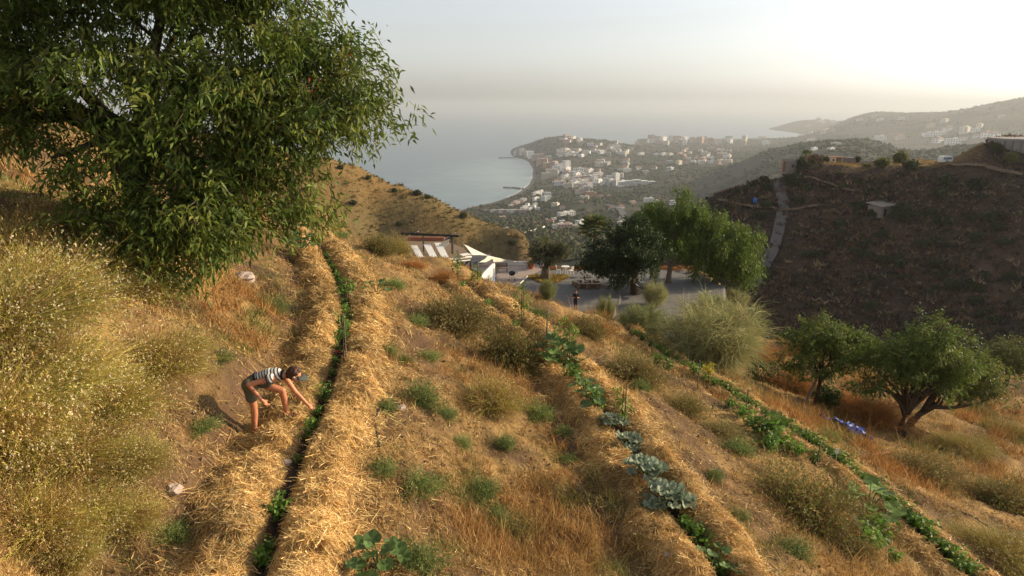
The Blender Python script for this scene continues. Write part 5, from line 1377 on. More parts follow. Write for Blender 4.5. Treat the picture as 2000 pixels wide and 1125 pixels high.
# mulch round the olive
rs = np.random.default_rng(91); th = rs.uniform(0, 6.28, 2600); rr = np.sqrt(rs.uniform(0, 1, 2600)) * (1.65 + 0.35 * np.sin(3 * th)); c = OLIVE
P = np.stack([c[0] + 0.25 + rr * np.cos(th) * 1.15, c[1] + rr * np.sin(th), np.full(2600, ZT + 0.02)], 1)
D = np.stack([rs.normal(size=2600), rs.normal(size=2600), rs.uniform(0.1, 0.9, 2600)], 1)
V, F = leaves(P, D, rs.uniform(0.12, 0.3, 2600), 0.09, rs); o = link('leaf_mulch', tris_or_quads('leaf_mulch', [(V, F, tint(2600, pick([(0.42, 0.27, 0.06), (0.33, 0.20, 0.05), (0.25, 0.23, 0.06)], 2600, rs), rs, 0.25, 0.1, 4))], [M['blade']]))
tag(o, 'ring of dry golden ground cover around the olive trunk', 'ground cover', kind='stuff')
for i, px in enumerate((1072, 1088, 1122, 1140, 1300, 1316, 1334, 1350, 1210)):
    p = A(px, 524 + (i % 3), 16.5); o = link('rusty_bush', OB[0], None, (p[0], p[1], p[2] - 0.05), (0, 0, i * 1.3), (0.75, 0.75, 0.45)); tag(o, 'low orange brown bush in the border along the far edge of the gravel', 'bush', 'border bushes of the terrace')
# stump stools
M['stump'] = mat('stump', (0.17, 0.125, 0.09), 0.95, False, (7, 0.3)); M['stump_top'] = mat('stump_top', (0.36, 0.28, 0.19), 0.9, False, (9, 0.2))
for i, (zx, zy) in enumerate(((757, 478), (825, 470), (790, 502), (824, 525), (905, 482), (932, 470), (880, 520), (935, 526), (990, 508), (1010, 468), (1050, 520), (1035, 490))):
    p = A(1000 + zx / 6.25, 480 + zy / 6.25, 16.5); r_ = 0.22 + 0.05 * ((i * 7) % 3) / 2; h_ = 0.38 + 0.05 * ((i * 5) % 4)
    root = empty('stump_stool', tuple(p), i); tag(root, 'cut log stump stool in the sitting circle on the gravel', 'stool', 'stump stools in the circle')
    MB().lathe([(0.0, 0), (r_ * 1.08, 0), (r_, h_ * 0.4), (r_ * 0.98, h_)], 11).obj('log', M['stump'], root, smooth=True)
    MB().lathe([(0.0, h_ + 0.004), (r_ * 0.97, h_ + 0.002)], 11).obj('cut_face', M['stump_top'], root)
rs = random.Random(4)
M['pale_stone'] = mat('pale_stone', (0.42, 0.33, 0.28), 0.9, False, (5, 0.25))
def stone_mesh(name, r, seed):
    bm = bmesh.new(); bmesh.ops.create_icosphere(bm, subdivisions=2, radius=r); rr = random.Random(seed)
    for v in bm.verts:
        v.co *= 0.75 + 0.5 * rr.random(); v.co.z *= 0.65
    me = bpy.data.meshes.new(name); bm.to_mesh(me); bm.free(); me.materials.append(M['pale_stone']); return me
SM = [stone_mesh('stone', 0.3, k) for k in range(3)]
for i in range(11):
    p = A(1172 + i * 1.9 + rs.uniform(-1, 1), 559 - 0.55 * i + rs.uniform(-1.5, 1.5), 16.5)
    o = link('stone', SM[i % 3], None, (p[0], p[1], p[2] + 0.1), (0, 0, i), rs.uniform(0.6, 1.1)); tag(o, 'pale pinkish stone in the heap beside the stump stools', 'stone', 'stone heap on the gravel')
# stones and clods by the garden path
for i, (px, py, sc, lab) in enumerate(((783, 798, 0.28, 'fist sized brown stone on the bare soil path by the hose'), (560, 905, 0.2, 'small stone at the foot of the straw ridge'), (340, 960, 0.35, 'flat stone half buried on the bank'), (480, 545, 0.8, 'grey rock slab under the large tree'), (1305, 1085, 0.2, 'small stone beside the low end of the cabbage bed'))):
    p = on_near(px, py); o = link('stone', SM[i % 3], None, (p[0], p[1], p[2] + 0.05 * sc), (0.1, 0, i), sc); tag(o, lab, 'stone', 'stones on the slope')
def hammock(a, m_, b, mt, label, hang):
    P = [A(*q) for q in (a, m_, b)]; n = 14; wd = 0.7
    root = empty('hammock', tuple(P[1])); tag(root, label, 'hammock', 'hammocks under the trees')
    V = []; 
    ax = unit(np.array([-(P[2] - P[0])[1], (P[2] - P[0])[0], 0]))
    for i in range(n + 1):
        t = i / n; c = (1 - t) ** 2 * P[0] + 2 * t * (1 - t) * (2 * P[1] - 0.5 * P[0] - 0.5 * P[2]) + t * t * P[2]
        w_ = wd * math.sin(math.pi * t) ** 0.6 + 0.03
        for k in range(5):
            f = k / 4 - 0.5; V.append(c + ax * w_ * f + np.array([0, 0, 1.1 * f * f * w_]) - P[1])
    F = [(i * 5 + k, i * 5 + k + 1, i * 5 + k + 6, i * 5 + k + 5) for i in range(n) for k in range(4)]
    o = MB().add(V, F).obj('cloth', mt, root, smooth=True); o.modifiers.new('t', 'SOLIDIFY').thickness = 0.03
    for e, up in ((P[0], hang[0]), (P[2], hang[1])):
        e = e - P[1]; MB().tube([tuple(e), tuple(e + np.array(up))], 0.02, 4).obj('rope', M['wood'], root)
hammock((1240, 543, 15.2), (1259, 556, 15.9), (1273, 548, 15.2), M['sailcloth'], 'cream coloured hammock slung behind the dark one', ((-0.9, 0.2, 0.8), (0.9, 0.4, 1.0)))
hammock((1238, 553, 15.3), (1260, 566, 15.9), (1284, 558, 15.3), M['dark_metal'], 'dark hammock slung from the trunk of the dark round tree', ((0.1, 0.4, 0.3), (0.9, 0.6, 0.9)))
# leafy plants on the terrace
p = A(1214, 564, 16.5); rosette('leafy_plant', tuple(p), SUN, 14, 0.55, 0.9, 'big leaved green plant at the foot of the dark round tree', 'plant', None, seed=9, scale=1.9)
p = A(1277, 562, 16.5); rs = np.random.default_rng(17); root = empty('young_tree', tuple(p)); tag(root, 'bright yellow green young tree standing beside the hammocks', 'tree')
V, F, C, _, _ = crown(rs, [(0, 0, 1.6, 0.4, 0.4, 1.0, 1)], 120, 10, 0.13, 0.06, GY + [(0.2, 0.27, 0.05)], 0.2, 0.4, 0.3); link('crown', tris_or_quads('crown', [(V, F, C)], [M['leaf']]), root); MB().tube([(0, 0, -0.05), (0, 0, 1.6)], [0.04, 0.02], 6).obj('trunk', M['bark'], root)
p = on_near(1196, 632); root = empty('cloth_marker', tuple(p)); tag(root, 'white cloth strips tied to a thin stick among the tall grass', 'cloth')
MB().tube([(0, 0, -0.1), (0.25, 0, 1.15)], 0.012, 5).obj('stick', M['bark_grey'], root)
o = MB().add([(0.25, 0, 1.15), (0.18, -0.02, 0.75), (0.27, -0.04, 0.8), (0.1, 0, 0.7), (-0.02, -0.05, 0.2), (0.12, -0.08, 0.35)], [(0, 1, 2), (3, 4, 5)]).obj('strip', M['sailcloth'], root); o.modifiers.new('t', 'SOLIDIFY').thickness = 0.012

# ------------------------------------------------------------------ people
def capsule(mb, p, q, r1, r2, n=14):
    p, q = np.array(p, float), np.array(q, float); L = np.linalg.norm(q - p); t = (q - p) / (L + 1e-9)
    a = np.cross(t, (0.31, 0.52, 0.79)); a /= np.linalg.norm(a); b = np.cross(t, a)
    V, prof = [], []
    for k in range(6): th = -math.pi / 2 + k * math.pi / 12; prof.append((r1 * math.sin(th), r1 * math.cos(th)))
    for k in range(1, 7): th = k * math.pi / 12; prof.append((L + r2 * math.sin(th), r2 * math.cos(th)))
    prof[0] = (-r1, 0.0004); prof[-1] = (L + r2, 0.0004)
    for s, r_ in prof:
        for k in range(n):
            th = 2 * math.pi * k / n; V.append(p + t * s + r_ * (math.cos(th) * a + math.sin(th) * b))
    m_ = len(prof)
    F = [(i * n + k, i * n + (k + 1) % n, (i + 1) * n + (k + 1) % n, (i + 1) * n + k) for i in range(m_ - 1) for k in range(n)]
    F += [tuple(range(n - 1, -1, -1)), tuple((m_ - 1) * n + k for k in range(n))]
    mb.add(V, F)
def chain(mb, pts, rad):
    for i in range(len(pts) - 1): capsule(mb, pts[i], pts[i + 1], rad[i], rad[i + 1])
def ball(mb, c, r, sx=1, sy=1, sz=1):
    n = 12; V = []
    for i in range(n + 1):
        th = math.pi * i / n
        for k in range(16):
            ph = 2 * math.pi * k / 16; V.append((c[0] + r * sx * max(math.sin(th), 1e-3) * math.cos(ph), c[1] + r * sy * max(math.sin(th), 1e-3) * math.sin(ph), c[2] + r * sz * math.cos(th)))
    F = [(i * 16 + k, (i + 1) * 16 + k, (i + 1) * 16 + (k + 1) % 16, i * 16 + (k + 1) % 16) for i in range(n) for k in range(16)]
    mb.add(V, F)
def fuse(mb, name, voxel, smooth=4, material=None, parent=None, loc=(0, 0, 0), rz=0):
    """one continuous skin from overlapping shapes"""
    me = mb.mesh(name + '_src', [], True, False); ob = link(name + '_src', me)
    md = ob.modifiers.new('r', 'REMESH'); md.mode = 'VOXEL'; md.voxel_size = voxel; md.use_smooth_shade = True
    ms = ob.modifiers.new('s', 'SMOOTH'); ms.factor = 0.5; ms.iterations = smooth
    dg = bpy.context.evaluated_depsgraph_get()
    out = bpy.data.meshes.new_from_object(ob.evaluated_get(dg)); out.name = name
    bpy.data.objects.remove(ob)
    out.materials.clear(); out.materials.append(material)
    out.polygons.foreach_set('use_smooth', np.full(len(out.polygons), True))
    return link(name, out, parent)
def hand(mb, wrist, palm_end, spread, curl, s=1.0, thumb=1):
    """palm and five fingers; palm from wrist to palm_end"""
    w_, e = np.array(wrist, float), np.array(palm_end, float); d = unit(e - w_); side = unit(np.array(spread, float) - d * np.dot(spread, d)); dn = np.cross(d, side)
    chain(mb, [w_, e], [0.026 * s, 0.03 * s])
    capsule(mb, e + side * 0.022 * s, e - side * 0.022 * s, 0.018 * s, 0.017 * s)
    for k, (o_, L) in enumerate(((0.030, 0.068), (0.011, 0.078), (-0.010, 0.072), (-0.029, 0.056))):
        b0 = e + side * o_ * s; b1 = b0 + (d + curl * 0.4 * dn) * L * 0.5 * s; b2 = b1 + unit(d * 0.6 + curl * dn) * L * 0.55 * s
        chain(mb, [b0, b1, b2], [0.0095 * s, 0.0088 * s, 0.0075 * s])
    t0 = w_ + (e - w_) * 0.35 + side * thumb * 0.022 * s; t1 = t0 + (d * 0.7 + side * thumb * 0.6 + dn * curl * 0.5) * 0.042 * s; t2 = t1 + (d * 0.9 + dn * curl * 0.6) * 0.032 * s
    chain(mb, [t0, t1, t2], [0.013 * s, 0.0105 * s, 0.008 * s])

skin = mat('skin', (0.50, 0.20, 0.105), 0.5, False, (14, 0.14), (60, 0.2, 0.004), spec=0.35)
hairm = mat('hair', (0.060, 0.022, 0.012), 0.6, False, (60, 0.5))
navy = mat('navy_trim', (0.012, 0.013, 0.02), 0.8)
olive_cloth = mat('olive_shorts', (0.125, 0.112, 0.068), 0.9, False, (18, 0.18), (22, 0.9, 0.02))
cap_cloth = mat('cap_cloth', (0.055, 0.062, 0.052), 0.8, False, (30, 0.15))
# striped knit: bands along the torso axis
stripe = bpy.data.materials.new('striped_knit'); stripe.use_nodes = True
N, L = stripe.node_tree.nodes, stripe.node_tree.links
b = N['Principled BSDF']; b.inputs['Roughness'].default_value = 0.85
tc = N.new('ShaderNodeTexCoord'); dp = N.new('ShaderNodeVectorMath'); dp.operation = 'DOT_PRODUCT'
tax = unit(np.array([0.40, 0.02, 0.16])); dp.inputs[1].default_value = tuple(tax)
L.new(tc.outputs['Object'], dp.inputs[0])
m1 = N.new('ShaderNodeMath'); m1.operation = 'MULTIPLY'; m1.inputs[1].default_value = 1 / 0.047; L.new(dp.outputs['Value'], m1.inputs[0])
m2 = N.new('ShaderNodeMath'); m2.operation = 'FRACT'; L.new(m1.outputs[0], m2.inputs[0])
m3 = N.new('ShaderNodeMath'); m3.operation = 'GREATER_THAN'; m3.inputs[1].default_value = 0.60; L.new(m2.outputs[0], m3.inputs[0])
mx = N.new('ShaderNodeMix'); mx.data_type = 'RGBA'; L.new(m3.outputs[0], mx.inputs[0]); mx.inputs[6].default_value = (0.66, 0.62, 0.56, 1); mx.inputs[7].default_value = (0.013, 0.014, 0.022, 1)
L.new(mx.outputs[2], b.inputs['Base Color'])

# bending person; local x to the right of the photo, y away from the camera
fp = on_near(500, 848)
PER = empty('person', (fp[0], fp[1], fp[2] - 0.02)); tag(PER, 'person in striped top and olive shorts bending over the straw bed', 'person')
hipN, hipF = (-0.045, 0.06, 0.80), (0.02, 0.22, 0.80)
kneeN, ankN = (0.005, 0.02, 0.45), (-0.01, 0.01, 0.085)
footz = near_h(fp[0] + 0.42, fp[1] + 0.30) - fp[2] + 0.02
kneeF, ankF = (0.385, 0.25, footz + 0.47), (0.40, 0.29, footz + 0.085)
shN, shF = (0.27, 0.02, 0.915), (0.42, 0.31, 0.84)
elN, wrN = (-0.005, -0.07, 0.86), (0.165, -0.05, 0.60)
elF, wrF = (0.565, 0.335, 0.56), (0.735, 0.33, 0.36)
body = MB()
chain(body, [hipN, kneeN], [0.088, 0.056]); chain(body, [kneeN, (0.0, 0.03, 0.33), (-0.01, 0.01, 0.12), ankN], [0.054, 0.056, 0.037, 0.034])
chain(body, [ankN, (0.15, -0.02, 0.035)], [0.036, 0.03]); capsule(body, (-0.04, 0.015, 0.04), (0.17, -0.02, 0.03), 0.032, 0.026)
chain(body, [hipF, kneeF], [0.088, 0.057]); chain(body, [kneeF, (0.40, 0.27, footz + 0.33), (0.40, 0.29, footz + 0.12), ankF], [0.055, 0.056, 0.037, 0.034])
capsule(body, (0.36, 0.29, footz + 0.04), (0.57, 0.29, footz + 0.03), 0.032, 0.026)
chain(body, [(-0.02, 0.14, 0.82), (0.10, 0.15, 0.88), (0.22, 0.16, 0.92), (0.34, 0.165, 0.93)], [0.115, 0.098, 0.105, 0.10])
capsule(body, hipN, hipF, 0.105, 0.105); capsule(body, (0.30, 0.06, 0.91), (0.39, 0.27, 0.87), 0.075, 0.07)
chain(body, [(0.40, 0.165, 0.92), (0.50, 0.17, 0.925), (0.555, 0.17, 0.92)], [0.062, 0.05, 0.05])
chain(body, [shN, elN], [0.052, 0.040]); chain(body, [elN, (0.06, -0.065, 0.77), wrN], [0.040, 0.038, 0.025])
chain(body, [shF, elF], [0.05, 0.039]); chain(body, [elF, (0.63, 0.333, 0.49), wrF], [0.039, 0.036, 0.024])
hand(body, wrN, (0.205, -0.045, 0.545), (0.25, 0.9, 0.2), 0.7); hand(body, wrF, (0.785, 0.325, 0.305), (0.2, 0.9, 0.2), 0.7)
# head, looking down and to the right
hc = np.array((0.635, 0.17, 0.93)); ball(body, hc, 0.092, 1.05, 0.86, 1.08); fd = unit(np.array((0.62, -0.05, -0.78)))
capsule(body, hc + fd * 0.03, hc + fd * 0.075 + np.array((-0.035, 0, -0.02)), 0.065, 0.045)      # jaw
capsule(body, hc + np.array((0.075, -0.01, -0.045)), hc + np.array((0.098, -0.012, -0.075)), 0.013, 0.015)   # nose
for sy in (-1, 1): ball(body, hc + np.array((-0.005, sy * 0.083, -0.02)), 0.026, 0.8, 0.35, 1.1)      # ears
capsule(body, hc + np.array((0.052, -0.018, -0.098)), hc + np.array((0.052, 0.018, -0.098)), 0.012, 0.012)   # lips
fuse(body, 'body', 0.0085, 3, skin, PER)
eyes = MB()
for sy in (-1, 1): ball(eyes, hc + np.array((0.079, sy * 0.032, -0.035)), 0.012)
eyes.obj('eyes', navy, PER, smooth=True)
top = MB(); chain(top, [(0.075, 0.15, 0.872), (0.16, 0.155, 0.90), (0.24, 0.16, 0.925), (0.34, 0.165, 0.935), (0.385, 0.165, 0.93)], [0.108, 0.108, 0.116, 0.110, 0.085])
capsule(top, (0.28, 0.05, 0.915), (0.38, 0.28, 0.88), 0.084, 0.078)
fuse(top, 'striped_top', 0.007, 3, stripe, PER)
tr = MB()
def ring(mb, c, ax, r, t, sq=(1, 1)):
    ax = unit(np.array(ax, float)); a = unit(np.cross(ax, (0.1, 0.2, 0.97))); b_ = np.cross(ax, a); c = np.array(c)
    mb.tube([tuple(c + r * (sq[0] * math.cos(k * math.pi / 10) * a + sq[1] * math.sin(k * math.pi / 10) * b_)) for k in range(21)], t, 6)
ring(tr, (0.055, 0.148, 0.862), tax, 0.107, 0.017); tr.obj('waistband', navy, PER, smooth=True)
tr = MB(); ring(tr, (0.445, 0.166, 0.928), (1, 0, 0.0), 0.068, 0.016); tr.obj('collar', navy, PER, smooth=True)
tr = MB(); ring(tr, (0.262, 0.0, 0.91), np.array(elN) - np.array(shN), 0.066, 0.017); tr.obj('armhole', navy, PER, smooth=True)
tr = MB(); ring(tr, (0.425, 0.32, 0.83), np.array(elF) - np.array(shF), 0.064, 0.017); tr.obj('armhole', navy, PER, smooth=True)
sh = MB(); capsule(sh, hipN, hipF, 0.122, 0.122); chain(sh, [hipN, (-0.022, 0.04, 0.60)], [0.112, 0.092]); chain(sh, [hipF, (0.17, 0.235, 0.72 + footz * 0.3)], [0.112, 0.098]); capsule(sh, (0.0, 0.14, 0.83), (0.05, 0.145, 0.857), 0.122, 0.108)
fuse(sh, 'shorts', 0.008, 3, olive_cloth, PER)
hr = MB(); rs_ = random.Random(8)
for k in range(150):
    a, e = rs_.uniform(0, 6.28), rs_.uniform(-0.6, 1.57); d = np.array((math.cos(a) * math.cos(e), math.sin(a) * math.cos(e), math.sin(e)))
    if np.dot(d, fd) > 0.25: continue
    ball(hr, hc + d * np.array((0.098, 0.085, 0.098)) + np.array((-0.012, 0, 0.012)), 0.022 + 0.012 * rs_.random())
ball(hr, hc + np.array((-0.02, 0, 0.02)), 0.095, 1, 0.88, 1)
fuse(hr, 'hair', 0.007, 1, hairm, PER)
vz = MB(); ring(vz, hc + np.array((0.012, 0, -0.008)), (0.75, 0, 0.66), 0.099, 0.012, (0.9, 1.0)); vz.obj('visor_band', mat('visor_band', (0.55, 0.52, 0.47), 0.7), PER, smooth=True)
V = []; nb = 9
fwd = unit(np.array((0.86, 0.0, -0.50))); up = unit(np.array((0.50, 0, 0.86))); c0 = hc + np.array((0.028, 0, 0.008))
for i in range(5):
    for k in range(nb):
        a = (k / (nb - 1) - 0.5) * 2.3; rr = 0.088 + 0.105 * i / 4 * (math.cos(a * 0.75))
        V.append(c0 + fwd * rr * math.cos(a) + np.array((0, 1, 0)) * rr * math.sin(a) * 0.9 + up * (0.022 - 0.02 * math.sin(a) ** 2 - 0.02 * i / 4))
o = MB().add(V, [(i * nb + k, i * nb + k + 1, (i + 1) * nb + k + 1, (i + 1) * nb + k) for i in range(4) for k in range(nb - 1)]).obj('visor_brim', cap_cloth, PER, smooth=True); o.modifiers.new('t', 'SOLIDIFY').thickness = 0.008
for nm_, (ax_, ay_, az_) in (('sandal', (0.065, 0.0, 0.005)), ('sandal', (0.465, 0.29, footz + 0.005))):
    s = MB(); s.add([(ax_ + x_ * 0.13, ay_ + y_ * 0.045 * (1 - 0.2 * (x_ < -0.5)), az_ + z_) for z_ in (-0.008, 0.014) for x_, y_ in ((-1, -0.7), (0, -0.9), (0.8, -1), (1.05, 0), (0.8, 1), (0, 0.9), (-1, 0.7))], [tuple(range(6, -1, -1)), tuple(range(7, 14))] + [(i, (i + 1) % 7, 7 + (i + 1) % 7, 7 + i) for i in range(7)])
    s.tube([(ax_ + 0.06, ay_ - 0.045, az_), (ax_ + 0.06, ay_, az_ + 0.065), (ax_ + 0.06, ay_ + 0.045, az_)], 0.009, 5); s.obj(nm_, navy, PER)

# standing person on the terrace, facing the camera with both hands at the chest
sp_ = A(1124, 607, 16.5)
P2 = empty('person', tuple(sp_)); tag(P2, 'person standing on the gravel in black shirt and dark shorts, hands together at chest', 'person')
bd = MB()
for s in (-1, 1):
    chain(bd, [(s * 0.09, 0, 0.90), (s * 0.10, 0.0, 0.50), (s * 0.10, 0.01, 0.30), (s * 0.10, 0.02, 0.09)], [0.085, 0.06, 0.055, 0.038]); capsule(bd, (s * 0.10, 0.04, 0.04), (s * 0.115, -0.16, 0.035), 0.04, 0.035)
    chain(bd, [(s * 0.20, 0, 1.40), (s * 0.26, -0.03, 1.14)], [0.055, 0.043]); chain(bd, [(s * 0.26, -0.03, 1.14), (s * 0.09, -0.26, 1.20)], [0.042, 0.028]); hand(bd, (s * 0.085, -0.27, 1.20), (s * 0.04, -0.31, 1.22), (0, 0.2, 1), 0.6, 1.0)
chain(bd, [(0, 0, 0.95), (0, 0, 1.15), (0, 0, 1.36)], [0.14, 0.135, 0.13]); capsule(bd, (-0.16, 0, 1.39), (0.16, 0, 1.39), 0.075, 0.075); capsule(bd, (0, 0, 1.42), (0, -0.02, 1.56), 0.06, 0.055)
hc2 = np.array((0, -0.03, 1.64)); ball(bd, hc2, 0.1, 0.85, 1.0, 1.15); capsule(bd, hc2 + (0, -0.09, -0.01), hc2 + (0, -0.108, -0.03), 0.014, 0.016)
for s in (-1, 1): ball(bd, hc2 + np.array((s * 0.087, 0.0, -0.01)), 0.026, 0.4, 0.8, 1.1)
fuse(bd, 'body', 0.011, 3, skin, P2)
ts = MB(); chain(ts, [(0, 0, 0.93), (0, 0, 1.15), (0, 0, 1.36)], [0.155, 0.15, 0.145]); capsule(ts, (-0.16, 0, 1.385), (0.16, 0, 1.385), 0.092, 0.092)
for s in (-1, 1): capsule(ts, (s * 0.20, 0, 1.39), (s * 0.245, -0.02, 1.24), 0.07, 0.062)
fuse(ts, 'shirt', 0.012, 3, mat('black_shirt', (0.012, 0.012, 0.013), 0.85), P2)
st_ = MB()
for s in (-1, 1): chain(st_, [(s * 0.085, 0, 0.92), (s * 0.10, 0, 0.55)], [0.115, 0.085])
capsule(st_, (-0.07, 0, 0.95), (0.07, 0, 0.95), 0.12, 0.12); fuse(st_, 'shorts', 0.012, 3, mat('dark_shorts', (0.02, 0.022, 0.03), 0.85), P2)
h2 = MB(); ball(h2, hc2 + np.array((0, 0.015, 0.03)), 0.104, 0.86, 0.98, 1.02); h2.obj('hair', hairm, P2, smooth=True)
for s in (-1, 1): MB().box((s * 0.11, -0.06, 0.03), (0.11, 0.29, 0.07)).obj('shoe', M['dark_metal'], P2)
MB().box((0, -0.36, 1.24), (0.15, 0.02, 0.09)).obj('remote', M['dark_metal'], P2)
# ------------------------------------------------------------------ scrub on the facing hillsides
def scrub(name, azr, dr, n, per, pal, seed, label, size=(0.35, 0.95)):
    rs = np.random.default_rng(seed)
    az = np.radians(rs.uniform(*azr, n)); D = np.exp(rs.uniform(math.log(dr[0]), math.log(dr[1]), n))
    x, y = D * np.sin(az), D * np.cos(az); nn = fbm(x * 0.06, y * 0.06, 3, seed)
    kp = rs.uniform(0, 1, n) < 0.7 + 0.9 * nn; x, y, nn = x[kp], y[kp], nn[kp]; m_ = len(x)
    z = mid_h(x, y); s = rs.uniform(*size, m_) * (1 + 0.6 * (rs.uniform(0, 1, m_) < 0.08))
    s = np.where((np.hypot(x, y) > 196) & (np.arctan2(x, y) > 0.42) & (np.arctan2(x, y) < 0.6), s * 0.35, s)
    ci = np.repeat(np.arange(m_), per); k = len(ci)
    P = np.stack([x[ci] + rs.normal(size=k) * s[ci] * 0.3, y[ci] + rs.normal(size=k) * s[ci] * 0.3, z[ci] + s[ci] * rs.uniform(-0.05, 0.25, k)], 1)
    Dd = np.stack([rs.normal(size=k) * 0.6, rs.normal(size=k) * 0.6, rs.uniform(0.4, 1, k)], 1)
    V, F = blades(P, Dd, s[ci] * rs.uniform(0.5, 1.0, k), s[ci] * 0.30, rs)
    c = pick(pal, m_, rs)
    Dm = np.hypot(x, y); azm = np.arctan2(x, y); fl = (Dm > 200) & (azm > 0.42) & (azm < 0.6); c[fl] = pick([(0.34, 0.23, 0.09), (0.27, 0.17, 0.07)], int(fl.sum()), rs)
    C = np.repeat(c[ci] * (1 + rs.uniform(-0.2, 0.2, (k, 1))), 3, 0)
    o = link(name, tris_or_quads(name, [(V, F, C)], [M['scrub']])); return tag(o, label, 'scrub', None, 'stuff')
scrub('scrub', (-26, 3), (85, 262), 15000, 11, [(0.20, 0.135, 0.05), (0.15, 0.125, 0.045), (0.25, 0.16, 0.06), (0.11, 0.11, 0.04), (0.17, 0.15, 0.055)], 701, 'sunlit golden brown scrub covering the hill that drops to the sea')
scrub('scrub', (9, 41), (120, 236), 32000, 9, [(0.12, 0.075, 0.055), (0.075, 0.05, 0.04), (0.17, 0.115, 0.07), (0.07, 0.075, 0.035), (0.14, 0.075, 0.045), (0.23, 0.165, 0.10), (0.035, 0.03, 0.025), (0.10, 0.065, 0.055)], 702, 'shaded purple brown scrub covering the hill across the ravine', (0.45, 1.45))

def ribbon(name, pix, width, hf, on, material, lift, step=2.0):
    def on2(a, b):
        p = on(a, b); k = 0
        while p is None and k < 20: k += 2; p = on(a, b + k)
        return p
    P = np.array([on2(*q)[:2] for q in pix]); Q = resample(P, step); T = np.gradient(Q, axis=0); T /= np.linalg.norm(T, axis=1)[:, None]; Nn = np.stack([-T[:, 1], T[:, 0]], 1)
    V = []
    for f in (-0.5, 0, 0.5):
        e = Q + Nn * f * width; V.append(np.stack([e[:, 0], e[:, 1], hf(e[:, 0], e[:, 1]) + lift], 1))
    zc = np.maximum.reduce([v[:, 2] for v in V]); V = [np.stack([v[:, 0], v[:, 1], 0.5 * v[:, 2] + 0.5 * zc], 1) for v in V]
    n = len(Q); V = np.concatenate(V); F = [(k * n + i, k * n + i + 1, (k + 1) * n + i + 1, (k + 1) * n + i) for k in range(2) for i in range(n - 1)]
    return struct(MB().add(V, F).obj(name, material, None, smooth=True))
M['track'] = mat('track', (0.12, 0.105, 0.10), 0.95, False, (0.4, 0.2)); M['dirt_path'] = mat('dirt_path', (0.15, 0.10, 0.06), 0.95, False, (0.4, 0.2)); M['asphalt'] = mat('asphalt', (0.075, 0.075, 0.078), 0.9)
ribbon('track', [(1518, 352), (1522, 375), (1530, 400), (1526, 425), (1520, 455), (1510, 490), (1490, 530), (1462, 575)], 2.6, mid_h, on_mid, M['track'], 0.45)
ribbon('path', [(1570, 350), (1600, 357), (1640, 370), (1690, 378)], 0.9, mid_h, on_mid, M['dirt_path'], 0.4)
ribbon('path', [(1400, 394), (1440, 402), (1480, 410), (1530, 414), (1570, 410), (1620, 402)], 1.1, mid_h, on_mid, M['dirt_path'], 0.4)
ribbon('path', [(1850, 322), (1900, 326), (1960, 340), (2000, 346)], 1.4, mid_h, on_mid, M['dirt_path'], 0.4)

def shrub_mesh(name, seed, pal, L=0.22, W=0.12, n=260):
    rs = np.random.default_rng(seed)
    V, F, C, _, _ = crown(rs, [(0, 0, 0.62, 0.9, 0.85, 0.6, 1), (0.5, 0, 0.5, 0.5, 0.5, 0.45, 1), (-0.5, 0.1, 0.55, 0.5, 0.5, 0.5, 1)], n, 10, L, W, pal, 0.2, 0.0, 0.4)
    return tris_or_quads(name, [(V, F, C)], [M['leafvar']])
SH = [shrub_mesh('shrub', 711, [(0.05, 0.062, 0.022), (0.065, 0.078, 0.026)]), shrub_mesh('shrub', 712, [(0.15, 0.155, 0.04), (0.19, 0.18, 0.05)]), shrub_mesh('shrub', 713, [(0.055, 0.065, 0.024), (0.10, 0.11, 0.04), (0.035, 0.042, 0.018)], 0.3, 0.16, 150)]
def midbush(px, py, r_, k, label, zs=1.0, sink=0.1):
    p = on_mid(px, py)
    if p is None: p = on_mid(px, py + 4)
    if p is None: return
    o = link('shrub', SH[k], None, (p[0], p[1], p[2] - sink), (0, 0, px * 0.37), (r_ * 0.78, r_ * 0.78, r_ * 0.9 * zs)); return tag(o, label, 'shrub', 'shrubs on the hill across the ravine')
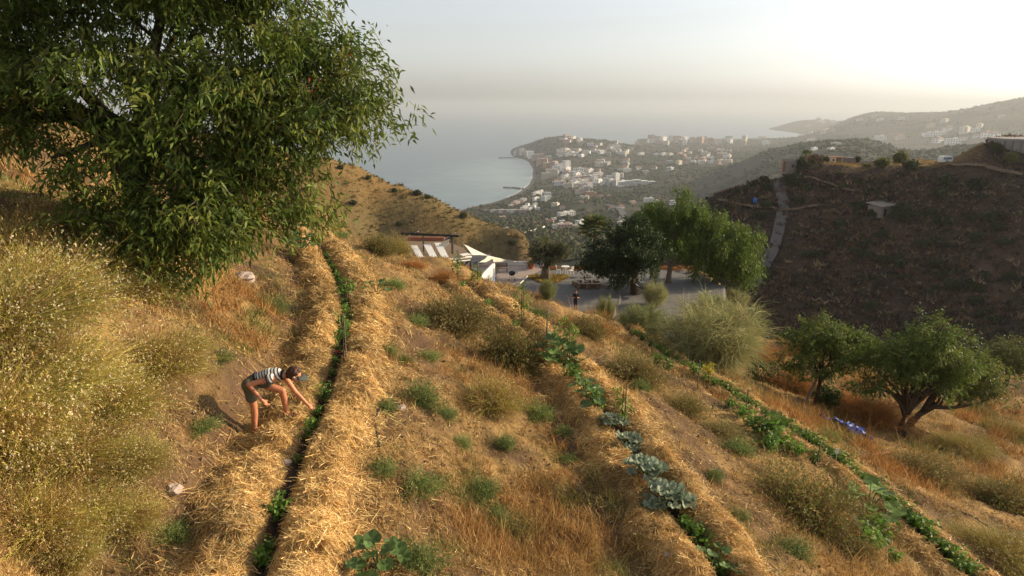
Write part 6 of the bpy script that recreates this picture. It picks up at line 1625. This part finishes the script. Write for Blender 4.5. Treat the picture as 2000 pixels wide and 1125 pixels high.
for a in ((1508, 347, 1.9, 0, 'round dark tree like shrub beside the castellated house', 1.3), (1491, 354, 1.7, 0, 'dark shrub on the skyline below the castellated house', 1.0), (1475, 362, 1.2, 0, 'small round dark shrub on the descending skyline', 1.0), (1440, 376, 1.5, 0, 'dark shrub clump lowest on the descending skyline', 0.7), (1455, 371, 1.3, 0, 'dark shrub halfway down the descending skyline', 0.8),
          (1562, 330, 1.7, 0, 'dense dark shrub under the ridge palm', 1.3), (1550, 362, 2.4, 0, 'large dark shrub beside the top of the track', 1.0), (1500, 372, 1.8, 0, 'dark shrub on the uphill side of the track', 1.0), (1612, 316, 1.2, 0, 'small dark shrub beside the flat roofed ridge house', 1.1), (1675, 318, 1.4, 0, 'round dark shrub between shed and grey wall', 1.2),
          (1722, 325, 2.2, 1, 'sunlit yellow green shrub on the ridge top', 0.9), (1757, 318, 2.1, 1, 'bright green round shrub standing on the ridge skyline', 1.3), (1778, 330, 2.4, 2, 'grey green shrub spilling over the ridge edge', 0.8), (1732, 317, 1.0, 0, 'tiny dark shrub behind the sunlit yellow green one', 1.0), (1692, 326, 1.2, 1, 'low sunlit shrub in front of the grey wall', 0.7),
          (1760, 428, 2.8, 0, 'big dark shrub beside the stone ruin', 1.2), (1705, 423, 1.9, 0, 'shrub at the door of the stone ruin', 0.8), (1676, 410, 1.2, 0, 'small shrub on the bare patch near the ruin', 0.8), (1665, 402, 1.0, 0, 'tiny shrub above the bare patch near the ruin', 0.8), (1845, 360, 2.5, 2, 'wide olive shrub below the caravan', 0.8), (1905, 370, 2.5, 2, 'wide olive shrub below the concrete tank', 0.8),
          (1945, 300, 1.5, 0, 'dark shrub against the concrete tank', 1.4), (1975, 318, 1.9, 1, 'yellow green shrub in front of the concrete tank', 1.1), (1960, 300, 1.2, 0, 'low dark shrub at the foot of the concrete tank', 0.8), (1850, 440, 2.0, 2, 'grey shrub low on the shaded slope', 0.8), (1930, 430, 2.2, 2, 'broad grey shrub far along the shaded slope', 0.8), (1760, 520, 1.8, 2, 'olive shrub near the ravine bottom', 0.8), (1690, 480, 1.6, 2, 'small grey shrub below the stone ruin', 0.8), (1890, 560, 1.8, 2, 'grey green shrub deep in the ravine', 0.8), (1590, 500, 1.4, 2, 'pale shrub beside the lower track', 0.7), (1905, 470, 2.0, 0, 'dark shrub in the fold of the shaded slope', 0.8), (1640, 345, 1.6, 2, 'dull shrub on the steep face under the ridge house', 0.7)):
    midbush(*a)
rq = random.Random(41)
for i in range(70):
    px, py = rq.uniform(1480, 2000), rq.uniform(350, 660)
    if py > 560 and px < 1700: continue
    midbush(px, py, rq.uniform(0.8, 1.9), rq.choice((0, 0, 2)), 'dark low shrub dotted over the shaded slope across the ravine', rq.uniform(0.6, 1.0))
# shrubs on the sunlit hill
for i, (px, py, r_, lab) in enumerate(((1000, 478, 1.1, 'round dark shrub alone low on the sunlit hill'), (880, 470, 0.9, 'dark shrub in the middle of the sunlit hill'), (720, 350, 1.0, 'dark shrub on the crest of the sunlit hill above the bay'), (815, 381, 1.2, 'dark shrub on the crest of the sunlit hill near the coast houses'), (835, 388, 1.0, 'small dark shrub on the crest of the sunlit hill'), (665, 330, 1.0, 'shrub on the crest of the sunlit hill beside the big tree'), (780, 440, 1.0, 'shrub on the sunlit hill behind the pergola'), (690, 400, 1.1, 'grey shrub on the upper sunlit hill'), (905, 425, 1.2, 'shrub by the terraced fields on the sunlit hill'), (770, 375, 0.9, 'shrub just below the crest of the sunlit hill'))):
    p = on_mid(px, py)
    if p is not None: tag(link('shrub', SH[i % 2 * 2], None, (p[0], p[1], p[2] - 0.1), (0, 0, i), (r_, r_, r_)), lab, 'shrub', 'shrubs on the sunlit hill')
# wire fence below the crest of the sunlit hill
fcp = [on_mid(*q) for q in ((640, 428), (680, 424), (720, 424), (760, 426), (800, 430))]

# ridge buildings
M['stone_wall'] = mat('stone_wall', (0.23, 0.19, 0.16), 0.95, False, (1.2, 0.25, 5, 0.2)); M['concrete'] = mat('concrete', (0.30, 0.265, 0.245), 0.9, False, (0.5, 0.2, 3, 0.15)); M['cream_wall'] = mat('cream_wall', (0.62, 0.52, 0.38), 0.8, False, (1, 0.1))
M['dark_opening'] = mat('dark_opening', (0.02, 0.02, 0.022), 0.5)
def midp(px, py): 
    p = on_mid(px, py); k = 0
    while p is None and k < 12: k += 1; p = on_mid(px, py + k)
    return p
p = midp(2050, 296); root = empty('water_tank', (p[0], p[1] + 6, p[2] - 1.6)); root.scale = (0.95, 0.95, 0.85); tag(root, 'round grey concrete water tank on the hilltop across the ravine', 'tank')
MB().lathe([(9.6, -1), (9.6, 4.6), (9.9, 4.6), (9.9, 5.2), (0, 5.5)], 40).obj('wall', M['concrete'], root)
for k in range(14):
    a = -math.pi * (0.1 + 0.8 * k / 13); MB().box((9.68 * math.cos(a), 9.68 * math.sin(a), 2.2), (0.5, 0.35, 4.6), a).obj('pilaster', M['stone_wall'], root)
p = midp(1845, 319); root = empty('caravan', (p[0], p[1], p[2]), 0.1); root.scale = (0.8,) * 3; tag(root, 'white caravan with dark windows parked on the ridge', 'caravan')
cv = MB(); prof = [(-1.75, 0.45), (-1.85, 1.2), (-1.6, 2.25), (1.5, 2.3), (1.8, 1.3), (1.7, 0.45)]; n = 6
cv.add([(x_, y_, z_) for y_ in (-1.0, 1.0) for x_, z_ in prof], [tuple(range(n)), tuple(range(2 * n - 1, n - 1, -1))] + [(i, n + i, n + (i + 1) % n, (i + 1) % n) for i in range(n)]); cv.obj('body', M['white_paint'], root)
for x_ in (-0.9, 0.35, 1.05): MB().box((x_, -1.01, 1.55), (0.62, 0.04, 0.6)).obj('window', mat('caravan_glass', (0.10, 0.16, 0.26), 0.2), root)
MB().box((-0.25, -1.01, 1.25), (0.5, 0.03, 1.4)).obj('door', M['grey_metal'], root)
for x_ in (-0.3, 0.5): MB().lathe([(0.02, -0.1), (0.33, -0.09), (0.33, 0.09), (0.02, 0.1)], 14, (0, 0, 0)).obj('wheel', M['dark_metal'], root, (x_, -0.85, 0.33), False, (math.pi / 2, 0, 0))
p = midp(1634, 318); root = empty('ridge_house', (p[0], p[1] + 1, p[2] - 0.1), 0.05); root.scale = (0.68,) * 3; tag(root, 'cream flat roofed house with open porch on the ridge', 'house')
MB().box((-1.6, 0, 1.2), (2.2, 3, 2.4)).obj('wall', M['cream_wall'], root); MB().box((0.4, 0, 2.5), (6.4, 3.6, 0.16)).obj('roof', M['brick_red'], root)
for x_ in (0.6, 2.0, 3.3): MB().box((x_, -1.5, 1.2), (0.15, 0.15, 2.4)).obj('post', M['wood'], root)
MB().box((1.6, 1.2, 1.2), (3.2, 0.2, 2.39)).obj('wall', M['stone_wall'], root); MB().box((-1.6, -1.52, 1.3), (0.8, 0.05, 0.9)).obj('window', M['dark_opening'], root)
p = midp(1661, 318); root = empty('shed', (p[0], p[1] + 1, p[2] - 0.2)); tag(root, 'dark low shed beside the cream ridge house', 'shed')
MB().box((0, 0, 0.8), (2.8, 2.4, 1.6)).obj('wall', M['stone_wall'], root); MB().add([(-1.55, -1.4, 1.55), (1.55, -1.4, 1.45), (1.55, 1.4, 1.75), (-1.55, 1.4, 1.85), (-1.55, -1.4, 1.65), (1.55, -1.4, 1.55), (1.55, 1.4, 1.85), (-1.55, 1.4, 1.95)], [(0, 3, 2, 1), (4, 5, 6, 7), (0, 1, 5, 4), (1, 2, 6, 5), (2, 3, 7, 6), (3, 0, 4, 7)]).obj('roof', M['dark_roof'], root)
p = midp(1698, 320); o = MB().box((0, 0.5, 0.4), (5.2, 0.4, 1.1), 0.03).obj('block_wall', M['concrete'], None, tuple(p)); tag(o, 'low grey block wall on the ridge beside the shed', 'wall')
p = midp(1541, 342); root = empty('castellated_house', (p[0], p[1] + 0.3, p[2] + 0.5), 0.1); root.scale = (0.8,) * 3; tag(root, 'small house with castellated parapet at the top of the track', 'house')
MB().box((0, 0, 1.8), (3.4, 3.2, 4.2)).obj('wall', M['stone_wall'], root)
for k in range(5):
    for y_ in (-1.5, 1.5): MB().add([(x_ + k * 0.78 - 1.55, y_ + dy, z_) for dy in (-0.12, 0.12) for x_, z_ in ((-0.25, 3.901), (0.25, 3.901), (0.25, 4.25), (0, 4.6), (-0.25, 4.25))], [(0, 1, 2, 3, 4), (9, 8, 7, 6, 5)] + [(i, 5 + i, 5 + (i + 1) % 5, (i + 1) % 5) for i in range(5)]).obj('merlon', M['stone_wall'], root)
MB().box((-2.0, 0, 2.2), (0.5, 0.5, 3.6)).obj('chimney', M['brick_red'], root)
MB().box((0.4, -1.62, 2.4), (0.7, 0.05, 1.0)).obj('window', M['dark_opening'], root)
p = midp(1522, 350); o = MB().box((0, 0, 0.5), (3.6, 0.4, 1.7), 0.1).obj('cream_wall', M['cream_wall'], None, tuple(p)); tag(o, 'sunlit cream wall closing the top of the track', 'wall')
p = midp(1728, 418); root = empty('stone_ruin', (p[0], p[1] + 1, p[2] - 0.8), 0.35); tag(root, 'roofed stone ruin dug into the shaded slope', 'ruin')
MB().box((0, 0, 1.2), (5.6, 3.8, 2.6)).obj('wall', M['stone_wall'], root); MB().add([(-3.2, -2.2, 2.45), (3.2, -2.2, 2.75), (3.2, 2.4, 3.3), (-3.2, 2.4, 3.0), (-3.2, -2.2, 2.62), (3.2, -2.2, 2.92), (3.2, 2.4, 3.47), (-3.2, 2.4, 3.17)], [(0, 3, 2, 1), (4, 5, 6, 7), (0, 1, 5, 4), (1, 2, 6, 5), (2, 3, 7, 6), (3, 0, 4, 7)]).obj('roof', M['stone_wall'], root); MB().box((-1.4, -1.92, 1.1), (0.9, 0.06, 1.8)).obj('door', M['dark_opening'], root)
p = midp(1474, 398); root = empty('barrel', tuple(p)); tag(root, 'bright blue plastic barrel on the bare patch by the track', 'barrel')
MB().lathe([(0, 0), (0.42, 0), (0.5, 0.35), (0.5, 0.95), (0.42, 1.25), (0, 1.28)], 14).obj('drum', mat('barrel_blue', (0.03, 0.14, 0.42), 0.4), root, smooth=True); MB().lathe([(0.49, 0.62), (0.53, 0.65), (0.49, 0.68)], 14).obj('hoop', mat('barrel_blue_dark', (0.02, 0.09, 0.3), 0.4), root)
p = midp(1572, 322); fan_palm(tuple(p), 2.6, 18, 1.6, 'palm with sunlit fronds beside the castellated house on the ridge', None, 720)

# ------------------------------------------------------------------ valley woods, road, surf, breakwaters
rs = np.random.default_rng(730); n = 38000
az = np.radians(rs.uniform(-4, 40, n)); D = np.exp(rs.uniform(math.log(520), math.log(6500), n)); x, y = D * np.sin(az), D * np.cos(az)
z = far_h(x, y); nn = fbm(x * 0.004, y * 0.004, 3, 83) + 0.7 * fbm(x * 0.02, y * 0.02, 2, 84)
kp = (z > 4) & (rs.uniform(0, 1, n) < 0.55 + 1.3 * nn); x, y, z, D = x[kp], y[kp], z[kp], D[kp]; n = len(x)
s = rs.uniform(2.0, 4.6, n) * (1 + D / 7000)
V = (octa[None] * s[:, None, None] * rs.uniform(0.55, 1.45, (n, 6, 1)) * np.array([1.15, 1.15, 0.85]) + np.stack([x, y, z + s * 0.35], 1)[:, None]).reshape(-1, 3)
F = (f_oct := np.array([(0, 1, 4), (1, 2, 4), (2, 3, 4), (3, 0, 4), (1, 0, 5), (2, 1, 5), (3, 2, 5), (0, 3, 5)]))[None] + 6 * np.arange(n)[:, None, None]
o = link('woodland', mk_mesh('woodland', V, F.reshape(-1, 3), [M['scrub']], None, tint(n, pick([(0.045, 0.055, 0.026), (0.035, 0.042, 0.022), (0.06, 0.066, 0.032), (0.085, 0.075, 0.04)], n, rs), rs, 0.25, 0.08, 6)))
tag(o, 'dark green woods and orchards spread over the valley behind the bay', 'woods', None, 'stuff')
ribbon('road', [(1180, 402), (1203, 408), (1216, 418), (1212, 430), (1222, 442), (1238, 452)], 11, far_h, on_far, M['asphalt'], 2.5, 12)
M['foam'] = mat('foam', (0.5, 0.53, 0.53), 0.9, False, (0.02, 0.3))
cst = [A(*q, 250 - 0.0)[:2] for q in ((990, 386), (1010, 378), (1023, 367), (1035, 351), (1038, 337), (1029, 321), (1010, 310))]
Q = resample(np.array(cst), 30); T = np.gradient(Q, axis=0); T /= np.linalg.norm(T, axis=1)[:, None]; Nn = np.stack([T[:, 1], -T[:, 0]], 1)
mb = MB()
for i, (q, nn_) in enumerate(zip(Q, Nn)): pass
# put the surf where the valley sheet meets the water
V = []
for q, nn_ in zip(Q, Nn):
    ts = np.linspace(-160, 160, 81); e = q + nn_ * ts[:, None]; hz_ = far_h(e[:, 0], e[:, 1]); k = int(np.argmin(np.abs(hz_ - 0.25)))
    for w_ in (-5, 5): V.append((*(e[k] + nn_ * w_), 0.35))
nq = len(Q); F = [(2 * i, 2 * i + 1, 2 * i + 3, 2 * i + 2) for i in range(nq - 1)]
struct(MB().add(V, F).obj('surf', M['foam']))
M['rock'] = mat('rock', (0.10, 0.09, 0.08), 0.95, False, (0.05, 0.3))
for pix, lab in ((((985, 367), (1005, 368), (1026, 371)), 'dark rock breakwater at the near end of the beach'), (((975, 309), (990, 309), (1006, 308)), 'dark rock breakwater at the far end of the beach')):
    P = np.array([A(*q, 250)[:2] for q in pix]); Q = resample(P, 8); mb = MB(); rr = random.Random(3)
    for q in Q:
        r_ = rr.uniform(4, 6); mb.lathe([(r_ * 1.3, -3), (r_, 1.5), (r_ * 0.5, 4.0), (0.1, 4.6)], 7, (q[0] + rr.uniform(-3, 3), q[1] + rr.uniform(-3, 3), 0))
    tag(mb.obj('breakwater', M['rock']), lab, 'breakwater', 'rock breakwaters')

# ------------------------------------------------------------------ town
WALLS = {k: mat('wall_' + k, c, 0.85, False, None, None, var=0.12) for k, c in dict(white=(0.76, 0.74, 0.71), cream=(0.64, 0.56, 0.45), pink=(0.50, 0.33, 0.27), orange=(0.50, 0.27, 0.15), grey=(0.40, 0.39, 0.38)).items()}
ROOFS = {'tile': mat('roof_tile', (0.24, 0.125, 0.085), 0.9), 'flat': mat('roof_flat', (0.42, 0.38, 0.34), 0.9)}
def house_mesh(wall, roof, w_, d_, h_, storeys, pitched):
    """wall, roof and recessed dark window openings in one small mesh"""
    mb = MB(); mb.box((0, 0, h_ / 2 - 3), (w_, d_, h_ + 6), mi=0)
    if pitched:
        o_ = 0.6; zr = h_ + 0.02; mb.add([(-w_ / 2 - o_, -d_ / 2 - o_, zr), (w_ / 2 + o_, -d_ / 2 - o_, zr), (w_ / 2 + o_, d_ / 2 + o_, zr), (-w_ / 2 - o_, d_ / 2 + o_, zr), (-w_ / 4, 0, zr + d_ * 0.28), (w_ / 4, 0, zr + d_ * 0.28)], [(0, 1, 5, 4), (1, 2, 5), (2, 3, 4, 5), (3, 0, 4), (3, 2, 1, 0)], mi=1)
    else:
        mb.box((0, 0, h_ + 0.35), (w_ + 0.3, d_ + 0.3, 0.7), mi=0); mb.box((0, 0, h_ + 0.72), (w_ - 0.8, d_ - 0.8, 0.03), mi=1); mb.box((w_ * 0.2, 0, h_ + 1.6), (w_ * 0.25, d_ * 0.4, 1.8), mi=0)
    nw = max(2, int(w_ / 4)); sh_ = h_ / storeys
    for s in range(storeys):
        for k in range(nw):
            for sy in (-1, 1): mb.box((-w_ / 2 + (k + 0.5) * w_ / nw, sy * (d_ / 2 + 0.01), s * sh_ + sh_ * 0.55), (w_ / nw * 0.45, 0.12, sh_ * 0.48), mi=2)
        for k in range(max(1, int(d_ / 4))): mb.box((-w_ / 2 - 0.01, -d_ / 2 + (k + 0.5) * d_ / max(1, int(d_ / 4)), s * sh_ + sh_ * 0.55), (0.12, 1.6, sh_ * 0.48), mi=2)
    return mb.mesh('house', [WALLS[wall], ROOFS[roof], M['dark_opening']], False, False)
HM = {}
def hm_(wall, roof, w_, d_, h_, st, pit):
    k = (wall, roof, w_, d_, h_, st, pit)
    if k not in HM: HM[k] = house_mesh(*k)
    return HM[k]
VILLA = lambda wall, i: hm_(wall, ('tile', 'flat', 'flat')[i % 3], (13, 16, 20)[i % 3], (10, 12, 11)[i % 3], (6.5, 7, 9)[i % 3], (2, 2, 3)[i % 3], i % 3 == 0)
BLOCK = lambda wall, i: hm_(wall, 'flat', (26, 34, 22)[i % 3], (16, 15, 18)[i % 3], (18, 22, 27)[i % 3], (6, 7, 9)[i % 3], False)
rr = random.Random(12)
def put(name, me, px, py, label, cat, group, rz=None, sc=1.0, sink=0.0):
    p = on_far(px, py)
    if p is None or p[2] < 1.0: return None
    if 'hazy' in group and math.hypot(p[0], p[1]) < 3500: return None
    o = link(name, me, None, (p[0], p[1], p[2] - sink), (0, 0, rr.choice((0.0, 0.3, -0.4, 0.8)) + rr.uniform(-0.2, 0.2) if rz is None else rz), sc); return tag(o, label, cat, group)
for i, (px, py, wl_) in enumerate(((1010, 303, 'white'), (1015, 303, 'grey'), (1020, 303, 'white'), (1026, 304, 'cream'), (1031, 306, 'grey'), (1037, 309, 'white'), (1044, 312, 'pink'), (1050, 313, 'grey'), (1056, 315, 'pink'), (1071, 315, 'grey'), (1057, 323, 'pink'), (1063, 326, 'orange'), (1069, 329, 'pink'), (1075, 332, 'orange'), (1082, 332, 'pink'), (1086, 336, 'white'), (1096, 333, 'white'), (1106, 331, 'white'), (1066, 350, 'cream'), (1077, 345, 'cream'))):
    put('apartment_block', BLOCK(wl_, i), px, py, {'white': 'white apartment tower on the curve of the bay', 'grey': 'grey shaded apartment tower on the curve of the bay', 'pink': 'pink apartment tower behind the beach', 'orange': 'orange walled apartment tower behind the beach', 'cream': 'cream apartment block near the beach'}[wl_], 'building', 'seafront apartment blocks', sc=1.15)
def cluster(n, x0, x1, y0, y1, walls, label, group, kind='villa', sc=(0.8, 1.2), name='town_house'):
    for i in range(n):
        wl_ = walls[i % len(walls)]; px, py = rr.uniform(x0, x1), rr.uniform(y0, y1)
        me = VILLA(wl_, rr.randrange(3)) if kind == 'villa' else BLOCK(wl_, rr.randrange(3))
        put(name, me, px, py, label.replace('WALL', wl_), 'house' if kind == 'villa' else 'building', group, None, rr.uniform(*sc) * 1.35, 0.5)
cluster(24, 1088, 1147, 293, 308, ['white', 'white', 'cream'], 'WALL house of the stepped villa complex on the wooded promontory', 'stepped villa complex on the promontory')
cluster(16, 1095, 1135, 267, 280, ['cream', 'pink', 'white'], 'WALL villa on the crest of the wooded promontory', 'villas on the promontory')
cluster(22, 1140, 1235, 278, 300, ['white', 'grey', 'white', 'cream'], 'WALL villa on the back slope of the wooded promontory', 'villas behind the promontory', sc=(0.8, 1.3))
cluster(52, 1078, 1170, 334, 368, ['white', 'white', 'cream', 'grey', 'white'], 'WALL house in the dense old town behind the beach', 'dense old town behind the beach', sc=(0.9, 1.25))
cluster(12, 1100, 1165, 345, 368, ['white', 'grey', 'cream'], 'WALL apartment block rising in the dense old town', 'blocks in the old town', 'block', (0.45, 0.65), 'apartment_block')
cluster(12, 1160, 1215, 345, 368, ['white', 'grey', 'white'], 'WALL block between the old town and the long hotel', 'blocks beside the long hotel', 'block', (0.45, 0.65), 'apartment_block')
for px, py, wl_, k, sc_, lab in ((1136, 380, 'pink', 2, 0.6, 'pink tower block at the inland edge of the old town'), (1146, 376, 'white', 2, 0.7, 'pale tower block at the inland edge of the old town'), (1143, 377, 'grey', 2, 0.6, 'shaded tower block against the pale one'), (1128, 381, 'cream', 2, 0.45, 'cream block at the foot of the pink tower'), (1152, 385, 'orange', 1, 0.55, 'orange block in front of the pale tower'), (1160, 383, 'orange', 0, 0.5, 'wide orange block at the inland edge of the old town')):
    put('tower_block', BLOCK(wl_, k), px, py, lab, 'building', 'tower blocks of the old town', 0.2, sc_)
# long white hotel: wings, window bands
p = on_far(1243, 362); root = empty('hotel', tuple(p), 0.12); tag(root, 'long white stepped hotel with rows of dark windows inland of the old town', 'hotel')
for k in range(5):
    x0 = (k - 2) * 22; hh = (11, 14, 16, 13, 11)[k]
    w_ = MB().box((x0, 0, hh / 2 - 3), (21.5, 16, hh + 6)).obj('wing', WALLS['white'], root)
    for s in range(3): 
        for j in range(5): MB().box((x0 - 8.4 + j * 4.2, -8.02, 2.2 + s * hh / 3.3), (2.6, 0.2, 2.0)).obj('window', M['dark_opening'], w_)
for i in range(11):
    a = -2.4 + i * 0.45; put('apartment_block', BLOCK('white' if i % 3 else 'grey', i), 1055 + 17 * math.cos(a), 388 + 7 * math.sin(a), 'white block of the round complex near the breakwater', 'building', 'round white complex', None, 0.5)
for i in range(9): put('terraced_house', BLOCK(('white', 'pink', 'white', 'pink', 'white', 'white', 'pink', 'grey', 'pink')[i], 0), 963 + i * 8, 417 - 0.4 * (i % 3), ('brick pink' if ('white', 'pink', 'white', 'pink', 'white', 'white', 'pink', 'grey', 'pink')[i] == 'pink' else 'white') + ' terraced block in the row above the near shore', 'building', 'terraced blocks above the near shore', 0.25, 0.40)
for i in range(7): put('apartment_block', BLOCK(('white', 'orange', 'white')[i % 3], i), 998 + i * 4.5, 405 - i * 2.0, ('orange' if i % 3 == 1 else 'white') + ' block climbing the slope above the terraced row', 'building', 'blocks above the terraced row', 0.4, 0.38)
for i in range(7): put('apartment_block', BLOCK('white', i), 1020 + i * 5, 412 - (i % 3) * 3, 'white block on the inland side of the terraced row', 'building', 'blocks inland of the terraced row', None, 0.36)
cluster(46, 1325, 1425, 292, 322, ['cream', 'pink', 'white'], 'WALL villa of the dense housing estate on the far slope', 'housing estate on the far slope', sc=(0.7, 1.0))
cluster(26, 1170, 1330, 300, 345, ['white', 'cream', 'grey'], 'WALL villa scattered in the wooded hills behind the town', 'villas in the wooded hills')
cluster(26, 1060, 1330, 385, 450, ['white', 'cream', 'pink'], 'WALL farmhouse scattered in the green valley', 'farmhouses in the valley', sc=(0.5, 0.75))
cluster(34, 1225, 1500, 271, 284, ['white', 'pink', 'cream'], 'WALL apartment block in the far flat town along the second bay', 'far town along the second bay', 'block', (0.7, 1.2), 'apartment_block')
cluster(40, 1570, 1960, 228, 282, ['white', 'white', 'cream'], 'WALL house on the hazy headland slopes', 'houses on the hazy headland', 'villa', (1.4, 2.4))
cluster(7, 1580, 1760, 283, 300, ['white', 'cream'], 'WALL farmhouse on the wooded hill beyond the ridge', 'farmhouses beyond the ridge', sc=(0.35, 0.5))
for px, py, wl_, k, sc_, lab in ((988, 452, 'white', 1, 0.42, 'white cube house just past the sunlit hill'), (1005, 458, 'pink', 0, 0.42, 'pink house with tiled roof just past the sunlit hill'), (1014, 462, 'white', 0, 0.36, 'white house with red roof just past the sunlit hill'), (1098, 436, 'white', 1, 0.4, 'long low white house on the valley knoll'), (1122, 446, 'cream', 1, 0.45, 'cream house behind the fan palm'), (1110, 443, 'white', 1, 0.35, 'white house beside the cream one behind the fan palm'), (1068, 430, 'white', 1, 0.22, 'small white tower like house on the valley knoll'), (1082, 430, 'white', 1, 0.35, 'square white house on the valley knoll'), (982, 428, 'pink', 2, 0.4, 'dark red house on the terraced slope'), (965, 428, 'cream', 0, 0.4, 'yellow house on the terraced slope'), (925, 407, 'orange', 0, 0.5, 'orange roofed house at the shoulder of the sunlit hill'), (948, 412, 'white', 0, 0.4, 'white house with orange roof at the shoulder of the sunlit hill'), (1165, 448, 'pink', 1, 0.5, 'pinkish house in the valley above the fan palm'), (1155, 440, 'white', 1, 0.45, 'white house in the valley above the fan palm')):
    put('farmhouse', VILLA(wl_, k), px, py, lab, 'house', 'near farmhouses of the valley', 0.3, sc_ * 1.25)
# white boundary wall that zigzags up the valley knoll
P = [on_far(*q) for q in ((1020, 462), (1032, 456), (1048, 453), (1064, 447))]
mb = MB()
for a, b in zip(P[:-1], P[1:]):
    d = b - a; mb.box(((a[0] + b[0]) / 2, (a[1] + b[1]) / 2, (a[2] + b[2]) / 2 + 0.8), (np.linalg.norm(d[:2]), 0.5, 5.0), math.atan2(d[1], d[0]))
tag(mb.obj('boundary_wall', WALLS['white']), 'long white boundary wall zigzagging up the valley knoll', 'wall')
